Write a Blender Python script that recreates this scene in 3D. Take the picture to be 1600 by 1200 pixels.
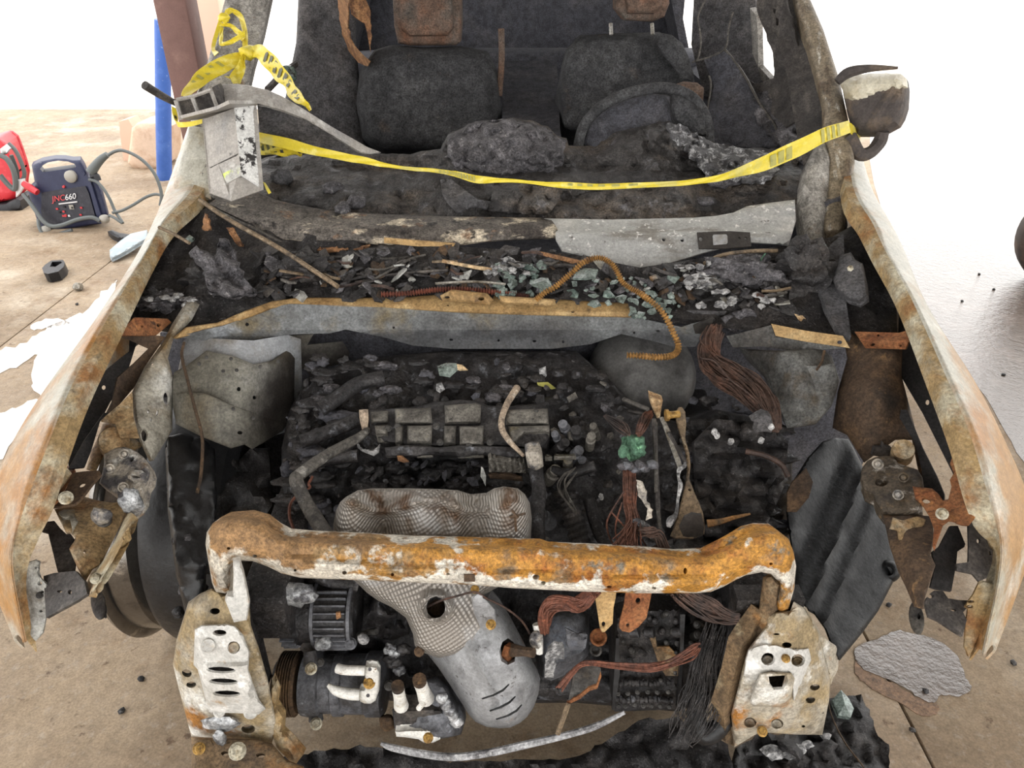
import bpy, bmesh, math, random
import numpy as np
from mathutils import Vector, Matrix, noise
from mathutils.geometry import delaunay_2d_cdt

for o in list(bpy.data.objects):
    bpy.data.objects.remove(o)
SC = bpy.context.scene
COL = SC.collection

# ---------------------------------------------------------------- camera, sky, exposure
FPX, PITCH, CAMZ = 1170.0, math.radians(30), 1.65
cam_data = bpy.data.cameras.new('camera')
cam_data.sensor_width = 36.0
cam_data.lens = FPX / 1600 * 36.0
cam_data.clip_end = 400
cam = bpy.data.objects.new('camera', cam_data)
cam.location = (0, 0, CAMZ)
cam.rotation_euler = (math.radians(90) - PITCH, 0, 0)
COL.objects.link(cam)
SC.camera = cam

world = bpy.data.worlds.new('overcast_sky')
SC.world = world
world.use_nodes = True
wn = world.node_tree
bg = wn.nodes['Background']
bg.inputs[0].default_value = (1.0, 0.99, 0.97, 1)
bg.inputs[1].default_value = 6.0
SC.view_settings.view_transform = 'Standard'
SC.view_settings.look = 'None'
SC.view_settings.gamma = 1.0
SC.view_settings.use_curve_mapping = False
SC.view_settings.exposure = -0.8

# ---------------------------------------------------------------- photograph geometry: a pixel and a depth give a point
CP, SP = math.cos(PITCH), math.sin(PITCH)

def W(px, py, Y):
    u = (px - 800) / FPX
    v = (600 - py) / FPX
    t = Y / (CP + v * SP)
    return Vector((u * t, Y, CAMZ + (-SP + v * CP) * t))

def G(px, py, z=0.0):
    u = (px - 800) / FPX
    v = (600 - py) / FPX
    t = (z - CAMZ) / (-SP + v * CP)
    return Vector((u * t, (CP + v * SP) * t, z))

def zY(px, py, z):
    return (px, py, G(px, py, z).y)

def pxm(px, py, Y):
    """metres per pixel at that point"""
    v = (600 - py) / FPX
    return Y / (CP + v * SP) / FPX

def crop(ox, oy, s, *pts):
    return [(ox + s * a, oy + s * b) for a, b in pts]

# ---------------------------------------------------------------- materials
def lin(c):
    return tuple(((x / 255) / 12.92 if x / 255 <= 0.04045 else ((x / 255 + 0.055) / 1.055) ** 2.4) for x in c) + (1.0,)

MATS = {}

def mat(name, base, layers=(), rough=0.7, metal=0.0, bumps=((60, 0.3),), spec=0.4, trans=0.0, alpha=1.0, rvar=0.0, ior=1.45, grit=0.5):
    """base colour, then layers (colour, noise scale, lo, hi, {opt}) mixed over it by noise, all in world position"""
    m = bpy.data.materials.new(name)
    m.use_nodes = True
    nt = m.node_tree
    N, L = nt.nodes, nt.links
    b = N['Principled BSDF']
    geo = N.new('ShaderNodeNewGeometry')
    cur = None
    def noise_node(scale, detail=6, stretch=None, off=0.0, rough=0.62):
        src = geo.outputs['Position']
        mp = N.new('ShaderNodeMapping')
        mp.inputs['Location'].default_value = (off * 1.7, off * 0.9, off * 2.3)
        if stretch:
            mp.inputs['Scale'].default_value = stretch
        L.new(src, mp.inputs['Vector'])
        n = N.new('ShaderNodeTexNoise')
        n.inputs['Scale'].default_value = scale
        n.inputs['Detail'].default_value = detail
        n.inputs['Roughness'].default_value = rough
        L.new(mp.outputs[0], n.inputs['Vector'])
        return n.outputs['Fac']
    rgb = N.new('ShaderNodeRGB')
    rgb.outputs[0].default_value = lin(base)
    cur = rgb.outputs[0]
    for i, ly in enumerate(layers):
        col, sc, lo, hi = ly[:4]
        opt = ly[4] if len(ly) > 4 else {}
        f = noise_node(sc, opt.get('detail', 6), opt.get('stretch'), i * 3.1 + len(name), opt.get('nr', 0.62))
        if 'mask' in opt:      # a burn, rust or tone zone: position along an axis shifts the noise threshold
            for ax, a, c, amt in opt['mask']:
                sx = N.new('ShaderNodeSeparateXYZ')
                L.new(geo.outputs['Position'], sx.inputs[0])
                mr = N.new('ShaderNodeMapRange')
                mr.inputs['From Min'].default_value = a
                mr.inputs['From Max'].default_value = c
                mr.inputs['To Min'].default_value = -amt
                mr.inputs['To Max'].default_value = amt
                L.new(sx.outputs[ax], mr.inputs['Value'])
                ad = N.new('ShaderNodeMath')
                ad.operation = 'ADD'
                L.new(f, ad.inputs[0])
                L.new(mr.outputs[0], ad.inputs[1])
                f = ad.outputs[0]
        mr = N.new('ShaderNodeMapRange')
        mr.inputs['From Min'].default_value = lo
        mr.inputs['From Max'].default_value = hi
        mr.inputs['To Max'].default_value = opt.get('amt', 1.0)
        L.new(f, mr.inputs['Value'])
        mx = N.new('ShaderNodeMix')
        mx.data_type = 'RGBA'
        L.new(mr.outputs[0], mx.inputs[0])
        L.new(cur, mx.inputs[6])
        mx.inputs[7].default_value = lin(col)
        cur = mx.outputs[2]
    if grit and bumps:      # fine soot and grime in the surface itself
        for sc, amt, lo, hi in ((170, grit, 0.36, 0.62), (34, grit * 0.8, 0.34, 0.62)):
            f = noise_node(sc, 5, None, 2.2 + sc, 0.7)
            mr = N.new('ShaderNodeMapRange')
            mr.inputs['From Min'].default_value = lo
            mr.inputs['From Max'].default_value = hi
            mr.inputs['To Min'].default_value = 1 - amt
            mr.inputs['To Max'].default_value = 1 + amt * 0.5
            L.new(f, mr.inputs['Value'])
            mx = N.new('ShaderNodeMix')
            mx.data_type = 'RGBA'
            mx.blend_type = 'MULTIPLY'
            mx.inputs[0].default_value = 1.0
            L.new(cur, mx.inputs[6])
            L.new(mr.outputs[0], mx.inputs[7])
            cur = mx.outputs[2]
    L.new(cur, b.inputs['Base Color'])
    b.inputs['Roughness'].default_value = rough
    if rvar:
        f = noise_node(9, 5, None, 5.5)
        mr = N.new('ShaderNodeMapRange')
        mr.inputs['From Min'].default_value = 0.35
        mr.inputs['From Max'].default_value = 0.65
        mr.inputs['To Min'].default_value = max(0.03, rough - rvar)
        mr.inputs['To Max'].default_value = min(1.0, rough + rvar)
        L.new(f, mr.inputs['Value'])
        L.new(mr.outputs[0], b.inputs['Roughness'])
    b.inputs['Metallic'].default_value = metal
    b.inputs['Specular IOR Level'].default_value = spec
    b.inputs['IOR'].default_value = ior
    b.inputs['Transmission Weight'].default_value = trans
    b.inputs['Alpha'].default_value = alpha
    prev = None
    for k, (sc, st) in enumerate(bumps):
        f = noise_node(sc, 5, None, 7.7 + k)
        bp = N.new('ShaderNodeBump')
        bp.inputs['Strength'].default_value = st
        bp.inputs['Distance'].default_value = 0.35 / sc
        L.new(f, bp.inputs['Height'])
        if prev:
            L.new(prev, bp.inputs['Normal'])
        prev = bp.outputs[0]
    if prev:
        L.new(prev, b.inputs['Normal'])
    MATS[name] = m
    return m

ASH = ((118, 116, 118), 190, 0.60, 0.70, {'amt': 0.55, 'detail': 3})
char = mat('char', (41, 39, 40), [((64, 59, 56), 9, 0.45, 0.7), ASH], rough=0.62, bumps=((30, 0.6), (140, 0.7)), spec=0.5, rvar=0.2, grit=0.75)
char_ash = mat('ashy_char', (76, 74, 77), [((112, 109, 112), 14, 0.42, 0.66), ((165, 162, 160), 70, 0.60, 0.70, {'amt': 0.8})], rough=0.75, bumps=((30, 0.8), (120, 0.9)), grit=0.7)
soot = mat('soot_grey', (80, 79, 81), [((104, 100, 99), 6, 0.45, 0.7), ((62, 60, 62), 11, 0.5, 0.72)], rough=0.85, bumps=((45, 0.4), (160, 0.4)), grit=0.55)  # soot grey lifted to stand in for lens haze
soot_dark = mat('soot_dark', (72, 72, 78), [((92, 90, 93), 7, 0.5, 0.75)], rough=0.85, bumps=((50, 0.5),))  # soot lifted and blued, painting the cabin haze into its colour
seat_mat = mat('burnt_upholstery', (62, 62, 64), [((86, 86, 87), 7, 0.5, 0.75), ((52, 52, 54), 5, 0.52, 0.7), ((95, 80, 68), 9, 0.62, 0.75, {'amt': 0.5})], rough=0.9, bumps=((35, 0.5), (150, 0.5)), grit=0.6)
seat_rust = mat('rusted_seat_frame', (104, 84, 72), [((92, 86, 80), 8, 0.45, 0.65), ((118, 82, 62), 14, 0.5, 0.7, {'amt': 0.8})], rough=0.9, bumps=((80, 0.3),))
crust_mat = mat('ash_crust', (78, 77, 79), [((188, 188, 190), 30, 0.50, 0.60, {'nr': 0.75}), ((44, 43, 44), 18, 0.54, 0.68)], rough=0.6, bumps=((40, 0.8), (140, 0.8)))
dash_mat = mat('melted_dashboard', (66, 63, 62), [((112, 100, 88), 5, 0.5, 0.7, {'stretch': (0.6, 1, 1.6)}), ((134, 134, 140), 16, 0.58, 0.74, {'amt': 0.75}), ((44, 43, 45), 8, 0.5, 0.7)], rough=0.68, bumps=((14, 0.9), (60, 0.8), (150, 0.5)), spec=0.5, rvar=0.25, grit=0.7)
rubber = mat('black_rubber', (27, 27, 29), [((52, 52, 54), 30, 0.6, 0.75, {'amt': 0.6})], rough=0.42, bumps=((60, 0.25),), spec=0.5, rvar=0.15)
liner_mat = mat('black_plastic', (32, 33, 35), [((50, 52, 54), 7, 0.55, 0.75, {'amt': 0.6, 'stretch': (1.5, 1, 0.5)}), ((90, 88, 86), 120, 0.66, 0.72, {'amt': 0.6})], rough=0.5, bumps=((25, 0.2), (120, 0.2)), spec=0.25, rvar=0.15)
silver = mat('scorched_silver', (168, 168, 164), [((128, 120, 100), 6, 0.5, 0.68), ((92, 86, 76), 10, 0.56, 0.72), ((205, 203, 200), 9, 0.58, 0.68), ((62, 56, 50), 30, 0.64, 0.72, {'amt': 0.8})], rough=0.55, metal=0.15, bumps=((40, 0.2), (150, 0.25)), grit=0.36)
apron_silver = mat('apron_silver', (160, 155, 143), [((120, 100, 70), 7, 0.48, 0.66), ((196, 194, 188), 9, 0.55, 0.68), ((74, 62, 48), 12, 0.58, 0.72), ((60, 50, 42), 60, 0.66, 0.72)], rough=0.55, metal=0.1, bumps=((40, 0.25), (150, 0.3)), grit=0.36)
tower_mat = mat('strut_tower_grey', (112, 109, 100), [((140, 138, 132), 7, 0.52, 0.66), ((104, 92, 72), 6, 0.5, 0.7), ((52, 48, 45), 4, 0.36, 0.62, {'mask': ((0, -0.68, -0.5, 0.2), (2, 0.8, 0.7, 0.06))})], rough=0.62, bumps=((50, 0.2), (170, 0.3)), grit=0.36)
tower_white = mat('tower_pale', (152, 154, 157), [((124, 116, 104), 10, 0.5, 0.7), ((110, 110, 108), 14, 0.6, 0.72)], rough=0.5, bumps=((60, 0.2),), grit=0.22)
booster_mat = mat('booster_steel', (88, 87, 86), [((112, 111, 110), 6, 0.5, 0.66), ((54, 52, 52), 9, 0.5, 0.66)], rough=0.5, metal=0.2, bumps=((60, 0.15),), grit=0.25)
tower_dark = mat('tower_sooty', (104, 104, 102), [((66, 62, 58), 6, 0.42, 0.62), ((140, 142, 142), 9, 0.6, 0.72), ((82, 70, 54), 12, 0.55, 0.7)], rough=0.65, bumps=((50, 0.3), (170, 0.3)))
xbar_face = mat('crossbar_grey', (112, 114, 115), [((84, 83, 82), 5, 0.48, 0.66), ((110, 100, 80), 7, 0.55, 0.7), ((150, 154, 158), 9, 0.58, 0.7), ((60, 60, 62), 5, 0.42, 0.6, {'mask': ((2, 0.9, 0.8, 0.25),), 'amt': 0.8})], rough=0.58, bumps=((60, 0.15), (160, 0.2)), grit=0.36)  # last layer turns darker grey towards the lower edge
tan_flange = mat('tan_rust', (166, 136, 92), [((128, 98, 60), 10, 0.48, 0.66), ((186, 160, 116), 16, 0.54, 0.68), ((96, 76, 56), 26, 0.6, 0.72)], rough=0.7, bumps=((90, 0.25),), grit=0.36)
bar_mat = mat('rusted_bar', (150, 122, 84), [
    ((178, 128, 56), 11, 0.45, 0.58, {'mask': ((0, -0.45, -0.05, 0.16),)}),
    ((152, 94, 44), 12, 0.53, 0.66, {'mask': ((0, -0.2, 0.4, 0.05),)}),
    ((134, 112, 86), 9, 0.56, 0.64),
    ((126, 118, 104), 17, 0.60, 0.66),
    ((214, 208, 196), 10, 0.53, 0.57, {'mask': ((2, 0.715, 0.665, 0.17), (0, -0.3, 0.35, -0.13))}),
    ((150, 118, 78), 22, 0.58, 0.64, {'mask': ((0, 0.2, -0.5, 0.1),)}),
    ((196, 188, 174), 15, 0.50, 0.55, {'mask': ((0, -0.12, -0.42, 0.11),)}),
    ((140, 108, 72), 10, 0.50, 0.56, {'mask': ((0, -0.2, -0.42, 0.05), (2, 0.69, 0.745, 0.10))}),
    ((92, 62, 36), 60, 0.64, 0.72, {'amt': 0.7})], rough=0.62, bumps=((30, 0.25), (120, 0.45)))
rail_pale = mat('scorched_pale_rail', (166, 158, 143), [((150, 132, 100), 8, 0.48, 0.60), ((150, 102, 48), 9, 0.56, 0.66), ((120, 112, 98), 11, 0.56, 0.68), ((212, 210, 204), 7, 0.58, 0.66), ((72, 62, 52), 40, 0.66, 0.73)], rough=0.6, bumps=((40, 0.3), (130, 0.5)), grit=0.36)
rail_white = mat('flaking_white', (190, 188, 183), [((176, 172, 164), 12, 0.54, 0.7), ((150, 120, 80), 16, 0.60, 0.70), ((236, 234, 230), 18, 0.55, 0.65)], rough=0.55, bumps=((50, 0.3), (140, 0.4)), grit=0.22)
rail_rust = mat('rail_rust', (112, 92, 68), [((150, 104, 52), 9, 0.55, 0.68), ((80, 66, 52), 9, 0.48, 0.66), ((150, 138, 112), 14, 0.54, 0.68)], rough=0.75, bumps=((50, 0.4), (150, 0.4)))
rust_orange = mat('rust_orange', (132, 88, 56), [((118, 66, 36), 14, 0.46, 0.66), ((168, 116, 66), 20, 0.56, 0.7), ((70, 48, 36), 30, 0.6, 0.72)], rough=0.85, bumps=((70, 0.4), (180, 0.4)))
brown_plate = mat('brown_plate', (74, 58, 44), [((98, 76, 54), 8, 0.5, 0.68), ((46, 40, 36), 7, 0.5, 0.68), ((128, 100, 68), 26, 0.62, 0.72)], rough=0.78, bumps=((60, 0.3), (160, 0.4)))
tan_plate = mat('tan_plate', (150, 126, 92), [((186, 178, 158), 12, 0.54, 0.68), ((116, 82, 48), 11, 0.52, 0.66), ((74, 66, 58), 16, 0.6, 0.72)], rough=0.7, bumps=((60, 0.3), (160, 0.4)))
casting = mat('oxidised_casting', (166, 158, 146), [((92, 90, 92), 22, 0.48, 0.58), ((200, 198, 192), 26, 0.56, 0.64), ((130, 98, 64), 18, 0.58, 0.7)], rough=0.6, bumps=((70, 0.4), (170, 0.5)))
casting_dark = mat('sooty_casting', (84, 74, 62), [((176, 170, 162), 22, 0.56, 0.64), ((52, 46, 42), 18, 0.5, 0.64), ((120, 100, 72), 24, 0.58, 0.7)], rough=0.65, bumps=((70, 0.4), (170, 0.5)))
fender_mat = mat('scorched_paint', (172, 169, 157), [((160, 150, 128), 9, 0.5, 0.66), ((204, 202, 192), 6, 0.56, 0.7), ((158, 114, 66), 5, 0.48, 0.66, {'mask': ((1, 1.75, 1.15, 0.06), (0, 0.2, -0.9, 0.05))}), ((164, 122, 70), 7, 0.50, 0.68, {'mask': ((0, 0.84, 1.0, 0.10), (2, 0.98, 0.78, 0.14)), 'amt': 0.85}), ((140, 98, 58), 24, 0.60, 0.72, {'amt': 0.6})], rough=0.42, bumps=((30, 0.12), (150, 0.25)), grit=0.22)
lip_mat = mat('rusty_lip', (150, 126, 88), [((178, 170, 148), 9, 0.48, 0.62), ((136, 96, 56), 10, 0.52, 0.66), ((92, 76, 58), 24, 0.60, 0.72)], rough=0.65, bumps=((50, 0.3), (150, 0.4)), grit=0.36)
inner_black = mat('inner_black', (40, 38, 38), [((44, 38, 34), 9, 0.55, 0.75)], rough=0.8, bumps=((60, 0.3),))
pillar_mat = mat('pillar_grey', (158, 154, 148), [((96, 92, 88), 8, 0.45, 0.65, {'stretch': (3, 1, 0.5)}), ((150, 146, 140), 10, 0.58, 0.7, {'stretch': (3, 1, 0.4)}), ((120, 92, 62), 12, 0.60, 0.72)], rough=0.6, bumps=((50, 0.3), (150, 0.3)))
pillar_dark = mat('pillar_char', (66, 62, 60), [((100, 94, 88), 8, 0.52, 0.7, {'stretch': (3, 1, 0.4)}), ((42, 40, 40), 9, 0.5, 0.7)], rough=0.7, bumps=((50, 0.4), (150, 0.3)))
pillar_edge = mat('pillar_edge', (128, 116, 98), [((86, 72, 58), 10, 0.48, 0.64, {'stretch': (3, 1, 0.3)}), ((190, 186, 176), 14, 0.58, 0.7, {'stretch': (3, 1, 0.4)})], rough=0.55, bumps=((50, 0.3),))
cowl_mat = mat('cowl_burnt', (108, 102, 96), [((70, 64, 60), 9, 0.44, 0.62, {'stretch': (0.5, 1, 1.6)}), ((190, 178, 158), 16, 0.55, 0.61, {'stretch': (0.6, 1, 1.4), 'mask': ((2, 1.05, 1.0, 0.06),)}), ((130, 98, 72), 18, 0.58, 0.7), ((40, 37, 36), 26, 0.58, 0.68)], rough=0.7, bumps=((40, 0.4), (130, 0.6)), grit=0.6)
cowl_silver = mat('cowl_silver', (168, 168, 166), [((196, 194, 190), 7, 0.5, 0.64, {'stretch': (0.5, 1, 1.2)}), ((130, 126, 120), 12, 0.54, 0.66, {'stretch': (0.4, 1, 1.4)}), ((226, 224, 220), 60, 0.60, 0.66), ((86, 80, 74), 40, 0.66, 0.72)], rough=0.5, metal=0.2, bumps=((40, 0.2), (120, 0.4)), grit=0.22)
alu = mat('burnt_aluminium', (158, 153, 147), [((142, 140, 138), 9, 0.48, 0.66), ((200, 198, 194), 12, 0.56, 0.7), ((90, 88, 86), 36, 0.65, 0.72)], rough=0.5, metal=0.2, bumps=((60, 0.15),), grit=0.22)
alu_lit = mat('flaked_aluminium', (228, 228, 226), [((60, 58, 58), 20, 0.53, 0.57, {'nr': 0.75}), ((160, 158, 156), 14, 0.58, 0.7)], rough=0.35, metal=0.3, bumps=((60, 0.2),), grit=0.22)  # flecks are flaking; the near-white base paints the face as lit
alu_green = mat('painted_stub', (176, 174, 168), [((206, 222, 110), 14, 0.47, 0.55), ((140, 138, 132), 20, 0.62, 0.7)], rough=0.55, bumps=((60, 0.15),), grit=0.22)
steel_dark = mat('dark_steel', (70, 66, 64), [((100, 94, 88), 18, 0.52, 0.68), ((46, 42, 40), 12, 0.5, 0.66)], rough=0.6, metal=0.2, bumps=((60, 0.3),))
steel = mat('bare_steel', (150, 146, 138), [((110, 100, 84), 22, 0.5, 0.66), ((190, 188, 184), 16, 0.56, 0.68)], rough=0.45, metal=0.4, bumps=((90, 0.25),))
rim_mat = mat('wheel_rim', (120, 116, 111), [((70, 65, 62), 10, 0.5, 0.68), ((196, 190, 182), 14, 0.6, 0.74)], rough=0.22, metal=0.9, bumps=((90, 0.1),), grit=0.15)
bolt_mat = mat('bolt_steel', (176, 170, 152), [((128, 112, 84), 40, 0.5, 0.64)], rough=0.45, metal=0.3, bumps=((120, 0.2),))
bolt_gold = mat('bolt_gold', (170, 134, 72), [((110, 84, 48), 50, 0.5, 0.64)], rough=0.45, metal=0.3, bumps=((120, 0.2),))
bolt_dark = mat('bolt_dark', (70, 68, 66), [((110, 106, 100), 50, 0.56, 0.7)], rough=0.5, metal=0.3, bumps=((120, 0.3),))
block_mat = mat('sooty_block', (48, 46, 47), [((74, 71, 70), 10, 0.48, 0.68), ((120, 122, 128), 34, 0.58, 0.7, {'amt': 0.7}), ((40, 39, 41), 8, 0.5, 0.66)], rough=0.55, metal=0.1, bumps=((40, 0.4), (140, 0.6)), rvar=0.2, grit=0.7)
comp_mat = mat('compressor_grey', (106, 107, 112), [((60, 58, 58), 10, 0.46, 0.62), ((104, 108, 118), 18, 0.56, 0.7), ((150, 154, 160), 40, 0.63, 0.72)], rough=0.5, metal=0.2, bumps=((50, 0.3), (150, 0.4)), grit=0.36)
valve_mat = mat('valve_cover_grey', (116, 112, 105), [((66, 62, 58), 9, 0.44, 0.62), ((132, 128, 120), 12, 0.56, 0.7), ((120, 108, 74), 18, 0.62, 0.72, {'amt': 0.7}), ((44, 42, 40), 30, 0.6, 0.7)], rough=0.6, metal=0.1, bumps=((60, 0.3), (160, 0.4)))
white_alu = mat('white_fitting', (222, 220, 214), [((180, 170, 150), 30, 0.56, 0.68), ((120, 92, 62), 50, 0.65, 0.72)], rough=0.5, bumps=((80, 0.2),), grit=0.22)
white_ash = mat('white_ash', (176, 175, 174), [((104, 103, 104), 40, 0.46, 0.58), ((60, 58, 58), 60, 0.6, 0.68)], rough=0.9, bumps=((90, 0.8),))
melt = mat('melted_aluminium', (176, 178, 180), [((96, 96, 100), 30, 0.48, 0.6), ((220, 220, 222), 24, 0.56, 0.66)], rough=0.35, metal=0.4, bumps=((60, 0.8), (150, 0.6)))
cat_mat = mat('catalyst_shield', (150, 151, 153), [((116, 116, 118), 16, 0.5, 0.66), ((176, 178, 182), 8, 0.54, 0.7), ((78, 74, 72), 60, 0.62, 0.7), ((140, 100, 60), 9, 0.64, 0.74, {'amt': 0.7})], rough=0.5, metal=0.3, bumps=((60, 0.2), (180, 0.4)), grit=0.22)
copper = mat('copper_wire', (104, 72, 60), [((134, 84, 64), 20, 0.5, 0.66), ((70, 52, 46), 14, 0.48, 0.64)], rough=0.55, metal=0.3, bumps=((90, 0.2),))
copper_dark = mat('copper_dark', (78, 60, 52), [((104, 72, 58), 16, 0.52, 0.68), ((50, 42, 40), 12, 0.48, 0.64)], rough=0.6, metal=0.2, bumps=((90, 0.2),))
copper_red = mat('copper_red', (108, 68, 54), [((146, 90, 68), 30, 0.56, 0.70), ((74, 50, 44), 20, 0.5, 0.64)], rough=0.6, metal=0.2, bumps=((90, 0.2),))
green_crust = mat('verdigris', (86, 120, 98), [((58, 92, 70), 40, 0.48, 0.6), ((140, 190, 150), 50, 0.58, 0.68), ((54, 56, 54), 24, 0.6, 0.68)], rough=0.9, bumps=((90, 0.9),))
spring_mat = mat('orange_conduit', (150, 112, 62), [((116, 82, 48), 20, 0.5, 0.64), ((92, 76, 58), 8, 0.56, 0.68)], rough=0.6, bumps=((120, 0.2),))
spring_red = mat('red_conduit', (112, 64, 50), [((76, 48, 42), 14, 0.5, 0.64)], rough=0.6, bumps=((120, 0.2),))
tape_mat = mat('yellow_tape', (216, 196, 58), [((190, 182, 110), 10, 0.54, 0.62, {'amt': 0.7}), ((226, 214, 116), 24, 0.56, 0.66)], rough=0.35, bumps=((40, 0.2),), spec=0.5, grit=0.08)
tape_ink = mat('tape_ink', (70, 72, 46), [((40, 40, 30), 60, 0.5, 0.6)], rough=0.4, bumps=())
tape_ink_soft = mat('tape_ink_soft', (164, 158, 84), [((140, 138, 80), 60, 0.5, 0.6)], rough=0.4, bumps=())
glass_green = mat('green_glass', (128, 140, 134), [((92, 104, 98), 24, 0.5, 0.66), ((60, 66, 62), 40, 0.56, 0.68)], rough=0.15, bumps=((60, 0.3),), spec=0.7, alpha=0.9)
glass_grey = mat('sooty_glass', (96, 112, 106), [((150, 168, 160), 30, 0.54, 0.66), ((50, 54, 52), 30, 0.52, 0.62)], rough=0.25, bumps=((60, 0.3),), spec=0.7)
pale_wood = mat('pale_splinter', (196, 170, 132), [((150, 116, 80), 24, 0.5, 0.66), ((226, 214, 196), 18, 0.56, 0.7)], rough=0.8, bumps=((90, 0.3),))
orange_chip = mat('orange_chip', (150, 110, 76), [((104, 74, 56), 24, 0.5, 0.66), ((180, 146, 106), 26, 0.58, 0.7)], rough=0.85, bumps=((70, 0.6),))
rod_mat = mat('tan_rod', (124, 106, 84), [((80, 70, 60), 20, 0.5, 0.66), ((160, 146, 124), 26, 0.58, 0.7)], rough=0.7, bumps=((90, 0.3),))
cable_pale = mat('pale_cable', (170, 152, 132), [((110, 96, 84), 26, 0.5, 0.64), ((212, 200, 184), 30, 0.56, 0.7)], rough=0.75, bumps=((90, 0.4),))
hose_grey = mat('grey_hose', (84, 80, 75), [((56, 53, 51), 22, 0.5, 0.64), ((140, 136, 130), 30, 0.58, 0.7)], rough=0.7, bumps=((90, 0.4),))
hose_silver = mat('silver_hose', (158, 158, 160), [((90, 88, 90), 26, 0.5, 0.62), ((206, 206, 206), 30, 0.58, 0.7)], rough=0.5, bumps=((90, 0.4),))
mirror_paint = mat('mirror_paint', (200, 194, 176), [((172, 160, 134), 12, 0.5, 0.66)], rough=0.45, bumps=((16, 0.35), (60, 0.3)), grit=0.15)
mirror_burnt = mat('mirror_burnt', (74, 68, 66), [((110, 96, 82), 14, 0.5, 0.68), ((46, 44, 44), 10, 0.5, 0.66)], rough=0.8, bumps=((60, 0.6), (150, 0.5)), grit=0.22)

# heat shield: embossed cross-hatch sheet
def make_heat_mat():
    m = mat('embossed_heat_shield', (150, 144, 137), [((112, 100, 86), 8, 0.54, 0.68, {'mask': ((2, 0.60, 0.76, 0.08),)}), ((172, 170, 168), 9, 0.54, 0.68), ((92, 72, 56), 10, 0.58, 0.68, {'mask': ((2, 0.62, 0.76, 0.10),)})], rough=0.42, metal=0.45, bumps=())
    nt = m.node_tree
    N, L = nt.nodes, nt.links
    g = N.new('ShaderNodeNewGeometry')
    hs = []
    for rot in (0.5, -1.05):
        mp = N.new('ShaderNodeMapping')
        mp.inputs['Rotation'].default_value = (0, rot, 0)
        L.new(g.outputs['Position'], mp.inputs['Vector'])
        w = N.new('ShaderNodeTexWave')
        w.inputs['Scale'].default_value = 40
        w.inputs['Distortion'].default_value = 0.4
        w.inputs['Detail'].default_value = 1
        L.new(mp.outputs[0], w.inputs['Vector'])
        hs.append(w.outputs['Fac'])
    a = N.new('ShaderNodeMath')
    a.operation = 'ADD'
    L.new(hs[0], a.inputs[0])
    L.new(hs[1], a.inputs[1])
    bp = N.new('ShaderNodeBump')
    bp.inputs['Strength'].default_value = 0.55
    bp.inputs['Distance'].default_value = 0.004
    L.new(a.outputs[0], bp.inputs['Height'])
    L.new(bp.outputs[0], N['Principled BSDF'].inputs['Normal'])
    return m
heat_mat = make_heat_mat()

concrete = mat('concrete', (152, 134, 112), [((132, 114, 94), 1.6, 0.44, 0.62), ((172, 158, 140), 2.6, 0.52, 0.68), ((120, 96, 72), 5, 0.56, 0.70, {'amt': 0.7}), ((90, 70, 54), 26, 0.62, 0.70, {'amt': 0.8}), ((160, 148, 134), 40, 0.56, 0.68, {'amt': 0.5})], rough=0.75, bumps=((30, 0.15), (140, 0.25)), rvar=0.1, grit=0.22)
joint_mat = mat('joint_filler', (120, 104, 86), rough=0.9)
gravel = mat('pale_yard', (240, 236, 230), [((214, 200, 182), 0.6, 0.54, 0.66), ((244, 242, 240), 1.4, 0.52, 0.66)], rough=0.9, bumps=((8, 0.3),), grit=0.08)
wet_mat = mat('wet_concrete', (96, 86, 80), [((116, 104, 97), 6, 0.5, 0.66), ((98, 87, 80), 11, 0.50, 0.66)], rough=0.08, bumps=((28, 0.3), (90, 0.45)), spec=0.7, ior=1.6, grit=0.08)
water_mat = mat('standing_water', (150, 136, 120), [((170, 156, 140), 3, 0.5, 0.66)], rough=0.04, bumps=((4, 0.04),), spec=1.0, ior=2.1, grit=0.08)
damp_mat = mat('damp_concrete', (126, 98, 74), [((106, 80, 58), 8, 0.5, 0.66)], rough=0.45, bumps=((40, 0.2),))
shade_mat = mat('canopy_sheet', (150, 148, 144), rough=0.6, bumps=())
navy = mat('navy_plastic', (33, 37, 64), [((42, 46, 72), 8, 0.5, 0.7), ((110, 110, 120), 90, 0.66, 0.72, {'amt': 0.5})], rough=0.5, bumps=((120, 0.1),), grit=0.08)
navy_dark = mat('navy_label', (34, 33, 42), [((52, 50, 58), 30, 0.5, 0.66)], rough=0.5, bumps=())
red_plastic = mat('red_plastic', (178, 34, 44), [((196, 70, 76), 12, 0.54, 0.7)], rough=0.4, bumps=())
black_plastic = mat('plain_black_plastic', (36, 36, 40), rough=0.45, bumps=((90, 0.15),))
grey_knob = mat('grey_knob', (150, 146, 138), rough=0.4, bumps=())
ink_red = mat('print_red', (190, 62, 66), rough=0.5, bumps=())
ink_white = mat('print_white', (206, 204, 206), rough=0.5, bumps=())
cable_grey = mat('cable_grey', (92, 96, 96), rough=0.5, bumps=())
blue_paint = mat('blue_paint', (62, 98, 172), [((84, 118, 188), 5, 0.5, 0.7), ((150, 170, 206), 30, 0.66, 0.72)], rough=0.5, bumps=((60, 0.1),), grit=0.08)
maroon = mat('maroon_paint', (122, 92, 86), [((108, 80, 74), 5, 0.5, 0.7), ((140, 110, 102), 9, 0.56, 0.72)], rough=0.6, bumps=((60, 0.1),), grit=0.08)
beige_paint = mat('beige_paint', (208, 176, 156), rough=0.6, bumps=(), grit=0.08)
clay = mat('clay_block', (206, 182, 160), [((184, 154, 130), 8, 0.5, 0.68)], rough=0.85, bumps=((40, 0.3),), grit=0.08)
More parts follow.
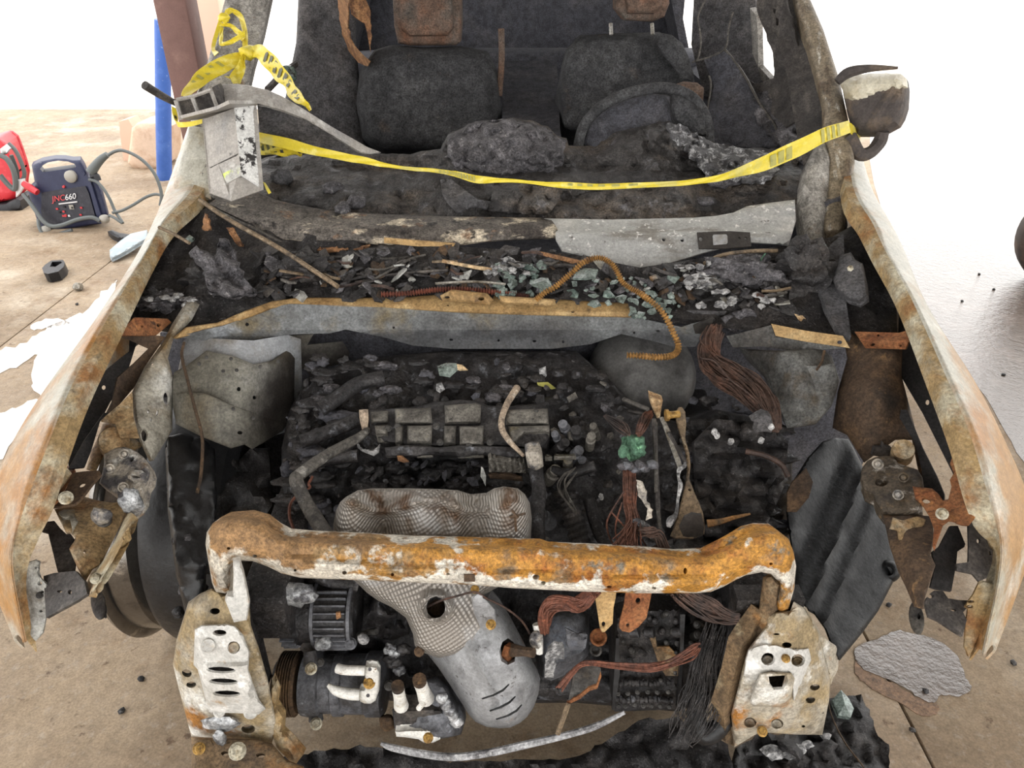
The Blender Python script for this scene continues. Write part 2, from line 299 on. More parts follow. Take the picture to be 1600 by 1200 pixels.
blue_grey = mat('grey_sheet', (150, 160, 166), [((176, 184, 188), 10, 0.5, 0.66)], rough=0.5, bumps=(), grit=0.08)
tyre_mat = mat('parked_tyre', (60, 52, 48), [((92, 74, 62), 8, 0.5, 0.68)], rough=0.75, bumps=((60, 0.2),), grit=0.3)
# ---------------------------------------------------------------- object helpers
ORIGIN = {}
NAMES = {}

def tag(o, label=None, cat=None, group=None, kind=None):
    if label: o['label'] = label
    if cat: o['category'] = cat
    if group: o['group'] = group
    if kind: o['kind'] = kind
    return o

def empty(name, loc, label=None, cat=None, group=None):
    o = bpy.data.objects.new(name, None)
    o.empty_display_size = 0.1
    COL.objects.link(o)
    o.location = loc
    ORIGIN[o.name] = Vector(loc)
    return tag(o, label, cat, group)

def obj(name, verts, faces, m, parent=None, label=None, cat=None, group=None, kind=None, angle=38, origin=None):
    """one mesh object from world-space vertices; its origin goes to its own base"""
    vs = [Vector(v) for v in verts]
    if origin is None:
        a = np.array([tuple(v) for v in vs])
        lo, hi = a.min(0), a.max(0)
        origin = Vector(((lo[0] + hi[0]) / 2, (lo[1] + hi[1]) / 2, lo[2]))
    me = bpy.data.meshes.new(name)
    me.from_pydata([tuple(v - origin) for v in vs], [], [tuple(f) for f in faces])
    me.validate()
    bm = bmesh.new()
    bm.from_mesh(me)
    bmesh.ops.recalc_face_normals(bm, faces=bm.faces)
    bm.to_mesh(me)
    bm.free()
    me.polygons.foreach_set('use_smooth', [True] * len(me.polygons))
    me.set_sharp_from_angle(angle=math.radians(angle))
    me.materials.append(m)
    o = bpy.data.objects.new(name, me)
    COL.objects.link(o)
    if parent is not None:
        o.parent = parent
        o.location = origin - ORIGIN[parent.name]
    else:
        o.location = origin
    ORIGIN[o.name] = origin
    return tag(o, label, cat, group, kind)

class MB:
    """collects shapes for one mesh"""
    def __init__(self):
        self.v, self.f = [], []
    def add(self, v, f):
        n = len(self.v)
        self.v += [Vector(p) for p in v]
        self.f += [tuple(i + n for i in q) for q in f]
        return self
    def build(self, name, m, parent=None, **k):
        return obj(name, self.v, self.f, m, parent, **k)

def spline(pts, n=6, closed=False):
    P = [np.array(p, float) for p in pts]
    if len(P) < 3:
        return [P[0] + (P[-1] - P[0]) * i / n for i in range(n + 1)]
    out = []
    N = len(P)
    rng = range(N) if closed else range(N - 1)
    for i in rng:
        if closed:
            a, b, c, d = P[i - 1], P[i], P[(i + 1) % N], P[(i + 2) % N]
        else:
            b, c = P[i], P[i + 1]
            a = P[i - 1] if i > 0 else 2 * b - c
            d = P[i + 2] if i + 2 < N else 2 * c - b
        for k in range(n):
            t = k / n
            out.append(0.5 * (2 * b + (c - a) * t + (2 * a - 5 * b + 4 * c - d) * t * t + (3 * b - a - 3 * c + d) * t ** 3))
    if not closed:
        out.append(P[-1])
    return out

def tube_geo(pts, r, segs=8, n=5, ring=None, caps=True):
    """swept tube through points; r is a number or one radius per control point"""
    P = [Vector(tuple(p)) for p in spline([tuple(p) for p in pts], n)]
    if isinstance(r, (int, float)):
        R = [r] * len(P)
    else:
        R = [float(x[0]) for x in spline([(q, 0) for q in r], n)]
    if ring:
        R = [a * ring(i) for i, a in enumerate(R)]
    V, F = [], []
    T0 = (P[1] - P[0]).normalized()
    ref = Vector((0, 0, 1)) if abs(T0.z) < 0.8 else Vector((1, 0, 0))
    nrm = T0.cross(ref).normalized()
    for i, p in enumerate(P):
        t = (P[min(i + 1, len(P) - 1)] - P[max(i - 1, 0)])
        t = t.normalized() if t.length > 1e-9 else T0
        nrm = (nrm - t * nrm.dot(t))
        nrm = nrm.normalized() if nrm.length > 1e-6 else t.orthogonal().normalized()
        bi = t.cross(nrm)
        for k in range(segs):
            a = 2 * math.pi * k / segs
            V.append(p + (nrm * math.cos(a) + bi * math.sin(a)) * R[i])
    for i in range(len(P) - 1):
        for k in range(segs):
            k2 = (k + 1) % segs
            F.append((i * segs + k, i * segs + k2, (i + 1) * segs + k2, (i + 1) * segs + k))
    if caps:
        F.append(tuple(range(segs))[::-1])
        F.append(tuple((len(P) - 1) * segs + k for k in range(segs)))
    return V, F

def tube(name, pts, r, m, parent=None, segs=8, n=5, ring=None, **k):
    V, F = tube_geo(pts, r, segs, n, ring)
    return obj(name, V, F, m, parent, **k)

def lathe_geo(p0, axis, profile, segs=24, arc=None):
    """profile of (distance along axis, radius)"""
    p0, ax = Vector(p0), Vector(axis).normalized()
    u = ax.orthogonal().normalized()
    w = ax.cross(u)
    V, F = [], []
    for s, r in profile:
        for k in range(segs):
            a = 2 * math.pi * k / segs
            V.append(p0 + ax * s + (u * math.cos(a) + w * math.sin(a)) * max(r, 1e-5))
    for i in range(len(profile) - 1):
        for k in range(segs):
            k2 = (k + 1) % segs
            F.append((i * segs + k, i * segs + k2, (i + 1) * segs + k2, (i + 1) * segs + k))
    F.append(tuple(range(segs))[::-1])
    F.append(tuple((len(profile) - 1) * segs + k for k in range(segs)))
    return V, F

def lathe(name, p0, axis, profile, m, parent=None, segs=24, **k):
    V, F = lathe_geo(p0, axis, profile, segs)
    return obj(name, V, F, m, parent, **k)

def box_geo(c, size, rot=None, bevel=0.0):
    bm = bmesh.new()
    bmesh.ops.create_cube(bm, size=1)
    bmesh.ops.scale(bm, vec=size, verts=bm.verts)
    if bevel:
        bmesh.ops.bevel(bm, geom=bm.edges[:], offset=bevel, segments=2, affect='EDGES', profile=0.5)
    M = Matrix.Translation(Vector(c)) @ (rot.to_4x4() if rot is not None else Matrix())
    bmesh.ops.transform(bm, matrix=M, verts=bm.verts)
    V = [v.co.copy() for v in bm.verts]
    F = [tuple(v.index for v in f.verts) for f in bm.faces]
    bm.free()
    return V, F

def box(name, c, size, m, parent=None, rot=None, bevel=0.0, **k):
    V, F = box_geo(c, size, rot, bevel)
    return obj(name, V, F, m, parent, **k)

_ICO = {}
def lump_geo(c, rad, amp=0.25, scale=2.0, seed=0.0, sub=3):
    if sub not in _ICO:
        bm = bmesh.new()
        bmesh.ops.create_icosphere(bm, subdivisions=sub, radius=1)
        _ICO[sub] = ([v.co.copy() for v in bm.verts], [tuple(v.index for v in f.verts) for f in bm.faces])
        bm.free()
    V0, F = _ICO[sub]
    c = Vector(c)
    V = []
    for v in V0:
        d = 1 + amp * noise.fractal(v * scale + Vector((seed, seed * 1.3, -seed)), 1.0, 2.0, 3)
        V.append(c + Vector((v.x * rad[0] * d, v.y * rad[1] * d, v.z * rad[2] * d)))
    return V, F

def lump(name, c, rad, m, parent=None, amp=0.25, scale=2.0, seed=0.0, sub=3, **k):
    V, F = lump_geo(c, rad, amp * .6, scale * .8, seed, max(sub, 3) if rad[0] > .012 else sub)
    return obj(name, V, F, m, parent, angle=100, **k)

# ---- sheet metal: an outline with a relief of depths, cut, bumped and given thickness
def make_depth(ctrl):
    if callable(ctrl):
        return ctrl
    if isinstance(ctrl, (int, float)):
        return lambda x, y: float(ctrl)
    A = np.array(ctrl, float)
    n = len(A)
    if n == 1:
        return lambda x, y: A[0, 2]
    S = 300.0
    X = (A[:, :2] - 800) / S
    Y = A[:, 2]
    if n == 2:
        d = X[1] - X[0]
        q = d @ d
        return lambda x, y: float(Y[0] + (Y[1] - Y[0]) * min(1.3, max(-0.3, ((np.array([(x - 800) / S, (y - 800) / S]) - X[0]) @ d) / q)))
    def k(r):
        return np.where(r > 1e-9, r * r * np.log(r + 1e-12), 0.0)
    if n == 3:
        co = np.linalg.lstsq(np.c_[np.ones(n), X], Y, rcond=None)[0]
        return lambda x, y: float(co[0] + co[1] * (x - 800) / S + co[2] * (y - 800) / S)
    K = k(np.linalg.norm(X[:, None] - X[None], axis=2)) + np.eye(n) * 1e-3
    Pm = np.c_[np.ones(n), X]
    M_ = np.block([[K, Pm], [Pm.T, np.zeros((3, 3))]])
    sol = np.linalg.lstsq(M_, np.r_[Y, 0, 0, 0], rcond=None)[0]
    w, co = sol[:n], sol[n:]
    def f(x, y):
        q = np.array([(x - 800) / S, (y - 800) / S])
        return float(w @ k(np.linalg.norm(X - q, axis=1)) + co[0] + co[1] * q[0] + co[2] * q[1])
    return f

def in_poly(P, x, y):
    x1, y1 = P[:, 0], P[:, 1]
    x2, y2 = np.roll(x1, -1), np.roll(y1, -1)
    c = ((y1 > y) != (y2 > y))
    with np.errstate(divide='ignore', invalid='ignore'):
        xs = (x2 - x1) * (y - y1) / (y2 - y1) + x1
    return bool(np.sum(c & (x < xs)) % 2)

def dist_poly(P, x, y):
    a = P
    b = np.roll(P, -1, axis=0)
    d = b - a
    q = np.array([x, y])
    t = np.clip(np.sum((q - a) * d, 1) / np.maximum(np.sum(d * d, 1), 1e-9), 0, 1)
    return float(np.min(np.linalg.norm(a + d * t[:, None] - q, axis=1)))

def hole_poly(h):
    if len(h) == 2 and not isinstance(h[0], (int, float)):
        return np.array(h, float)
    if isinstance(h[0], (tuple, list)):
        return np.array(h, float)
    cx, cy, rx, ry = h[:4]
    an = math.radians(h[4]) if len(h) > 4 else 0
    n = 12
    out = []
    for k in range(n):
        a = 2 * math.pi * k / n
        x, y = rx * math.cos(a), ry * math.sin(a)
        out.append((cx + x * math.cos(an) - y * math.sin(an), cy + x * math.sin(an) + y * math.cos(an)))
    return np.array(out)

def plate_geo(outline, depth, holes=(), thick=0.004, step=14, puff=0, puffd=0.02, bump=None, jag=0.0, curve=False, back=None, seed=1, wob=0.0, wobs=0.03):
    rnd = random.Random(seed)
    if curve:
        outline = [tuple(p) for p in spline(outline, 4, closed=True)]
    O = []
    n = len(outline)
    for i in range(n):
        a, b = np.array(outline[i], float), np.array(outline[(i + 1) % n], float)
        k = max(1, int(round(np.linalg.norm(b - a) / step)))
        for j in range(k):
            p = a + (b - a) * j / k
            if jag:
                p = p + np.array([rnd.uniform(-jag, jag), rnd.uniform(-jag, jag)])
            O.append(p)
    O = np.array(O)
    H = [hole_poly(h) for h in holes]
    D = make_depth(depth)
    pts = [tuple(p) for p in O]
    edges = [(i, (i + 1) % len(O)) for i in range(len(O))]
    for h in H:
        s = len(pts)
        pts += [tuple(p) for p in h]
        edges += [(s + i, s + (i + 1) % len(h)) for i in range(len(h))]
    lo, hi = O.min(0), O.max(0)
    y = lo[1] + step * 0.5
    row = 0
    while y < hi[1]:
        x = lo[0] + step * (0.5 if row % 2 else 0.95)
        while x < hi[0]:
            if in_poly(O, x, y) and dist_poly(O, x, y) > step * 0.4 and not any(in_poly(h, x, y) or dist_poly(h, x, y) < step * 0.3 for h in H):
                pts.append((x, y))
            x += step
        y += step * 0.87
        row += 1
    if puff:          # extra rows close to the rim keep the rolled edge round
        m = len(O)
        for i in range(m):
            a, b, c = O[i - 1], O[i], O[(i + 1) % m]
            t = c - a
            l = np.linalg.norm(t)
            if l < 1e-6:
                continue
            nn = np.array([-t[1], t[0]]) / l
            for q in (0.12, 0.4):
                for sg in (1, -1):
                    p = b + nn * sg * puff * q
                    if in_poly(O, *p) and dist_poly(O, *p) > puff * q * 0.8 and not any(in_poly(h, *p) for h in H):
                        pts.append(tuple(p))
    vo, eo, fo, *_ = delaunay_2d_cdt([Vector(p) for p in pts], edges, [], 0, 1e-4)
    V2 = np.array([tuple(v) for v in vo])
    F = []
    for f in fo:
        c = V2[list(f)].mean(0)
        if in_poly(O, *c) and not any(in_poly(h, *c) for h in H):
            F.append(tuple(f))
    used = sorted({i for f in F for i in f})
    mp = {i: j for j, i in enumerate(used)}
    F = [tuple(mp[i] for i in f) for f in F]
    V = []
    for i in used:
        x, yy = V2[i]
        Y = D(x, yy)
        if puff:
            d = min(1.0, dist_poly(O, x, yy) / puff)
            Y += puffd * (1 - math.sqrt(max(0.0, 1 - (1 - d) ** 2)))
        if bump:
            Y -= bump(x, yy)
        if wob:
            p = W(x, yy, Y)
            Y += wob * noise.fractal(p / wobs + Vector((seed, 0, 0)), 0.9, 2.0, 3)
        V.append(W(x, yy, Y))
    # orient towards the camera, then thickness
    nm = Vector((0, 0, 0))
    FF = []
    for f in F:
        a, b, c = V[f[0]], V[f[1]], V[f[2]]
        q = (b - a).cross(c - a)
        if q.dot(Vector((0, 0, CAMZ)) - a) < 0:
            f = f[::-1]
            q = -q
        FF.append(f)
        nm += q
    nm.normalize()
    if back is not None:
        off = [Vector(back)] * len(V)
    elif thick > 0.012:
        off = [-nm * thick] * len(V)
    else:
        vn = [Vector((0, 0, 0)) for _ in V]
        for f in FF:
            a, b, c = V[f[0]], V[f[1]], V[f[2]]
            q = (b - a).cross(c - a)
            for i in f:
                vn[i] += q
        off = [-(q.normalized() * 0.5 + nm * 0.5).normalized() * thick for q in vn]
    nV = len(V)
    cnt = {}
    for f in FF:
        for i in range(3):
            e = (f[i], f[(i + 1) % 3])
            cnt[e] = cnt.get(e, 0) + 1
    allF = list(FF) + [tuple(i + nV for i in f[::-1]) for f in FF]
    for (a, b) in cnt:
        if (b, a) not in cnt:
            allF.append((b, a, a + nV, b + nV))
    return V + [v + o for v, o in zip(V, off)], allF

def plate(name, outline, depth, m, parent=None, label=None, cat=None, group=None, kind=None, angle=38, **k):
    V, F = plate_geo(outline, depth, **k)
    if k.get('wob', 0) > .012:
        angle = 75
    return obj(name, V, F, m, parent, label, cat, group, kind, angle)

def bolt_geo(p, n, r, h=None, washer=True):
    n = Vector(n).normalized()
    h = h or r * 0.9
    V, F = [], []
    mb = MB()
    if washer:
        mb.add(*lathe_geo(p, n, [(-r * 0.3, r * 1.35), (r * 0.25, r * 1.35), (r * 0.32, r * 1.2)], 14))
    mb.add(*lathe_geo(p, n, [(0, r), (h * 0.8, r), (h, r * 0.82)], 6))
    return mb

def view_n(p):
    return (Vector((0, 0, CAMZ)) - Vector(p)).normalized()

def bolt(px, py, Y, rpx, m, parent, name='bolt', n=None, washer=True, h=None):
    p = W(px, py, Y)
    r = rpx * pxm(px, py, Y)
    nn = Vector(n) if n else (view_n(p) + Vector((0, 0, 0.25))).normalized()
    return bolt_geo(p, nn, r, (h * pxm(px, py, Y)) if h else None, washer).build(name, m, parent)

def bundle(name, path, count, spread, r, m, parent=None, seed=0, twist=0.0, segs=5, n=4, fray=1.0, **k):
    """many fine strands along one path"""
    rnd = random.Random(seed)
    mb = MB()
    P = [Vector(tuple(p)) for p in path]
    sp = spread if isinstance(spread, (list, tuple)) else [spread] * len(P)
    for c in range(count):
        a = rnd.uniform(0, 6.28)
        q = math.sqrt(rnd.uniform(0, 1))
        pts = []
        for i, p in enumerate(P):
            aa = a + twist * i + rnd.uniform(-0.3, 0.3)
            d = Vector((math.cos(aa), 0.6 * math.sin(aa), 0.7 * math.sin(aa))) * q * sp[i]
            j = sp[i] * 0.12 * fray
            pts.append(p + d + Vector((rnd.uniform(-j, j), rnd.uniform(-j, j), rnd.uniform(-j, j))))
        mb.add(*tube_geo(pts, r, segs, n))
    return mb.build(name, m, parent, kind='stuff' if parent is not None and count > 3 else None, **k)

def shard_geo(c, size, rnd, thick=0.003, n=None, stretch=1.0, tilt=0.8):
    k = n or rnd.choice((4, 5, 5, 6))
    nv = Vector((rnd.uniform(-tilt, tilt), rnd.uniform(-tilt, tilt) - 0.35, 1)).normalized()
    u = nv.orthogonal().normalized()
    u = Matrix.Rotation(rnd.uniform(0, 6.28), 3, nv) @ u
    w = nv.cross(u)
    P = []
    a0 = rnd.uniform(0, 6.28)
    for i in range(k):
        a = a0 + 2 * math.pi * (i + rnd.uniform(-0.25, 0.25)) / k
        q = size * rnd.uniform(0.65, 1.15)
        P.append(u * math.cos(a) * q * stretch + w * math.sin(a) * q)
    V = [Vector(c) + p + nv * (thick / 2 + rnd.uniform(-0.1, 0.25) * size * 0.4) for p in P]
    V += [v - nv * thick for v in V]
    V.append(Vector(c) + nv * (thick + size * 0.12))
    F = [(i, (i + 1) % k, 2 * k) for i in range(k)]
    F += [(i, i + k, (i + 1) % k + k, (i + 1) % k) for i in range(k)] + [tuple(range(k, 2 * k))]
    return V, F
# ---------------------------------------------------------------- the setting
def grid_sheet(rows, thick, back=None):
    """rows of world points -> thin solid sheet"""
    n, k = len(rows), len(rows[0])
    V = [Vector(tuple(p)) for r in rows for p in r]
    F = [(i * k + j, i * k + j + 1, (i + 1) * k + j + 1, (i + 1) * k + j) for i in range(n - 1) for j in range(k - 1)]
    vn = [Vector((0, 0, 0)) for _ in V]
    for f in F:
        q = (V[f[1]] - V[f[0]]).cross(V[f[3]] - V[f[0]])
        for i in f:
            vn[i] += q
    nV = len(V)
    V2 = [v - (q.normalized() if q.length > 1e-12 else Vector((0, 0, 1))) * thick for v, q in zip(V, vn)]
    rim = [(0 * k + j) for j in range(k)] + [i * k + k - 1 for i in range(1, n)] + [(n - 1) * k + j for j in range(k - 2, -1, -1)] + [i * k for i in range(n - 2, 0, -1)]
    A = F + [tuple(i + nV for i in f[::-1]) for f in F]
    for a, b in zip(rim, rim[1:] + rim[:1]):
        A.append((a, b, b + nV, a + nV))
    return V + V2, A

# concrete floor: slabs parted by saw-cut joints
floor = empty('floor', (0, 0, 0))
floor['kind'] = 'structure'
SX = [-9.0, -2.47, 0.985, 9.0]
for i in range(3):
    box('slab', ((SX[i] + SX[i + 1]) / 2, 3.0, -0.06), (SX[i + 1] - SX[i] - 0.007, 13.0, 0.12), concrete, floor, bevel=0.003)
box('joint_filler', (0, 3.0, -0.08), (18, 13.0, 0.1), joint_mat, floor)
yard = box('ground', (0, 60, -0.09), (160, 101.0, 0.1), gravel)
tag(yard, 'pale bare yard beyond the concrete', kind='structure')
# unseen open canopy, added to shade the car and the near concrete
can = empty('added_canopy', (0, 1.2, 3.05))
can['kind'] = 'structure'
box('shade_sheet', (0.6, 0.7, 3.1), (7.4, 6.2, 0.06), shade_mat, can)

# ---------------------------------------------------------------- the burnt car
car = empty('burnt_car', (0, 2.2, 0), 'burnt-out white car standing with its engine bay open and no hood, bumper or lights', 'car')

# front fenders: rolled skin from the inner lip over the crown down the side
def fender(st, sx):
    rows_s, rows_l = [], []
    ctrl = []
    for A, B, C, z, zc, drop in st:
        a, b, c = G(*A, z), G(*B, z + 0.004), G(*C, zc)
        f0 = a + Vector((-sx * 0.006, 0.0, -0.032))
        m = a.lerp(b, 0.55) + Vector((0, 0, 0.003))
        d = c + Vector((sx * 0.012, 0.0, -drop * 0.35))
        e = c + Vector((sx * 0.004, 0.0, -drop))
        ctrl.append([f0, a, m, b, c, d, e])
    cols = list(zip(*ctrl))
    fine = [spline([tuple(p) for p in c], 5) for c in cols]
    n = len(fine[0])
    for i in range(n):
        rows_l.append([fine[0][i], fine[1][i], fine[2][i]])
        arc = spline([fine[k][i] for k in (2, 3, 4, 5, 6)], 4)
        rows_s.append(arc)
    V, F = grid_sheet(rows_s, 0.004 * -sx)
    fo = obj('fender', V, F, fender_mat, car, angle=60)
    V, F = grid_sheet(rows_l, 0.004 * -sx)
    lo = obj('fender_lip', V, F, lip_mat, fo, angle=60)
    return fo
stL = [((322, 205), (308, 200), (296, 192), 1.13, 1.12, .22), ((322, 288), (295, 280), (266, 278), 1.09, 1.07, .22), ((264, 350), (252, 345), (241, 343), 1.05, 1.03, .24),
       ((233, 400), (222, 400), (210, 405), 1.01, .99, .2), ((187, 490), (163, 490), (148, 500), .97, .94, .12), ((133, 600), (104, 592), (76, 600), .91, .86, .08),
       ((101, 680), (67, 680), (22, 690), .86, .80, .07), ((71, 770), (34, 757), (-10, 765), .80, .73, .10), ((42, 830), (20, 820), (-18, 840), .75, .68, .15),
       ((30, 878), (14, 888), (-8, 905), .70, .62, .16), ((44, 1000), (38, 1004), (28, 992), .56, .54, .04)]
stR = [((1316, 205), (1328, 200), (1338, 205), 1.13, 1.12, .22), ((1322, 300), (1340, 285), (1360, 288), 1.09, 1.07, .22), ((1350, 350), (1374, 352), (1390, 345), 1.05, 1.03, .24),
       ((1372, 392), (1388, 388), (1410, 385), 1.02, 1.0, .2), ((1412, 465), (1432, 470), (1448, 475), .975, .95, .12), ((1462, 590), (1490, 590), (1520, 592), .91, .86, .08),
       ((1496, 680), (1530, 680), (1568, 688), .86, .80, .07), ((1519, 760), (1556, 765), (1600, 765), .80, .73, .10), ((1540, 815), (1568, 827), (1608, 835), .75, .68, .15),
       ((1557, 866), (1567, 890), (1600, 880), .70, .63, .16), ((1528, 1012), (1538, 1024), (1550, 1008), .56, .54, .04)]
fL = fender(stL, -1)
fL['label'] = 'rust-streaked pale fender beside the bare wheel rim'
fR = fender(stR, 1)
fR['label'] = 'paler fender beside the black wheel liner'

# inner skin behind each lip
plate('fender_inner_panel', [(255, 352), (232, 415), (186, 500), (140, 600), (104, 690), (108, 735), (135, 700), (172, 628), (196, 590), (215, 530), (262, 470), (290, 400), (300, 345)],
      [zY(255, 352, .99), zY(300, 345, .99), zY(186, 500, .87), zY(262, 470, .88), zY(104, 690, .72), zY(172, 628, .73)], inner_black, car,
      holes=[(177, 551, 3, 4), (162, 605, 3, 4), (122, 629, 3, 4)], thick=.004, step=20)
plate('fender_inner_panel', [(1376, 395), (1412, 480), (1462, 605), (1497, 690), (1490, 742), (1472, 706), (1441, 644), (1407, 586), (1402, 545), (1406, 470), (1350, 400), (1338, 345), (1345, 340)],
      [zY(1376, 395, .97), zY(1338, 345, .99), zY(1412, 480, .88), zY(1405, 560, .82), zY(1497, 690, .76), zY(1475, 705, .74)], inner_black, car,
      holes=[(1442, 573, 3, 5), (1449, 628, 3, 5)], thick=.004, step=20)
# orange flange strips inside the lips
plate('lip_flange', crop(0, 350, .375, (660, 45), (655, 80), (548, 265), (560, 300), (540, 420), (520, 370), (490, 372), (500, 330), (530, 260), (600, 120), (640, 50)), [zY(245, 370, 1.0), zY(206, 451, .96), zY(190, 495, .94)], tan_flange, fL, thick=.003, step=12)
plate('lip_flange', crop(0, 350, .375, (275, 870), (298, 890), (296, 940), (280, 965), (275, 1010), (300, 1040), (240, 1130), (180, 1165), (178, 1080), (215, 960), (260, 900)), [zY(104, 680, .82), zY(102, 730, .78), zY(70, 780, .76)], lip_mat, fL, thick=.003, step=10)
plate('lip_flange', crop(1200, 350, .375, (450, 105), (490, 98), (520, 160), (560, 290), (620, 440), (600, 440), (545, 310), (500, 200), (470, 165), (455, 160)), [zY(1375, 390, 1.0), zY(1410, 459, .95), zY(1430, 515, .92)], tan_flange, fR, thick=.003, step=12)

# front tips of the fenders
plate('fender_tip_bracket', crop(0, 650, .458, (68, 508), (125, 488), (137, 500), (135, 545), (160, 570), (172, 600), (160, 625), (160, 690), (150, 740), (122, 768), (98, 748), (80, 640)),
      [zY(35, 885, .68), zY(70, 910, .67), zY(55, 1000, .56), zY(70, 985, .57)], silver, fL, holes=[(62, 912, 4, 3), (66, 925, 3, 2), (56, 887, 2, 2), (64, 955, 3, 2)], thick=.006, step=9, puff=5, puffd=.006)
plate('fender_tip_bracket', crop(1300, 640, .3333, (690, 795), (770, 820), (745, 960), (660, 1125), (640, 1160), (615, 1110), (622, 1000), (632, 935), (615, 925), (660, 860)),
      [zY(1530, 907, .67), zY(1555, 915, .66), zY(1513, 1027, .55), zY(1507, 985, .58)], lip_mat, fR, holes=[(1517, 940, 6, 2.5), (1515, 948, 6, 2.5)], thick=.006, step=9, puff=5, puffd=.006)
bolt(62, 930, W(62, 930, 0).y + G(62, 930, .645).y, 4, bolt_dark, fL)

# upper apron rails
aL = plate('apron_rail', crop(0, 350, .375, (790, 300), (832, 335), (800, 400), (722, 480), (700, 560), (722, 640), (718, 860), (640, 985), (622, 990), (580, 900), (555, 800), (550, 700), (600, 600), (680, 490), (715, 420)),
      [(296, 462, 1.66), (300, 500, 1.60), (260, 560, 1.50), (208, 620, 1.40), (268, 650, 1.42), (232, 721, 1.28), (217, 690, 1.30)], apron_silver, car,
      holes=[(225, 680, 6, 10), (260, 622, 5, 10), (236, 655, 2, 4), (246, 645, 2, 5, 15), (232, 643, 2, 3), (238, 568, 2, 3)], thick=.006, step=13, puff=14, puffd=.02)
plate('apron_side', crop(0, 350, .375, (500, 465), (660, 465), (690, 470), (600, 600), (560, 680), (500, 750), (440, 800), (470, 740), (490, 640), (560, 580), (620, 520)),
      [(188, 525, 1.5), (255, 525, 1.55), (208, 620, 1.45), (165, 650, 1.36)], brown_plate, car, thick=.005, step=16)
plate('apron_gusset', crop(0, 350, .375, (550, 700), (555, 800), (580, 890), (500, 890), (480, 830), (420, 820), (440, 800), (500, 750)), [(206, 615, 1.38), (217, 683, 1.30), (165, 655, 1.32)], tan_plate, car, thick=.005, step=12)
aR = plate('apron_rail', crop(1200, 350, .375, (300, 395), (345, 455), (372, 470), (560, 525), (556, 630), (600, 800), (640, 960), (700, 1090), (720, 1145), (690, 1150), (640, 1100), (600, 900), (530, 900), (400, 995), (330, 880), (268, 850), (290, 700), (330, 560)),
      [(1316, 500, 1.62), (1410, 549, 1.50), (1406, 590, 1.46), (1425, 650, 1.40), (1470, 777, 1.22), (1346, 715, 1.36), (1301, 669, 1.45), (1324, 560, 1.56), (1370, 620, 1.40)], brown_plate, car, thick=.006, step=16, puff=12, puffd=.02)
aR['label'] = 'soot-browned apron rail'
# dark strap along the driver-side gap
plate('apron_edge', crop(1300, 640, .3333, (290, 0), (350, 0), (425, 180), (490, 310), (525, 395), (525, 455), (490, 440), (430, 370), (420, 280), (385, 150), (330, 60)), [(1408, 640, 1.40), (1460, 745, 1.25), (1470, 785, 1.2)], inner_black, car, thick=.006, step=14)
plate('apron_edge', crop(50, 640, .25, (450, 20), (540, 20), (500, 60), (430, 60), (400, 160), (370, 260), (330, 360), (230, 370), (330, 190), (400, 90)), [(165, 645, 1.36), (145, 700, 1.28), (115, 730, 1.22)], inner_black, car, thick=.006, step=10)

# strut towers
plate('strut_tower', [(290, 530), (312, 528), (396, 532), (450, 523), (470, 530), (472, 600), (462, 670), (400, 690), (300, 665), (275, 610), (285, 560)],
      [(290, 535, 1.60), (380, 535, 1.57), (450, 525, 1.66), (472, 600, 1.66), (462, 670, 1.60), (380, 680, 1.45), (300, 660, 1.44), (280, 590, 1.53), (370, 590, 1.50)], tower_white, car, thick=.02, step=18)
tw = plate('tower_plate', crop(200, 280, .35, (205, 862), (262, 832), (350, 765), (400, 775), (480, 792), (560, 826), (640, 812), (715, 760), (745, 800), (740, 1050), (690, 1120), (600, 1180), (555, 1200), (520, 1180), (460, 1198), (340, 1150), (215, 1090), (200, 1020), (195, 900)),
      [(273, 581, 1.50), (322, 548, 1.53), (396, 569, 1.51), (452, 550, 1.64), (460, 660, 1.57), (382, 690, 1.41), (275, 660, 1.42), (340, 620, 1.435)], tower_mat, car,
      holes=[(200 + .35 * a, 280 + .35 * b, r, r) for a, b, r in ((495, 937, 3.4), (565, 975, 3), (500, 1132, 4.6))], thick=.004, step=13, puff=6, puffd=.008)
tw['label'] = 'grey spot-welded tower plate'
for a, b in ((350, 795), (318, 825), (460, 802), (590, 838), (670, 814), (425, 857), (485, 853), (325, 972), (398, 998), (470, 1026), (560, 1066), (326, 1072)):
    bolt(200 + .35 * a, 280 + .35 * b, make_depth([(273, 581, 1.485), (396, 569, 1.495), (452, 550, 1.625), (460, 660, 1.555), (382, 690, 1.395), (275, 660, 1.405), (340, 620, 1.42)])(200 + .35 * a, 280 + .35 * b), 3.2, bolt_dark, tw, name='spot_weld', washer=False, h=1)
plate('tower_skirt', crop(200, 280, .35, (212, 975), (225, 958), (260, 950), (345, 955), (480, 1015), (600, 1050), (720, 1085), (735, 1060), (690, 1125), (555, 1205), (520, 1185), (460, 1202), (340, 1155), (212, 1092)),
      [(275, 618, 1.44), (340, 614, 1.42), (452, 655, 1.555), (382, 692, 1.39), (275, 661, 1.405)], tower_mat, car, holes=[(375, 676, 4, 3)], thick=.004, step=12, puff=5, puffd=.008)
plate('strut_tower', crop(950, 280, .35, (590, 755), (690, 762), (770, 765), (950, 755), (1000, 790), (1035, 900), (1000, 1010), (930, 1090), (800, 1110), (745, 990), (700, 880), (620, 800)),
      [(1156, 544, 1.66), (1220, 548, 1.56), (1290, 548, 1.58), (1310, 600, 1.52), (1275, 660, 1.44), (1215, 640, 1.48), (1180, 580, 1.62), (1250, 590, 1.49)], tower_dark, car, thick=.02, step=16, puff=8, puffd=.015)
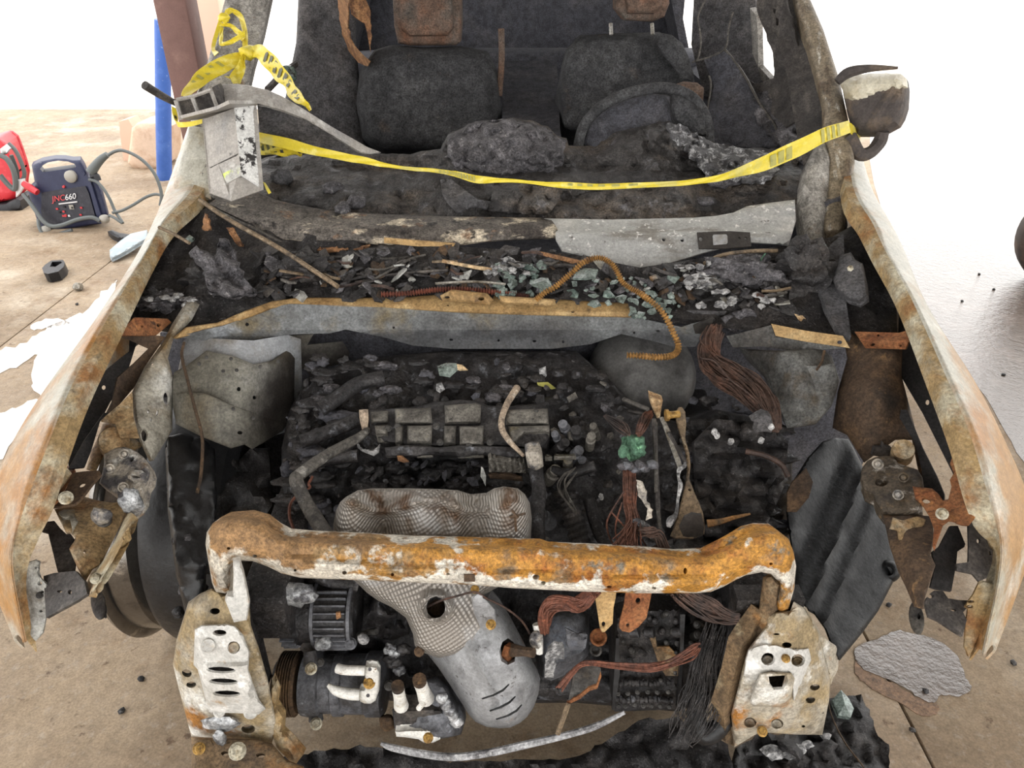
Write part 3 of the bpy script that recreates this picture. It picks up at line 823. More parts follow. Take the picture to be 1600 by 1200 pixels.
plate('tower_plate', crop(950, 280, .35, (712, 862), (820, 825), (950, 832), (1010, 820), (1030, 900), (1000, 1010), (930, 1092), (800, 1112), (750, 990)),
      [(1199, 582, 1.56), (1290, 570, 1.50), (1308, 600, 1.49), (1275, 660, 1.42), (1225, 655, 1.45)], tower_dark, car, thick=.004, step=14, puff=5, puffd=.008)

# cross bar in front of the cowl
xl = [(270, 528), (291, 511), (340, 504), (382, 486), (424, 471), (466, 465), (550, 465), (640, 464), (688, 460), (705, 453), (735, 456), (761, 458), (778, 462), (866, 467), (930, 471), (988, 474)]
xl2 = [(990, 497), (915, 495), (796, 492), (705, 488), (600, 481), (515, 480), (452, 477), (424, 483), (389, 497), (347, 514), (275, 530)]
xb_d = [(270, 525, 1.56), (424, 478, 1.66), (560, 475, 1.69), (700, 470, 1.70), (900, 485, 1.70), (1080, 500, 1.68), (1330, 540, 1.56), (270, 560, 1.56), (700, 540, 1.665), (1080, 545, 1.65), (1330, 560, 1.55)]
xD = make_depth(xb_d)
xb = plate('cowl_crossbar', [(275, 526), (347, 510), (389, 494), (424, 480), (452, 475), (515, 477), (600, 478), (705, 485), (796, 489), (915, 492), (988, 486), (1002, 484), (1013, 500), (1040, 506), (1065, 511), (1083, 505), (1116, 497), (1086, 542), (1050, 541), (1020, 533), (971, 522), (922, 538), (862, 545), (796, 545), (705, 545), (645, 540), (600, 527), (540, 515), (515, 521), (466, 522), (424, 526), (396, 531), (354, 535), (305, 531)],
      xb_d, xbar_face, car, holes=[(1028, 517, 3, 2), (991, 520, 2, 2), (835, 533, 3, 2), (705, 531, 3, 2), (615, 512, 2, 2), (779, 532, 2, 2), (880, 534, 2, 2), (386, 507, 3, 3), (1056, 501, 2, 2)], thick=.005, step=13, bump=lambda x, y: .018 * math.exp(-((y - 512) / 14) ** 2))
xf = plate('crossbar_flange', xl + xl2, lambda x, y: xD(x, y) - .012 - .0012 * max(0, 486 - y) * -1, tan_flange, xb, holes=[(698, 465, 4, 2), (752, 467, 4, 2.5), (895, 487, 3, 2), (700, 477, 2, 1.5)], thick=.006, step=11, puff=5, puffd=.01)
plate('latch_plate', crop(600, 280, .35, (250, 520), (300, 492), (460, 508), (490, 540), (470, 565), (300, 548), (262, 545)), lambda x, y: xD(x, y) - .03, tan_flange, xb, holes=[(698, 465, 5, 2.5), (752, 467, 5, 3)], thick=.006, step=7, puff=7, puffd=.012)
plate('flange_rib', crop(600, 280, .35, (515, 520), (760, 535), (770, 560), (740, 570), (540, 558), (518, 545)), lambda x, y: xD(x, y) - .028, tan_flange, xb, thick=.006, step=8, puff=7, puffd=.012)
plate('crossbar_end', [(1135, 525), (1150, 522), (1205, 508), (1212, 527), (1262, 532), (1317, 544), (1240, 549), (1191, 541), (1145, 543)], lambda x, y: xD(x, y) + .004, tower_dark, xb, thick=.005, step=12)
plate('crossbar_strip', [(1205, 506), (1260, 517), (1317, 525), (1328, 544), (1260, 534), (1212, 525)], lambda x, y: xD(x, y) - .02, tan_flange, xb, holes=[(1312, 535, 4, 3)], thick=.005, step=9)
plate('rust_bracket', [(199, 507), (210, 496), (262, 498), (268, 504), (244, 524), (187, 524)], [(199, 507, 1.50), (262, 500, 1.6), (240, 524, 1.54), (187, 524, 1.46)], rust_orange, car, holes=[(248, 508, 3, 3), (222, 510, 2, 2)], thick=.006, step=9)
plate('rust_bracket', [(1335, 518), (1370, 519), (1405, 520), (1430, 512), (1414, 546), (1352, 544)], [(1335, 518, 1.57), (1428, 513, 1.50), (1414, 546, 1.46), (1352, 544, 1.53)], rust_orange, car, holes=[(1363, 538, 4, 3), (1407, 540, 2, 2), (1372, 524, 2, 2)], thick=.006, step=9, bump=lambda x, y: .008 * math.sin(y * .25))

# cowl panel at the foot of the windshield, burnt on one side and bare silver on the other
cw_top = [(405, 300), (430, 312), (459, 319), (515, 329), (585, 334), (700, 338), (780, 339), (862, 341)]
cw_bot = [(880, 372), (840, 374), (760, 378), (700, 385), (640, 383), (588, 381), (536, 376), (490, 378), (445, 376), (410, 362), (389, 350), (350, 332), (326, 318), (345, 305), (380, 300)]
cwd = [(326, 318, 2.0), (405, 300, 2.05), (515, 329, 2.02), (700, 338, 2.0), (862, 341, 2.0), (1100, 338, 2.0), (1240, 312, 2.03), (389, 352, 1.93), (536, 378, 1.88), (700, 386, 1.87), (880, 400, 1.86), (1000, 420, 1.85), (1230, 385, 1.9)]
cD = make_depth(cwd)
plate('cowl_panel', cw_top + cw_bot, lambda x, y: cD(x, y) - .025 * math.exp(-((y - 358 + (x < 500) * (500 - x) * .2) / 13) ** 2), cowl_mat, car, thick=.008, step=12, wob=.006, puff=5, puffd=.015, label='burnt flaking half of the cowl panel')
cs = plate('cowl_panel', [(850, 341), (950, 343), (1083, 340), (1120, 337), (1146, 332), (1167, 322), (1200, 317), (1242, 312), (1244, 345), (1232, 384), (1174, 380), (1130, 388), (1097, 397), (1055, 410), (1020, 420), (1002, 421), (971, 421), (925, 402), (895, 398), (878, 394), (868, 375), (868, 360)],
      lambda x, y: cD(x, y) - .01 - .028 * (1 / (1 + math.exp(-(y - 361) / 2.5))) + .0009 * max(0, y - 372), cowl_silver, car, holes=[(1037, 374, 3, 3), (1066, 375, 3, 3)], thick=.006, step=9, puff=4, puffd=.01, label='bare silver half of the cowl panel')
bk = plate('cowl_bracket', [(1089, 363), (1140, 361), (1172, 363), (1174, 385), (1130, 388), (1092, 388)], lambda x, y: cD(x, y) - .055, tower_mat, cs, holes=[(1095, 373, 3, 4), (1155, 372, 2, 2), (1165, 372, 2, 2)], thick=.004, step=7)
plate('bracket_bump', [(1110, 364), (1139, 363), (1140, 384), (1112, 386)], lambda x, y: cD(x, y) - .06, tower_white, cs, thick=.004, step=5, puff=8, puffd=.02)

# cowl trough, firewall and the floor of the engine bay
tray_d = [(300, 400, 1.84), (300, 500, 1.64), (800, 380, 1.88), (800, 470, 1.72), (1300, 400, 1.86), (1300, 520, 1.62)]
tD = make_depth(tray_d)
plate('cowl_tray', [(262, 360), (330, 320), (400, 352), (540, 376), (700, 384), (880, 395), (1000, 418), (1230, 383), (1300, 370), (1345, 345), (1400, 460), (1402, 520), (1330, 526), (1210, 512), (1110, 502), (1010, 492), (990, 480), (780, 470), (550, 470), (420, 480), (340, 508), (280, 515), (190, 500), (230, 420)],
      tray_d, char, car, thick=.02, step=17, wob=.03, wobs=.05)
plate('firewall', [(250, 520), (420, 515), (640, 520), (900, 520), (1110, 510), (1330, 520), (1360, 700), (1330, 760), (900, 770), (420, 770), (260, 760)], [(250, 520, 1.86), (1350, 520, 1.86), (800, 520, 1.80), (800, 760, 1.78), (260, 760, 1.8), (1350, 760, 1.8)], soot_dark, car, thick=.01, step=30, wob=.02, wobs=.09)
plate('firewall_patch', crop(200, 280, .35, (720, 700), (830, 690), (800, 740), (960, 725), (990, 775), (975, 820), (850, 845), (820, 885), (790, 850), (745, 830)), [(455, 530, 1.69), (546, 545, 1.75), (487, 590, 1.70)], tower_mat, car, thick=.004, step=12, wob=.006)

# brake booster dome
bc = W(1005, 622, 1.66)
bm_ = pxm(1005, 600, 1.6)
lathe('brake_booster', bc + Vector((0, .06, .03)), (0, -.75, .62), [(-.1, 90 * bm_), (.0, 90 * bm_), (.03, 88 * bm_), (.055, 78 * bm_), (.075, 62 * bm_), (.088, 42 * bm_), (.094, 20 * bm_), (.096, .001)], booster_mat, car, segs=36)
# ---------------------------------------------------------------- pillars, cabin, wheel, mirror
plate('windshield_pillar', [(357, -20), (428, -20), (415, 40), (400, 90), (389, 140), (380, 200), (372, 290), (362, 318), (318, 308), (308, 260), (296, 200), (306, 150), (325, 95)],
      [(357, -20, 2.78), (428, -20, 2.86), (325, 95, 2.5), (400, 90, 2.56), (296, 200, 2.22), (385, 200, 2.3), (320, 308, 2.03), (365, 315, 2.06)], pillar_mat, car, thick=.05, step=13, puff=14, puffd=.03,
      bump=lambda x, y: .012 * math.sin((x + y * .28) * .42))
plate('pillar_base', [(296, 196), (322, 200), (330, 312), (318, 312), (300, 306), (262, 330), (270, 290), (284, 240)], [(296, 196, 2.2), (325, 205, 2.2), (268, 310, 2.06), (325, 312, 2.02)], fender_mat, car, thick=.01, step=12, puff=8, puffd=.02)
pR = plate('windshield_pillar', [(1236, -20), (1258, -20), (1287, 47), (1312, 125), (1328, 200), (1336, 256), (1324, 316), (1319, 365), (1285, 362), (1294, 250), (1286, 200), (1285, 165), (1268, 95), (1246, 25)],
      [(1236, -20, 2.82), (1258, -20, 2.8), (1287, 47, 2.62), (1268, 95, 2.54), (1328, 200, 2.26), (1286, 200, 2.28), (1319, 360, 1.98), (1285, 360, 1.99)], pillar_edge, car, thick=.05, step=10, puff=12, puffd=.03)
plate('inner_pillar', [(1196, -20), (1238, -20), (1262, 85), (1284, 165), (1288, 250), (1290, 300), (1258, 270), (1246, 215), (1230, 120), (1210, 40)], [(1196, -20, 2.9), (1238, -20, 2.86), (1284, 165, 2.42), (1290, 300, 2.14), (1246, 215, 2.36), (1215, 60, 2.75)], pillar_dark, car,
      holes=[(1203, 6, 3, 7), (1211, 28, 4, 6)], thick=.02, step=12, wob=.01)
plate('pillar_base', [(1256, 262), (1272, 230), (1287, 215), (1300, 245), (1298, 330), (1290, 365), (1300, 440), (1268, 430), (1252, 370), (1244, 320)], [(1256, 262, 2.14), (1287, 215, 2.24), (1298, 330, 2.04), (1246, 340, 2.04), (1280, 430, 1.86)], pillar_mat, car, thick=.03, step=11, puff=16, puffd=.05, wob=.008)
plate('hinge_plate', crop(1200, 350, .375, (285, 180), (300, 130), (345, 118), (365, 150), (395, 165), (410, 240), (415, 300), (380, 325), (330, 310), (285, 270), (268, 230)), [(1310, 410, 1.76), (1355, 440, 1.66), (1330, 400, 1.76)], soot, car, thick=.02, step=9, puff=8, puffd=.02)
for a, b in ((343, 185), (377, 310)):
    bolt(1200 + .375 * a, 350 + .375 * b, 1.655, 5, bolt_mat, car, washer=False, h=2)
plate('hinge_panel', [(1268, 420), (1300, 380), (1318, 365), (1322, 470), (1330, 525), (1312, 520), (1290, 480)], [(1268, 420, 1.80), (1318, 365, 1.90), (1325, 520, 1.58)], soot, car, thick=.02, step=12, wob=.012)

# door mirror
mir_p = crop(1200, 0, .4167, (275, 312), (300, 286), (400, 275), (500, 278), (520, 295), (525, 330), (521, 400), (508, 440), (490, 470), (440, 497), (385, 506), (330, 506), (310, 470), (298, 430), (285, 370))
mY = [(1315, 129, 2.30), (1417, 129, 2.22), (1404, 196, 2.18), (1337, 210, 2.24)]
mr = plate('door_mirror', mir_p, mY, mirror_burnt, car, thick=.07, step=9, puff=22, puffd=.06, bump=lambda x, y: .004 * math.sin(x * .4 + y * .25), label='half-burnt door mirror')
plate('mirror_cap', crop(1200, 0, .4167, (272, 316), (300, 285), (400, 274), (500, 277), (521, 295), (526, 330), (500, 345), (450, 352), (400, 372), (350, 390), (315, 392), (290, 370)), lambda x, y: make_depth(mY)(x, y) - .012, mirror_paint, mr, thick=.01, step=8, puff=20, puffd=.055, jag=1.0,
      bump=lambda x, y: .004 * math.sin(x * .35 - y * .5), label='pale paint left on the mirror cap')
tube('mirror_trim', [W(1308, 128, 2.28), W(1325, 114, 2.28), W(1358, 107, 2.26), W(1403, 106, 2.22)], [.012, .016, .011, .004], mirror_burnt, mr)
tube('mirror_arm', [W(1380, 205, 2.24), W(1374, 222, 2.24), W(1360, 238, 2.22), W(1342, 240, 2.22), W(1325, 215, 2.25)], [.018, .02, .018, .02, .025], mirror_burnt, mr)

# body sides, roof and rear of the cabin
V, F = grid_sheet([[Vector((x, y, z + .05 * (1 - (x / .7) ** 2) - .02 * ((y - 3.6) ** 2))) for x in np.linspace(-.72, .74, 7)] for y, z in ((2.88, 1.62), (3.3, 1.66), (3.8, 1.67), (4.4, 1.62))], .02)
obj('roof_panel', V, F, pillar_mat, car)
for sx in (-1, 1):
    xo = .95 * sx
    rows = [[Vector((xo - sx * .03, y, zt)), Vector((xo, y, zt - .08)), Vector((xo + sx * .02, y, .75)), Vector((xo, y, .45)), Vector((xo - sx * .05, y, .3))] for y, zt in ((2.06, 1.06), (2.5, 1.09), (3.0, 1.12), (3.6, 1.15), (4.3, 1.17))]
    V, F = grid_sheet(rows, .05 * sx)
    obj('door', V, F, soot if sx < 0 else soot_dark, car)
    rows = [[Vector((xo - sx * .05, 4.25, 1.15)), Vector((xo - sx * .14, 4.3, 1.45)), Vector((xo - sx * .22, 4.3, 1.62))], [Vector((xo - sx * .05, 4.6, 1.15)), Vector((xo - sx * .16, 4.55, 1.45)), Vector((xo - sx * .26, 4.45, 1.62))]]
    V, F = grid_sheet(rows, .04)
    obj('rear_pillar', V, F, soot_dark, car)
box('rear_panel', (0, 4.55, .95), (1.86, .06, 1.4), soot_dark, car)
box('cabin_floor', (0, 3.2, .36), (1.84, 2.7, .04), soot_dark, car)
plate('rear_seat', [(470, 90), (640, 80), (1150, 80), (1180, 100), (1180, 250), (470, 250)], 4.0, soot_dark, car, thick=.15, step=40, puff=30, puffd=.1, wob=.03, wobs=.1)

# B pillars and side trim
plate('centre_pillar', [(468, -20), (560, -20), (556, 60), (562, 130), (575, 260), (452, 262), (443, 170), (452, 120), (464, 60)], [(468, -20, 3.14), (560, -20, 3.2), (445, 170, 2.95), (570, 250, 3.0)], soot, car, thick=.06, step=20, wob=.015, wobs=.07, puff=14, puffd=.04)
lump('latch_remains', W(450, 116, 2.85), (.035, .03, .03), glass_grey, car, amp=.5)
tube('door_sill_tube', [W(418, 140, 2.75), W(440, 118, 2.85), W(462, 100, 2.95)], .012, steel_dark, car)
plate('peeling_strip', crop(450, 0, .3125, (245, -20), (305, -20), (300, 60), (300, 140), (318, 215), (370, 275), (410, 310), (400, 335), (350, 315), (300, 250), (270, 170), (258, 90)), [(526, -5, 2.9), (545, 40, 2.92), (575, 100, 2.9)], orange_chip, car, thick=.004, step=8, wob=.012, wobs=.03, jag=1)
plate('peeling_strip', crop(450, 0, .3125, (305, -20), (385, -20), (412, 60), (418, 180), (414, 260), (405, 200), (385, 120), (350, 95), (315, 70)), [(545, -5, 2.95), (578, 40, 2.97), (580, 80, 2.95)], orange_chip, car, thick=.004, step=8, wob=.012, wobs=.03, jag=1)
plate('centre_pillar', [(1085, -20), (1150, -20), (1178, -20), (1186, 60), (1186, 100), (1200, 128), (1180, 135), (1140, 160), (1100, 150), (1080, 70)], [(1085, -20, 3.3), (1178, -20, 3.2), (1190, 110, 3.0), (1090, 140, 3.1)], soot, car, thick=.05, step=18, wob=.02, wobs=.08)
plate('window_frame', crop(850, 0, .3125, (1030, 40), (1055, 70), (1066, 110), (1072, 330), (1130, 395), (1100, 410), (1045, 370), (1040, 200)), [(1172, 15, 3.08), (1185, 100, 3.0), (1200, 126, 2.9)], pillar_mat, car, thick=.02, step=8)
plate('charred_door_trim', crop(850, 0, .3125, (1070, -60), (1190, -60), (1250, 150), (1290, 300), (1300, 560), (1210, 640), (1130, 560), (1060, 480), (1000, 380), (1050, 420), (1150, 390), (1140, 260), (1110, 170), (1065, 60)), [(1184, -10, 2.85), (1240, 60, 2.7), (1256, 175, 2.5), (1190, 150, 2.75), (1228, 200, 2.5)], pillar_dark, car,
      holes=[crop(850, 0, .3125, (1145, 40), (1160, 45), (1155, 70), (1146, 62)), crop(850, 0, .3125, (1158, 90), (1174, 95), (1172, 130), (1160, 125))], thick=.008, step=10, jag=1.5, wob=.02)
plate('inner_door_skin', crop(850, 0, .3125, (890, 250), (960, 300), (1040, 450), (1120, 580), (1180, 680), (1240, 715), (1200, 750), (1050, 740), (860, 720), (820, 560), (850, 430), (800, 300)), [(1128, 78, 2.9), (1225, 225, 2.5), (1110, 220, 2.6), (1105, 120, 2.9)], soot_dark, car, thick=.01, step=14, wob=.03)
for k, pts in enumerate([((805, 0), (770, 90), (785, 200), (770, 290), (742, 312)), ((945, 60), (925, 130), (915, 220), (895, 255)), ((905, 248), (955, 310), (1010, 390), (1080, 520), (1150, 620), (1175, 675), (1235, 712)), ((895, 255), (830, 285), (760, 305)), ((825, 380), (835, 430), (815, 560))]):
    c_ = crop(850, 0, .3125, *pts)
    tube('hanging_wire', [W(x, y, 2.9 - .42 * max(0, y - 80) / 150) for x, y in c_], .0035 if k != 2 else .005, hose_grey, car, segs=5)

# seats
def seat(out, head, d, m1, m2, frame_in, side):
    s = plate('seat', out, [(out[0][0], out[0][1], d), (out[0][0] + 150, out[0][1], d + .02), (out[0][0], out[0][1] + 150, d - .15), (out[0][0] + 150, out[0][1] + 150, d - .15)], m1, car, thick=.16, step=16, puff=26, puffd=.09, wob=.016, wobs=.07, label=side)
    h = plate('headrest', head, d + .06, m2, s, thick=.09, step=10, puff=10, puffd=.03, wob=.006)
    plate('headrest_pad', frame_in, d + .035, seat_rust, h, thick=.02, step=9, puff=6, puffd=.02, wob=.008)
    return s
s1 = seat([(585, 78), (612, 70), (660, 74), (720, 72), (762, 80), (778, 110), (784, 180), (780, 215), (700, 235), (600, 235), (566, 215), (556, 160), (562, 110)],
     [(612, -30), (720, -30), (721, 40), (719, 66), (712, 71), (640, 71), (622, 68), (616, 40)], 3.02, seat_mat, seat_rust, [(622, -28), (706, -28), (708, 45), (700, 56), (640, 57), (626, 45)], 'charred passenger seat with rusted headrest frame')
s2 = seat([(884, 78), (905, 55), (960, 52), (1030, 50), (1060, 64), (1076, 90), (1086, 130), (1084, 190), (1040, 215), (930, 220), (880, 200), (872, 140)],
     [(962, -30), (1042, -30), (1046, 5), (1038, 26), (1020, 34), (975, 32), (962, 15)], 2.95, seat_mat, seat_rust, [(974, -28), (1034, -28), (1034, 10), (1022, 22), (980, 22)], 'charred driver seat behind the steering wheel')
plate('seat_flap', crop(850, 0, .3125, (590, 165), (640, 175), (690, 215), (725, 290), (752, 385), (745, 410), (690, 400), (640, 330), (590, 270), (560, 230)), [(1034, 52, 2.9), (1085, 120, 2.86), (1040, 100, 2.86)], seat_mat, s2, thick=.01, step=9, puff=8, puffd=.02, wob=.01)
for a, b in ((540, 118), (333, 118)):
    tube('headrest_post', [W(850 + .3125 * a, .3125 * b, 3.0), W(850 + .3125 * a + 1, .3125 * b + 17, 2.98)], .007, steel, s2, segs=8, n=2)
tube('seat_belt_post', [W(783, 45, 3.1), W(784, 90, 3.08), W(780, 150, 3.05)], .012, seat_rust, car)
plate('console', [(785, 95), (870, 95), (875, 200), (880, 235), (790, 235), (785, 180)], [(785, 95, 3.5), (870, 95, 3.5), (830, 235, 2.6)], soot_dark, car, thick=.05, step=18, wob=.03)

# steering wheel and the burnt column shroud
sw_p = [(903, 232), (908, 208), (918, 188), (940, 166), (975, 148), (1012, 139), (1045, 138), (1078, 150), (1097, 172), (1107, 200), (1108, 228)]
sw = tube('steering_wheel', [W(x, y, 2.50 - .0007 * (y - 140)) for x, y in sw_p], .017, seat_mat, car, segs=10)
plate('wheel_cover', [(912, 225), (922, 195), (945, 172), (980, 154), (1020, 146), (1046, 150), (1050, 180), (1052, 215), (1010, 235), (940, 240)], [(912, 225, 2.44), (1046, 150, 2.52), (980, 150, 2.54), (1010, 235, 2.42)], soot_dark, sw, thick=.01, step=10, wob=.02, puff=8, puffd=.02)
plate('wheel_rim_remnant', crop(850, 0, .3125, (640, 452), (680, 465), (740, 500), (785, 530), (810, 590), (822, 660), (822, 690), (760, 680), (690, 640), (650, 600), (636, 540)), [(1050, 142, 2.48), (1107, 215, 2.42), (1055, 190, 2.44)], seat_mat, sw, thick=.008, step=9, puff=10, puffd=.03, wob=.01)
plate('knob_remains', crop(850, 0, .3125, (650, 430), (700, 412), (770, 418), (800, 440), (795, 520), (740, 500), (690, 465)), 2.62, seat_rust, car, thick=.02, step=7, puff=8, puffd=.02, wob=.01)

# dashboard: melted, two mounds
dtop = [(404, 250), (430, 242), (500, 240), (575, 240), (640, 240), (688, 232), (700, 210), (715, 203), (740, 190), (770, 187), (800, 185), (830, 188), (856, 198), (870, 212), (885, 216), (890, 228), (930, 226), (958, 208), (1000, 198), (1040, 192), (1062, 200), (1085, 212), (1110, 226), (1150, 228), (1170, 232), (1200, 232), (1235, 230), (1256, 240), (1258, 275), (1248, 320)]
dbot = [(1200, 330), (1146, 340), (1083, 348), (950, 352), (845, 350), (700, 347), (585, 342), (515, 338), (459, 328), (405, 312)]
def dashY(x, y):
    top = np.interp(x, [404, 500, 640, 700, 800, 870, 930, 1000, 1060, 1110, 1200, 1258], [248, 240, 240, 208, 185, 212, 226, 198, 198, 226, 232, 240])
    t = min(1, max(0, (y - top) / (345 - top)))
    Y = 2.42 - .38 * t ** .8
    f = noise.fractal(Vector((x * .012, y * .02, 3)), .8, 2, 5)
    f2 = noise.fractal(Vector((x * .05, y * .06, 9)), .7, 2, 4)
    Y += -.045 * f - .02 * f2 + .05 * math.exp(-((y - 262) / 12) ** 2)
    return Y
plate('door_pad', [(1176, 150), (1200, 140), (1230, 160), (1262, 178), (1296, 250), (1296, 290), (1240, 245), (1200, 205), (1180, 180)], [(1180, 150, 2.72), (1290, 270, 2.3), (1240, 180, 2.6)], char_ash, car, thick=.02, step=8, wob=.03, jag=1)
plate('dashboard', dtop + dbot, dashY, dash_mat, car, thick=.03, step=9, jag=1.5, puff=10, puffd=.03)
plate('dash_mound', [(694, 245), (700, 215), (715, 204), (742, 190), (800, 186), (852, 198), (872, 214), (886, 218), (880, 250), (850, 268), (780, 275), (720, 262)], lambda x, y: dashY(x, y) - .05, char_ash, car, thick=.03, step=7, jag=2, wob=.03, wobs=.03, puff=26, puffd=.06)
plate('dash_mound', crop(850, 0, .3125, (500, 640), (560, 610), (640, 612), (720, 650), (810, 700), (880, 730), (1000, 760), (1060, 800), (1020, 860), (900, 870), (760, 800), (640, 760), (540, 720)), lambda x, y: dashY(x, y) - .05, dash_mat, car, thick=.03, step=7, jag=2, wob=.025, wobs=.03, puff=20, puffd=.05)
plate('ash_crust', crop(850, 0, .3125, (600, 612), (680, 622), (760, 668), (850, 716), (1000, 742), (1100, 748), (1150, 800), (1180, 850), (1100, 905), (1000, 900), (900, 872), (820, 872), (760, 800), (700, 730), (640, 670)), lambda x, y: dashY(x, y) - .085, crust_mat, car, thick=.01, step=6, jag=2.5, wob=.03, wobs=.02)
plate('melted_flap', crop(600, 280, .35, (255, 0), (300, 0), (350, 40), (420, 90), (480, 100), (460, 130), (380, 120), (330, 150), (290, 110), (262, 60)), lambda x, y: dashY(x, y) - .04, soot, car, thick=.006, step=7, wob=.03, wobs=.03)
plate('melted_flap', crop(600, 280, .35, (490, 10), (560, 8), (640, 25), (760, 40), (800, 50), (770, 110), (720, 160), (640, 150), (560, 145), (470, 135), (480, 70)), lambda x, y: dashY(x, y) - .05, dash_mat, car, thick=.006, step=7, wob=.03, wobs=.025)
rd = random.Random(5)
for k in range(7):
    x, y = rd.uniform(430, 1230), rd.uniform(262, 330)
    lump('dash_lump', W(x, y, dashY(x, y) - .02), (rd.uniform(.02, .06), .025, rd.uniform(.012, .025)), rd.choice((dash_mat, char_ash, char, soot)), car, amp=.6, seed=k, sub=2)

# wheel on the passenger side: bare rim, burnt rubber band
wc = Vector((-.78, 1.60, .33))
wh = lathe('wheel', wc + Vector((-.14, 0, 0)), (1, 0, 0), [(0.0, .17), (.01, .27), (-.06, .31), (-.058, .325), (-.045, .332), (-.035, .325), (-.03, .31), (.02, .305), (.05, .272), (.19, .262), (.2, .2)], rim_mat, car, segs=56)
lathe('burnt_tire', wc + Vector((-.085, 0, 0)), (1, 0, 0), [(0.0, .285), (.005, .328), (.02, .338), (.06, .340), (.10, .340), (.15, .336), (.19, .328), (.21, .30), (.20, .27), (.02, .27)], rubber, wh, segs=64)
plate('arch_liner', [(258, 700), (262, 682), (285, 676), (316, 684), (336, 700), (340, 780), (336, 860), (322, 900), (322, 960), (296, 985), (275, 900), (262, 800)], [(260, 690, 1.36), (330, 695, 1.4), (336, 860, 1.14), (300, 960, 1.08), (265, 820, 1.18)], rubber, car, thick=.01, step=7, puff=10, puffd=.02, wob=.012, wobs=.05)
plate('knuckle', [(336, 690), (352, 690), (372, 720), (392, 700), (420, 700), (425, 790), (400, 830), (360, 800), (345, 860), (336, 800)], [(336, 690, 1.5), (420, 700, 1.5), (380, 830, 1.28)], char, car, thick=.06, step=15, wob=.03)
rd = random.Random(8)
for k in range(12):
    x, y = rd.uniform(262, 335), rd.uniform(840, 960)
    lump('char_lump', W(x, y, 1.16), (.012, .012, .010), rd.choice((char, char_ash, rubber)), car, amp=.6, seed=k, sub=2)

# driver-side wheel liner: a big loose black sheet
def linY(x, y):
    Y = 1.52 - .00145 * (y - 690) + .0005 * (x - 1300)
    u = (x - 1300) + (y - 850) * .42
    return Y - .009 * math.exp(-((u - 5) / 7) ** 2) - .007 * math.exp(-((u - 42) / 9) ** 2) + .012 * math.exp(-((u + 45) / 20) ** 2)
ln = plate('wheel_liner', [(1228, 800), (1240, 750), (1262, 715), (1285, 690), (1305, 684), (1326, 686), (1334, 700), (1345, 722), (1362, 760), (1382, 805), (1398, 840), (1404, 868), (1398, 905), (1372, 955), (1345, 992), (1312, 1032), (1300, 1015), (1290, 985), (1272, 960), (1255, 950), (1240, 935), (1238, 870)],
           linY, liner_mat, car, thick=.006, step=9, puff=6, puffd=.012, label='black plastic wheel liner sheet')
lathe('liner_clip', W(1388, 892, linY(1388, 892) + .01), view_n(W(1388, 892, 1.2)), [(0, .026), (.012, .024), (.022, .017), (.024, .011), (.014, .009), (.012, .001)], liner_mat, ln, segs=20)
plate('liner_rust_tab', crop(1200, 350, .375, (100, 1080), (160, 1020), (188, 1075), (170, 1140), (120, 1200), (80, 1200), (80, 1120)), 1.3, brown_plate, car, thick=.004, step=10)
# ---------------------------------------------------------------- front mounts of the fenders (both sides)
cp = crop(50, 640, .25, (450, 280), (485, 250), (520, 236), (575, 232), (620, 246), (665, 270), (700, 300), (725, 340), (740, 385), (730, 440), (705, 475), (695, 515), (690, 560), (655, 615), (620, 640), (600, 625), (575, 560), (490, 512), (420, 460), (438, 400), (450, 340))
c1 = plate('headlamp_mount', cp, [(162, 710, 1.26), (235, 735, 1.22), (200, 795, 1.14)], casting, car, holes=[(206, 717, 3, 5, 20)], thick=.03, step=8, puff=5, puffd=.012, label='oxidised lamp mount with three studs')
for a, b, r in ((575, 278, 8), (483, 370, 8), (570, 485, 8)):
    x, y = 50 + .25 * a, 640 + .25 * b
    p = W(x, y, make_depth([(162, 710, 1.25), (235, 735, 1.21), (200, 795, 1.13)])(x, y))
    k = pxm(x, y, 1.2)
    lathe('stud', p, view_n(p), [(-.01, r * k), (.004, r * k), (.006, r * .75 * k), (.004, r * .6 * k), (.009, r * .45 * k), (.010, .001)], casting, c1, segs=16)
plate('mount_slot', [(198, 740), (205, 733), (222, 735), (230, 742), (226, 752), (210, 754), (200, 748)], lambda x, y: make_depth([(162, 710, 1.25), (235, 735, 1.21), (200, 795, 1.13)])(x, y) - .006, casting, c1, holes=[(212, 744, 8, 3, 10)], thick=.008, step=5, puff=4, puffd=.006)
lump('melted_drip', W(205, 784, 1.135), (.022, .016, .03), melt, c1, amp=.5, seed=3)
kx = pxm(176, 680, 1.3)
lathe('mount_bush', W(178, 690, 1.30), view_n(W(178, 690, 1.3)) + Vector((.0, 0, .5)), [(-.05, 22 * kx), (-.005, 22 * kx), (.012, 22 * kx), (.016, 20 * kx), (.017, .001)], tan_plate, car, segs=28)
plate('mount_back', crop(50, 640, .25, (410, 180), (440, 90), (520, 50), (570, 80), (580, 170), (640, 180), (690, 220), (640, 260), (560, 240), (470, 240), (400, 390), (340, 375), (370, 260)), [(160, 670, 1.36), (200, 690, 1.33), (140, 735, 1.26)], tan_plate, car, thick=.01, step=9, puff=5, puffd=.012)
plate('rust_angle', crop(50, 640, .25, (258, 362), (268, 372), (250, 420), (190, 540), (110, 610), (75, 610), (66, 590), (100, 490), (170, 390), (215, 350)), [(115, 732, 1.22), (67, 790, 1.12), (95, 770, 1.12)], rust_orange, car, thick=.006, step=8, puff=5, puffd=.012)
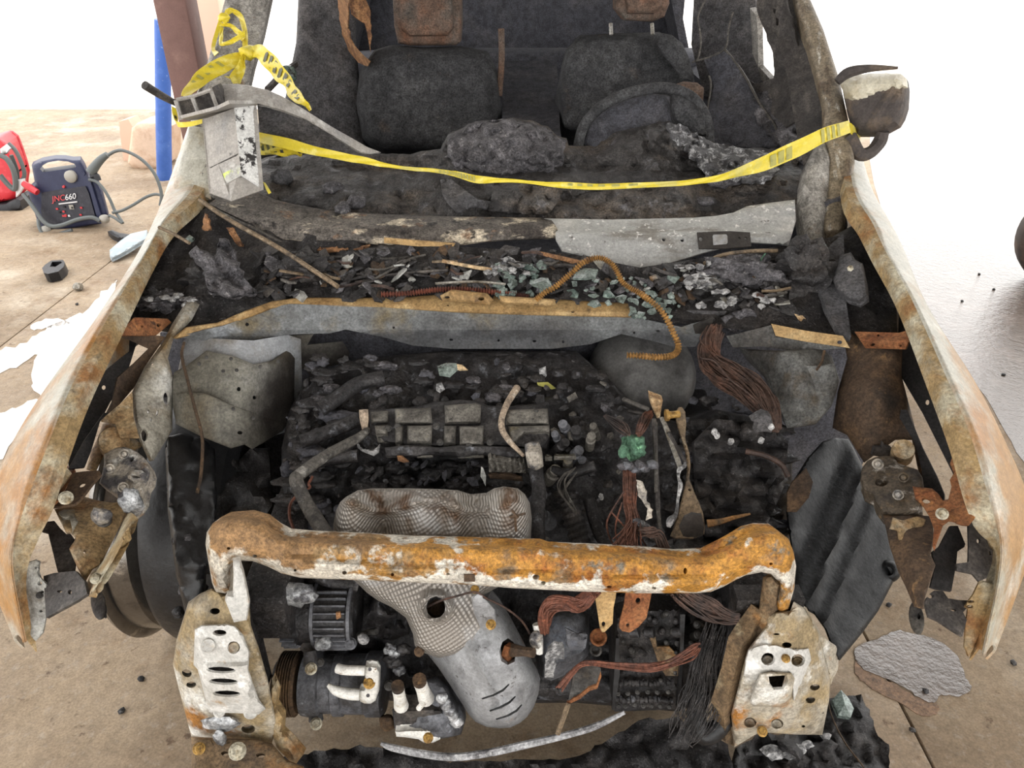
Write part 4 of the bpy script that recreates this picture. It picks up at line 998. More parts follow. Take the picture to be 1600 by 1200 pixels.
p1 = plate('rust_tab', crop(50, 640, .25, (258, 395), (330, 385), (420, 380), (430, 400), (370, 470), (300, 560), (265, 590), (170, 605), (110, 605), (190, 535), (240, 440)), [(115, 738, 1.18), (155, 738, 1.18), (118, 785, 1.10), (80, 790, 1.10)], brown_plate, car, holes=[(128, 757, 6, 4, -25)], thick=.006, step=8)
bolt(103, 778, 1.085, 8, bolt_mat, p1)
def flat3(a, b, c):
    return [a, b, c]
p2 = plate('lamp_bracket', crop(50, 640, .25, (140, 622), (200, 612), (265, 600), (310, 560), (330, 545), (420, 570), (500, 582), (580, 575), (592, 612), (588, 655), (560, 705), (500, 830), (430, 970), (380, 1000), (330, 1080), (280, 980), (232, 870), (265, 820), (270, 800), (240, 770), (215, 775)),
      [(85, 795, 1.12), (127, 780, 1.16), (197, 792, 1.14), (190, 815, 1.12), (157, 882, 1.02), (132, 910, .98), (110, 832, 1.06)], tan_plate, car, holes=[(132, 862, 2, 3)], thick=.006, step=9, puff=5, puffd=.01, bump=lambda x, y: .012 * math.exp(-((x - 160) ** 2 + (y - 808) ** 2) / 300))
plate('bracket_step', crop(50, 640, .25, (165, 640), (200, 625), (265, 625), (270, 670), (290, 700), (255, 760), (235, 680), (205, 682), (180, 670)), [(92, 800, 1.10), (117, 800, 1.11), (112, 830, 1.04)], apron_silver, p2, thick=.006, step=7, puff=4, puffd=.008)
bolt(162, 812, 1.105, 9, bolt_dark, p2)
lump('melted_drip', W(158, 806, 1.10), (.018, .012, .018), casting, p2, amp=.5, seed=8, sub=2)
p3 = plate('lamp_strut', crop(50, 640, .25, (590, 650), (615, 640), (638, 655), (620, 720), (560, 850), (500, 960), (440, 1050), (390, 1130), (355, 1170), (325, 1150), (328, 1120), (370, 1020), (440, 950), (520, 820)), [(204, 802, 1.10), (150, 905, .97), (180, 850, 1.03), (135, 928, .95)], lip_mat, car, thick=.012, step=8, puff=5, puffd=.012)
bolt(150, 904, .955, 6.5, bolt_mat, p3)
plate('dark_bracket', crop(50, 640, .25, (38, 725), (90, 700), (140, 695), (175, 740), (215, 778), (240, 775), (262, 805), (232, 870), (270, 960), (262, 1015), (160, 1012), (125, 870), (100, 770), (60, 760)), [(62, 822, 1.12), (110, 835, 1.10), (113, 893, 1.02), (92, 893, 1.02)], steel_dark, car, thick=.005, step=9)
plate('support_arm', [(68, 900), (85, 895), (118, 892), (132, 908), (136, 928), (118, 940), (90, 955), (72, 965), (70, 935)], [(70, 905, 1.0), (132, 910, .96), (75, 960, .93)], steel_dark, car, holes=[(93, 924, 4, 2), (109, 925, 3, 4)], thick=.006, step=9)
for px_, py_, rx_ in ((153, 943, 14), (1432, 966, 15)):
    q = W(px_, py_, .97)
    kk = pxm(px_, py_, .97)
    plate('bump_stop', [(px_ + rx_ * .8 * math.cos(a) + 3 * math.sin(a), py_ + 26 * math.sin(a)) for a in np.linspace(0, 6.0, 15)], [(px_, py_ - 20, 1.0), (px_ + 10, py_, .97), (px_, py_ + 20, .95)], steel_dark if px_ < 800 else hose_grey, car, holes=[(px_ + 4, py_ - 3, 3, 5)] if px_ > 800 else (), thick=.012, step=6, puff=5, puffd=.008)

cp = crop(1300, 640, .33333, (132, 330), (140, 275), (165, 240), (200, 224), (250, 215), (290, 220), (310, 250), (340, 262), (400, 280), (425, 320), (432, 370), (400, 395), (420, 440), (425, 470), (380, 492), (300, 494), (240, 486), (205, 440), (190, 400), (150, 380))
c2 = plate('headlamp_mount', cp, [(1350, 727, 1.28), (1440, 740, 1.22), (1400, 803, 1.13), (1367, 715, 1.30)], casting_dark, car, holes=[(1378, 753, 11, 7, -10)], thick=.03, step=8, puff=5, puffd=.012, label='sooty lamp mount with studs')
for a, b, r, mm in ((335, 318, 8, casting_dark), (310, 400, 8, casting), (215, 255, 9, casting)):
    x, y = 1300 + a / 3, 640 + b / 3
    p = W(x, y, make_depth([(1350, 727, 1.27), (1440, 740, 1.21), (1400, 803, 1.12)])(x, y))
    k = pxm(x, y, 1.2)
    lathe('stud', p, view_n(p), [(-.01, r * k), (.004, r * k), (.006, r * .75 * k), (.004, r * .6 * k), (.009, r * .45 * k), (.010, .001)], mm, c2, segs=16)
lathe('mount_bush', W(1411, 704, 1.31), view_n(W(1411, 704, 1.3)) + Vector((0, 0, .4)), [(-.05, 17 * kx), (.0, 17 * kx), (.012, 16 * kx), (.014, .001)], tan_plate, car, segs=24)
plate('mount_clip', crop(1300, 640, .3333, (188, 215), (200, 180), (235, 180), (240, 155), (255, 175), (280, 180), (285, 225), (230, 222)), 1.34, steel_dark, car, thick=.01, step=7)
p4 = plate('rust_tab', crop(1300, 640, .3333, (378, 360), (470, 370), (500, 395), (520, 425), (545, 420), (560, 360), (552, 330), (570, 300), (552, 255), (565, 220), (598, 210), (612, 240), (605, 310), (640, 340), (680, 400), (695, 450), (680, 500), (640, 545), (600, 540), (552, 522), (520, 545), (480, 660), (470, 640), (478, 560), (455, 500), (430, 460), (390, 420)),
      [(1427, 760, 1.18), (1487, 720, 1.20), (1530, 797, 1.08), (1472, 803, 1.10), (1457, 850, 1.02)], rust_orange, car, holes=[(1447, 782, 7, 4.5, 15), (1492, 719, 3, 4)], thick=.006, step=8, puff=4, puffd=.008, wob=.006)
bolt(1472, 803, 1.085, 7, bolt_mat, p4)
p5 = plate('lamp_bracket', crop(1300, 640, .33333, (238, 492), (300, 496), (400, 494), (470, 500), (478, 600), (462, 680), (485, 730), (440, 870), (425, 935), (385, 925), (345, 830), (310, 760), (270, 640)), [(1380, 804, 1.14), (1457, 807, 1.14), (1450, 880, 1.0), (1427, 940, .94), (1403, 893, 1.0)], brown_plate, car, thick=.006, step=10, puff=4, puffd=.008, bump=lambda x, y: .02 / (1 + math.exp(-(x - 1415 - (y - 870) * .2) / 4)))
plate('bracket_step', crop(1300, 640, .33333, (268, 560), (285, 505), (330, 520), (400, 500), (440, 515), (430, 560), (360, 575), (358, 620), (312, 620), (305, 570)), [(1390, 825, 1.08), (1447, 812, 1.1), (1412, 845, 1.06)], tan_plate, p5, thick=.008, step=7, puff=4, puffd=.008)
plate('dark_bracket', crop(1300, 640, .33333, (470, 665), (505, 640), (555, 545), (590, 545), (625, 630), (620, 645), (588, 665), (583, 720), (560, 850), (490, 840), (462, 830), (485, 735)), [(1457, 862, 1.05), (1495, 822, 1.10), (1508, 853, 1.07), (1480, 922, .98)], inner_black, car, thick=.005, step=9)
plate('support_arm', crop(1300, 640, .33333, (436, 905), (450, 875), (480, 848), (520, 850), (545, 885), (600, 893), (650, 895), (690, 900), (640, 920), (615, 950), (632, 985), (612, 1062), (560, 1030), (500, 990), (455, 970)), [(1447, 940, .98), (1500, 938, .99), (1505, 993, .93)], steel_dark, car, holes=[(1454, 931, 5, 4), (1490, 953, 5, 2, 10)], thick=.006, step=9)
plate('lip_drop', crop(1300, 640, .33333, (640, 530), (700, 508), (735, 640), (755, 660), (750, 720), (725, 790), (690, 805), (660, 770), (585, 755), (583, 722), (640, 715), (643, 640)), [(1513, 817, 1.07), (1533, 810, 1.08), (1540, 900, .99), (1495, 890, 1.0)], steel_dark, car, holes=[(1529, 845, 3, 4), (1547, 864, 2, 4)], thick=.005, step=9)

# ---------------------------------------------------------------- radiator tie bar
bt = [(321, 850), (323, 832), (332, 818), (348, 810), (385, 807), (410, 814), (428, 828), (445, 837), (480, 840), (550, 843), (640, 848), (720, 850), (825, 853), (845, 853), (860, 858), (1000, 864), (1060, 870), (1105, 868), (1130, 856), (1150, 845), (1170, 833), (1190, 828), (1215, 829), (1232, 842), (1240, 862), (1244, 885), (1241, 920), (1232, 952), (1222, 958), (1208, 952), (1214, 925), (1216, 912), (1204, 898), (1190, 894), (1165, 899), (1150, 906), (1130, 917), (1110, 925), (1085, 927), (1000, 927), (900, 924), (800, 919), (740, 914), (620, 909), (520, 905), (470, 903), (440, 896), (420, 886), (395, 877), (370, 876), (362, 888), (362, 925), (352, 928), (337, 926), (331, 910), (326, 880)]
barD = [(330, 830, 1.03), (380, 850, 1.015), (440, 865, 1.005), (620, 880, 1.0), (860, 890, 1.0), (1050, 900, 1.0), (1150, 875, 1.005), (1220, 860, 1.02), (1235, 940, 1.0), (345, 920, .985)]
bD = make_depth(barD)
def bar_bump(x, y):
    b = 0
    for cx, w in ((570, 6), (668, 7), (845, 8), (1020, 6)):
        b += .006 * math.exp(-((x - cx) / w) ** 2)
    mid = np.interp(x, [360, 470, 620, 860, 1090], [850, 872, 884, 897, 905])
    if 440 < x < 1120:
        b += .012 / (1 + math.exp(-(y - mid) / 2.0))
    return b
bar = plate('radiator_bar', bt, barD, bar_mat, car, thick=.045, step=9, puff=20, puffd=.035, bump=bar_bump, wob=.003,
            holes=[(357, 857, 3, 2), (398, 869, 4, 2.5), (461, 891, 2.5, 2), (538, 895, 4, 3), (613, 898, 3, 2.5), (700, 897, 3, 2), (849, 911, 4, 3), (952, 917, 4, 2), (1071, 892, 3, 5), (1022, 919, 4, 2), (740, 905, 3, 3), (1205, 881, 3, 2), (838, 902, 6, 4)], label='orange-rusted tie bar across the front')
plate('bar_patch', [(725, 898), (742, 898), (742, 909), (725, 909)], lambda x, y: bD(x, y) - .014, brown_plate, bar, thick=.003, step=6)
plate('bar_leg', crop(250, 780, .35, (325, 275), (355, 268), (375, 330), (402, 460), (388, 540), (330, 550), (290, 450), (300, 430), (325, 420), (328, 330)), [(365, 876, .985), (390, 945, .955), (350, 935, .95)], rail_white, bar, holes=[(359, 882, 5, 8, 20)], thick=.02, step=9, puff=5, puffd=.008)
plate('bar_leg', [(1192, 902), (1206, 900), (1217, 914), (1212, 950), (1196, 990), (1180, 1005), (1172, 985), (1186, 950)], [(1200, 905, 1.03), (1212, 950, 1.0), (1180, 1000, 1.0)], rail_rust, bar, thick=.02, step=9, puff=5, puffd=.008)

# ---------------------------------------------------------------- frame rail ends
r1d = [(271, 1040, .99), (331, 922, 1.01), (390, 940, .985), (439, 1109, .95), (360, 1080, .945), (300, 1150, .97), (320, 1000, .965)]
r1D = make_depth(r1d)
r1 = plate('rail_end', crop(250, 780, .35, (128, 462), (180, 425), (232, 400), (290, 425), (350, 420), (400, 475), (405, 560), (440, 660), (480, 800), (500, 900), (520, 1000), (500, 1090), (400, 1075), (250, 1065), (140, 1060), (90, 870), (58, 740), (72, 640), (110, 520)),
      r1d, rail_pale, car, back=(-.03, .05, -.05), step=10, puff=7, puffd=.012, wob=.004,
      holes=[(292, 1052, 8, 6, 20), (299, 1070, 8, 5), (336, 955, 8, 5), (388, 1139, 11, 7), [(316, 1036), (375, 1036), (384, 1094), (327, 1096)], (343, 989, 14, 9)], label='pale frame rail end with three slots')
plate('rail_web', crop(250, 780, .35, (500, 800), (526, 860), (518, 920), (550, 970), (545, 1040), (590, 1080), (640, 1140), (600, 1190), (520, 1110), (488, 1000), (492, 900)), [(425, 1060, .99), (442, 1120, .96), (470, 1190, .93), (430, 1165, .94)], lip_mat, r1, thick=.02, step=10, wob=.01, puff=5, puffd=.01)
r1p = plate('crash_plate', crop(250, 780, .35, (155, 580), (185, 562), (300, 556), (335, 565), (372, 605), (400, 680), (395, 760), (440, 890), (472, 935), (440, 962), (340, 955), (220, 952), (195, 860), (168, 760), (150, 740)),
      lambda x, y: r1D(x, y) - .022, rail_white, r1, holes=[(343, 989, 11, 5), (345, 1047, 23, 5, 2), (349, 1065, 23, 5, 2), (354, 1084, 22, 5, 1), (365, 1012, 10, 10)], thick=.005, step=8, puff=5, puffd=.01,
      bump=lambda x, y: (.010 if 318 < x < 392 and 1036 < y < 1100 else 0) * 1.0)
plate('slot_shade_plate', [(310, 1028), (382, 1028), (392, 1102), (320, 1104)], lambda x, y: r1D(x, y) + .03, char, r1, thick=.005, step=12)  # added dark plate standing in for the shade behind the slots
for cx, cy, r in ((325, 1009, 11), (365, 1012, 9), (343, 1112, 9), (392, 1112, 11)):
    p = W(cx, cy, r1D(cx, cy) - (.03 if cy < 1100 else .012) + (.016 if cx == 365 else 0))
    k = pxm(cx, cy, .96)
    lathe('boss', p, view_n(p), [(-.012, r * k), (.0, r * k), (.004, r * .85 * k), (.002, r * .5 * k), (.003, .001)], rail_pale if cx == 365 else rail_white, r1, segs=18)
lump('melted_splash', W(345, 1130, .935), (.036, .008, .020), melt, r1, amp=.6, seed=2)
lump('melted_splash', W(344, 1153, .922), (.012, .008, .022), melt, r1, amp=.5, seed=5)
r1b = plate('rail_foot', crop(250, 780, .35, (140, 1062), (260, 1066), (440, 1072), (500, 1090), (560, 1160), (640, 1192), (660, 1260), (140, 1260)), [(299, 1151, .93), (420, 1155, .93), (300, 1215, .86), (470, 1205, .88)], rail_rust, car, holes=[(351, 1177, 6, 4), (407, 1180, 7, 4)], thick=.02, step=10, puff=5, puffd=.012)
bolt(371, 1174, .885, 10, bolt_mat, r1b)
bolt(311, 1170, .905, 7, bolt_gold, r1b)

r2d = [(1205, 955, 1.0), (1257, 952, 1.02), (1306, 1015, 1.03), (1285, 1147, .97), (1147, 1160, .955), (1172, 1020, .97), (1225, 1050, .95)]
r2D = make_depth(r2d)
r2 = plate('rail_end', crop(1100, 780, .35, (290, 505), (385, 498), (400, 458), (450, 488), (485, 555), (512, 600), (540, 720), (562, 800), (558, 900), (528, 1052), (400, 1050), (250, 1040), (200, 1068), (135, 1108), (128, 1030), (120, 960), (150, 850), (170, 760), (195, 670), (250, 600), (280, 560)),
      r2d, rail_pale, car, back=(.03, .05, -.05), step=10, puff=7, puffd=.012, wob=.004,
      holes=[(1200, 1030, 11, 10), (1247, 1032, 11, 10), (1229, 1008, 8, 4.5), (1273, 1074, 8, 5, -10), (1266, 1094, 8, 5, -10), (1213, 991, 5, 1.5), (1172, 1129, 10, 8), (1214, 1131, 10, 8), (1255, 1135, 3, 2), [(1190, 1047), (1236, 1045), (1240, 1068), (1230, 1092), (1206, 1094), (1192, 1076)]], label='pale frame rail end with a square opening')
plate('rail_side', crop(1100, 780, .35, (450, 488), (485, 540), (512, 600), (590, 655), (602, 690), (598, 760), (565, 830), (545, 740), (520, 640)), [(1257, 951, 1.02), (1308, 1015, 1.05), (1297, 1070, 1.02)], rail_pale, r2, thick=.006, step=8, puff=4, puffd=.006)
plate('rail_web', [(1194, 958), (1212, 962), (1196, 992), (1180, 1010), (1166, 1050), (1152, 1090), (1140, 1120), (1147, 1166), (1134, 1160), (1130, 1110), (1146, 1060), (1158, 1010), (1174, 985)], [(1200, 965, 1.02), (1140, 1150, .97), (1160, 1040, .98)], rail_rust, r2, thick=.03, step=9, wob=.006)
plate('flaked_patch', crop(1100, 780, .35, (200, 670), (260, 648), (340, 655), (400, 670), (470, 668), (480, 720), (440, 800), (400, 900), (385, 780), (290, 770), (230, 810), (178, 790), (182, 720)), lambda x, y: r2D(x, y) - .008, rail_white, r2, holes=[(1200, 1030, 11, 10), (1247, 1032, 11, 10), (1229, 1008, 8, 4.5)], thick=.006, step=8, jag=1, puff=3, puffd=.005)
plate('crash_plate', crop(1100, 780, .35, (205, 905), (225, 830), (250, 778), (290, 770), (390, 775), (405, 800), (390, 880), (370, 920), (340, 928), (220, 925)), lambda x, y: r2D(x, y) - .02, rail_pale, r2, holes=[[(1201, 1057), (1228, 1055), (1232, 1064), (1224, 1077), (1209, 1078), (1203, 1070)]], thick=.006, step=7, puff=7, puffd=.012)
for cx, cy, r in ((1200, 1033, 9), (1247, 1035, 9), (1172, 1131, 9), (1214, 1133, 9)):
    p = W(cx, cy, r2D(cx, cy) + (.012 if cx != 1187 else -.028))
    k = pxm(cx, cy, .96)
    lathe('boss', p, view_n(p), [(-.012, r * k), (.0, r * k), (.004, r * .85 * k), (.002, r * .5 * k), (.003, .001)], rail_pale, r2, segs=18)
bolt(1228, 1029, r2D(1228, 1029) - .012, 5, bolt_gold, r2)
bolt(1191, 1143, r2D(1191, 1143) - .012, 6, bolt_gold, r2, h=14)
box('rail_shade_block', (-.56, 1.08, .42), (.07, .04, .28), char, car)  # added dark blocks standing in for shade inside the rail openings
box('rail_shade_block', (.50, 1.06, .42), (.13, .04, .30), char, car)
box('rail_beam', (-.50, 1.45, .50), (.09, .75, .13), char, car, bevel=.01, rot=Matrix.Rotation(.06, 3, 'X'))
box('rail_beam', (.50, 1.45, .50), (.09, .75, .13), char, car, bevel=.01, rot=Matrix.Rotation(.06, 3, 'X'))
# ---------------------------------------------------------------- engine and gearbox
def eY(y):
    return float(np.interp(y, [540, 600, 640, 700, 720, 770, 900, 1000, 1110], [1.66, 1.56, 1.49, 1.40, 1.40, 1.35, 1.27, 1.20, 1.135]))
def engY(x, y):
    return eY(y) + .05 * max(0, abs(x - 760) - 300) / 200
plate('engine_block', [(440, 700), (452, 640), (480, 590), (560, 560), (700, 548), (900, 548), (960, 600), (1000, 640), (1060, 660), (1120, 640), (1215, 660), (1238, 720), (1236, 830), (1225, 900), (1200, 960), (1150, 1030), (1120, 1090), (1060, 1112), (900, 1098), (700, 1100), (560, 1092), (470, 1020), (440, 900)],
      engY, block_mat, car, thick=.12, step=10, wob=.022, wobs=.03, puff=20, puffd=.05)
# valve cover: two rows of raised blocks with a seam between
def vcY(x, y):
    return float(np.interp(y, [628, 664, 668, 700, 722], [1.455, 1.395, 1.38, 1.335, 1.32])) - .0
vc = plate('valve_cover', crop(450, 560, .3125, (405, 260), (520, 250), (560, 245), (640, 240), (740, 215), (860, 205), (960, 215), (1000, 235), (1100, 240), (1200, 230), (1300, 215), (1308, 330), (1310, 400), (1290, 450), (1200, 450), (1000, 440), (840, 445), (600, 440), (480, 420), (410, 380)),
           vcY, block_mat, car, thick=.04, step=8, puff=7, puffd=.02, wob=.004)
blocks = [((412, 268), (500, 262), (502, 318), (414, 322)), ((534, 252), (716, 246), (722, 325), (536, 328)), ((782, 235), (940, 222), (966, 232), (962, 322), (785, 326)), ((1088, 258), (1300, 250), (1304, 328), (1090, 332)),
          ((432, 335), (498, 332), (500, 385), (440, 380)), ((534, 336), (576, 336), (574, 420), (536, 418)), ((596, 336), (722, 334), (718, 424), (594, 420)), ((782, 338), (842, 336), (838, 428), (778, 424)), ((856, 340), (978, 336), (976, 436), (858, 430)), ((1100, 338), (1308, 334), (1308, 372), (1180, 378), (1140, 420), (1110, 425))]
for b in blocks:
    plate('cover_block', crop(450, 560, .3125, *b), lambda x, y: vcY(x, y) - .018, valve_mat, vc, thick=.025, step=6, puff=6, puffd=.016, wob=.003)
for a, b in ((548, 340), (742, 340), (1010, 420), (905, 440), (500, 350), (1240, 270), (760, 420)):
    bolt(450 + .3125 * a, 560 + .3125 * b, vcY(450 + .3125 * a, 560 + .3125 * b) - .012, 4, bolt_dark, vc)
rl = plate('cover_rail', crop(450, 560, .3125, (485, 445), (600, 432), (760, 445), (860, 432), (1090, 440), (1180, 450), (1185, 500), (1120, 500), (1000, 482), (860, 495), (760, 480), (640, 490), (490, 492)), lambda x, y: vcY(x, y) - .02, block_mat, car, thick=.03, step=8, puff=5, puffd=.012, wob=.006)
for a, b, w in ((495, 482, 45), (645, 484, 80), (850, 486, 130), (1120, 500, 28), (1285, 500, 35), (1330, 495, 110)):
    plate('rail_bar', crop(450, 560, .3125, (a, b - 8), (a + w, b - 10), (a + w, b + 12), (a, b + 14)), 1.315, valve_mat, rl, thick=.012, step=7, puff=4, puffd=.006)
plate('ribbed_bracket', crop(450, 560, .3125, (1000, 485), (1060, 500), (1180, 520), (1190, 575), (1120, 570), (1005, 568)), 1.30, valve_mat, car, thick=.015, step=3.5, bump=lambda x, y: .006 * math.sin((x - y * .8) * 1.1))
plate('exhaust_bracket', crop(450, 560, .3125, (1000, 580), (1080, 575), (1170, 590), (1175, 615), (1100, 608), (1010, 600)), 1.29, brown_plate, car, thick=.01, step=6, puff=4, puffd=.006)
# right of the cover: injectors and sensors
rd = random.Random(21)
for a, b, r in ((1380, 340, 9), (1440, 370, 10), (1515, 400, 8), (1375, 430, 8), (1445, 470, 9), (1340, 390, 7), (1530, 350, 7), (1480, 520, 8), (1400, 520, 8), (1330, 570, 11), (1260, 690, 10), (1270, 790, 12)):
    x, y = 450 + .3125 * a, 560 + .3125 * b
    k = pxm(x, y, 1.36)
    p = W(x, y, eY(y) - .06)
    lathe('fuel_fitting', p, Vector((rd.uniform(-.4, .4), -.5, .8)), [(-.05, r * k), (-.008, r * k), (-.006, r * .7 * k), (.006, r * .7 * k), (.007, r * .9 * k), (.014, r * .85 * k), (.015, .001)], rd.choice((valve_mat, block_mat, comp_mat)), car, segs=14)
# soot heap on top of the engine
for k in range(60):
    x, y = rd.uniform(470, 950), rd.uniform(556, 640)
    if x > 900 and y < 580: continue
    lump('soot_clump', W(x, y, eY(y) - .03), (rd.uniform(.008, .03), rd.uniform(.010, .02), rd.uniform(.004, .012)), rd.choice((char, char, char_ash, soot_dark, block_mat)), car, amp=.7, scale=2.4, seed=k, sub=2)
for k in range(40):
    x, y = rd.uniform(560, 850), rd.uniform(722, 760)
    lump('soot_clump', W(x, y, eY(y) - .02), (rd.uniform(.012, .03), .015, rd.uniform(.008, .014)), rd.choice((char, block_mat, char)), car, amp=.7, seed=k + 70, sub=2)
for k in range(60):
    x, y = rd.uniform(1060, 1230), rd.uniform(625, 845)
    lump('soot_clump', W(x, y, engY(x, y) - .02), (rd.uniform(.008, .04), .014, rd.uniform(.004, .013)), rd.choice((char, char, block_mat, soot_dark)), car, amp=.7, seed=k + 150, sub=2)
for k in range(36):
    x, y = rd.uniform(445, 540), rd.uniform(620, 830)
    lump('soot_clump', W(x, y, engY(x, y) - .03), (rd.uniform(.01, .035), .016, rd.uniform(.006, .018)), rd.choice((char, block_mat, soot_dark)), car, amp=.6, seed=k + 250, sub=2)
# intake pipe remains on the passenger side
for pts, r in (([(470, 690), (500, 680), (530, 668), (560, 655)], .02), ([(475, 725), (520, 716), (560, 712)], .018), ([(500, 640), (530, 620), (560, 600), (600, 590)], .022)):
    tube('intake_pipe', [W(x, y, eY(y) - .05) for x, y in pts], r * .8, block_mat, car, segs=12)
tube('coolant_hose', [W(574, 672, 1.38), W(560, 684, 1.34), (W(530, 700, 1.30)), W(500, 718, 1.26), W(468, 742, 1.22), W(463, 752, 1.2), W(478, 785, 1.17), W(496, 815, 1.13), W(512, 840, 1.09)], [.008, .010, .011, .012, .013, .014, .014, .015, .015], hose_grey, car, segs=12)
tube('hose_end', [W(568, 640, 1.40), W(569, 655, 1.39), W(570, 672, 1.38)], [.010, .010, .006], cable_pale, car, segs=10)
plate('white_clip', crop(450, 560, .3125, (345, 430), (365, 450), (420, 460), (462, 432), (455, 470), (430, 490), (370, 465), (348, 448)), 1.33, white_ash, car, thick=.006, step=5, puff=3, puffd=.006)
plate('orange_tab', crop(450, 560, .3125, (545, 488), (570, 490), (605, 518), (580, 522), (550, 512)), 1.31, orange_chip, car, thick=.004, step=5)
tube('knock_wire', [W(488, 745, 1.22), W(482, 756, 1.2), W(484, 762, 1.2), W(470, 770, 1.19), W(455, 785, 1.18), W(452, 805, 1.15), W(458, 825, 1.12), W(466, 838, 1.1)], .003, copper_red, car, segs=5)
tube('pale_cable', [W(808, 606, 1.50), W(800, 618, 1.47), W(791, 634, 1.43), W(784, 654, 1.39), W(785, 672, 1.36), W(795, 688, 1.33), W(806, 700, 1.31), W(818, 712, 1.29)], [.009, .008, .0075, .007, .007, .0065, .005, .004], cable_pale, car, segs=10)
plate('cable_plug', crop(450, 560, .3125, (1185, 470), (1215, 458), (1255, 458), (1270, 490), (1278, 540), (1240, 565), (1200, 545), (1190, 500)), 1.27, casting, car, thick=.03, step=5, puff=7, puffd=.014)
plate('foil_tatter', crop(450, 560, .3125, (965, 545), (975, 550), (990, 590), (988, 640), (975, 610), (962, 590)), 1.26, silver, car, thick=.003, step=4)
plate('white_streak', crop(450, 560, .3125, (1232, 715), (1252, 712), (1254, 740), (1238, 790), (1228, 800), (1226, 750)), 1.22, white_ash, car, thick=.005, step=4, wob=.008)

# heat shield over the exhaust manifold
def hsY(x, y):
    Y = float(np.interp(y, [755, 800, 860, 950, 1030], [1.20, 1.155, 1.12, 1.075, 1.015]))
    return Y
def hs_bump(x, y):
    b = .05 * math.exp(-((x - 550) / 26) ** 2) + .055 * math.exp(-((x - 796) / 30) ** 2) + .035 * math.exp(-((x - 660) / 34) ** 2) + .028 * math.exp(-((x - 712) / 15) ** 2)
    f = 1 / (1 + math.exp((y - 850) / 22))
    b *= f
    b += .026 * math.exp(-((y - 790 - 9 * math.sin((x - 560) * .042)) / 8) ** 2) * f * (1 if x < 760 else .3)
    b -= .02 * math.exp(-((x - 600) / 16) ** 2 - ((y - 815) / 26) ** 2) + .02 * math.exp(-((x - 748) / 16) ** 2 - ((y - 790) / 20) ** 2)
    r = math.hypot(x - 681, (y - 949) * 1.05)
    b += .03 * math.exp(-(r / 62) ** 2) + .014 * math.exp(-((r - 22) / 5) ** 2)
    return b
hs = plate('heat_shield', [(520, 842), (521, 818), (525, 797), (532, 784), (541, 776), (559, 766), (580, 763), (600, 763), (640, 763), (684, 764), (715, 766), (735, 772), (760, 770), (772, 763), (787, 760), (809, 763), (820, 772), (828, 786), (831, 810), (829, 854), (826, 888), (800, 905), (777, 918), (755, 930), (768, 945), (775, 971), (764, 993), (742, 1012), (711, 1026), (684, 1028), (662, 1020), (648, 1009), (645, 990), (634, 965), (612, 949), (590, 938), (574, 927), (562, 915), (545, 900), (530, 875)],
      hsY, heat_mat, car, holes=[(681, 949, 15, 17)], thick=.006, step=6, puff=14, puffd=.035, bump=hs_bump)
lathe('shield_stud', W(683, 953, 1.10), view_n(W(683, 953, 1.1)), [(-.03, .022), (-.004, .022), (.0, .014), (.016, .013), (.017, .001)], brown_plate, hs, segs=8)
bolt(742, 921, 1.04, 5, bolt_gold, hs)
tube('sensor_wire', [W(668, 948, 1.06), W(690, 938, 1.04), W(715, 931, 1.03), W(742, 925, 1.02), W(760, 935, 1.02), W(790, 950, 1.03), W(815, 970, 1.04), W(828, 990, 1.05)], .0022, copper_dark, hs, segs=5)
for a, b, x2, y2 in ((1110, 795, 1185, 775), (1135, 790, 1140, 865), (1120, 760, 1150, 800)):
    tube('shield_tear', [W(450 + .3125 * a, 560 + .3125 * b, 1.10), W(450 + .3125 * x2, 560 + .3125 * y2, 1.09)], .0025, brown_plate, hs, segs=5, n=2)
ct = plate('catalyst_shield', [(668, 1022), (684, 1042), (703, 1070), (722, 1100), (732, 1116), (743, 1128), (761, 1136), (780, 1138), (797, 1137), (812, 1130), (824, 1120), (834, 1105), (841, 1085), (843, 1067), (838, 1052), (830, 1038), (816, 1008), (795, 968), (778, 940), (765, 925), (745, 930), (700, 980)],
           [(668, 1022, 1.05), (765, 925, 1.10), (720, 1090, .99), (841, 1080, 1.0), (790, 1135, .955), (760, 1030, 1.0)], cat_mat, car, thick=.02, step=9, puff=30, puffd=.055,
           holes=[[(752, 1091), (770, 1085), (785, 1077), (795, 1068), (796, 1070), (787, 1080), (771, 1088), (754, 1093)], [(764, 1110), (780, 1104), (795, 1096), (805, 1087), (806, 1089), (797, 1099), (782, 1107), (766, 1112)], [(774, 1123), (792, 1117), (806, 1109), (815, 1100), (816, 1102), (808, 1112), (794, 1120), (776, 1125)],
                  [(780, 1018), (785, 1003), (794, 997), (803, 1004), (806, 1018), (804, 1034), (793, 1039), (783, 1033)]],
           bump=lambda x, y: .008 * math.exp(-((x - 745 - (y - 1030) * .5) / 4) ** 2))
plate('shield_tab', crop(420, 880, .275, (1150, 190), (1200, 165), (1285, 260), (1290, 330), (1245, 405), (1200, 360), (1165, 280)), 1.015, cat_mat, ct, thick=.005, step=7, puff=4, puffd=.006)
bolt(767, 976, 1.0, 6, bolt_gold, ct)
tube('oxygen_sensor', [W(788, 1017, 1.06), W(800, 1016, 1.03), W(818, 1018, 1.01), W(834, 1020, 1.0)], [.018, .014, .010, .010], brown_plate, ct, segs=8)
lathe('sensor_hex', W(791, 1017, 1.03), Vector((.8, -.5, .1)), [(0, .018), (.012, .018)], rust_orange, ct, segs=6)
bolt(655, 1018, 1.03, 6, brown_plate, ct)

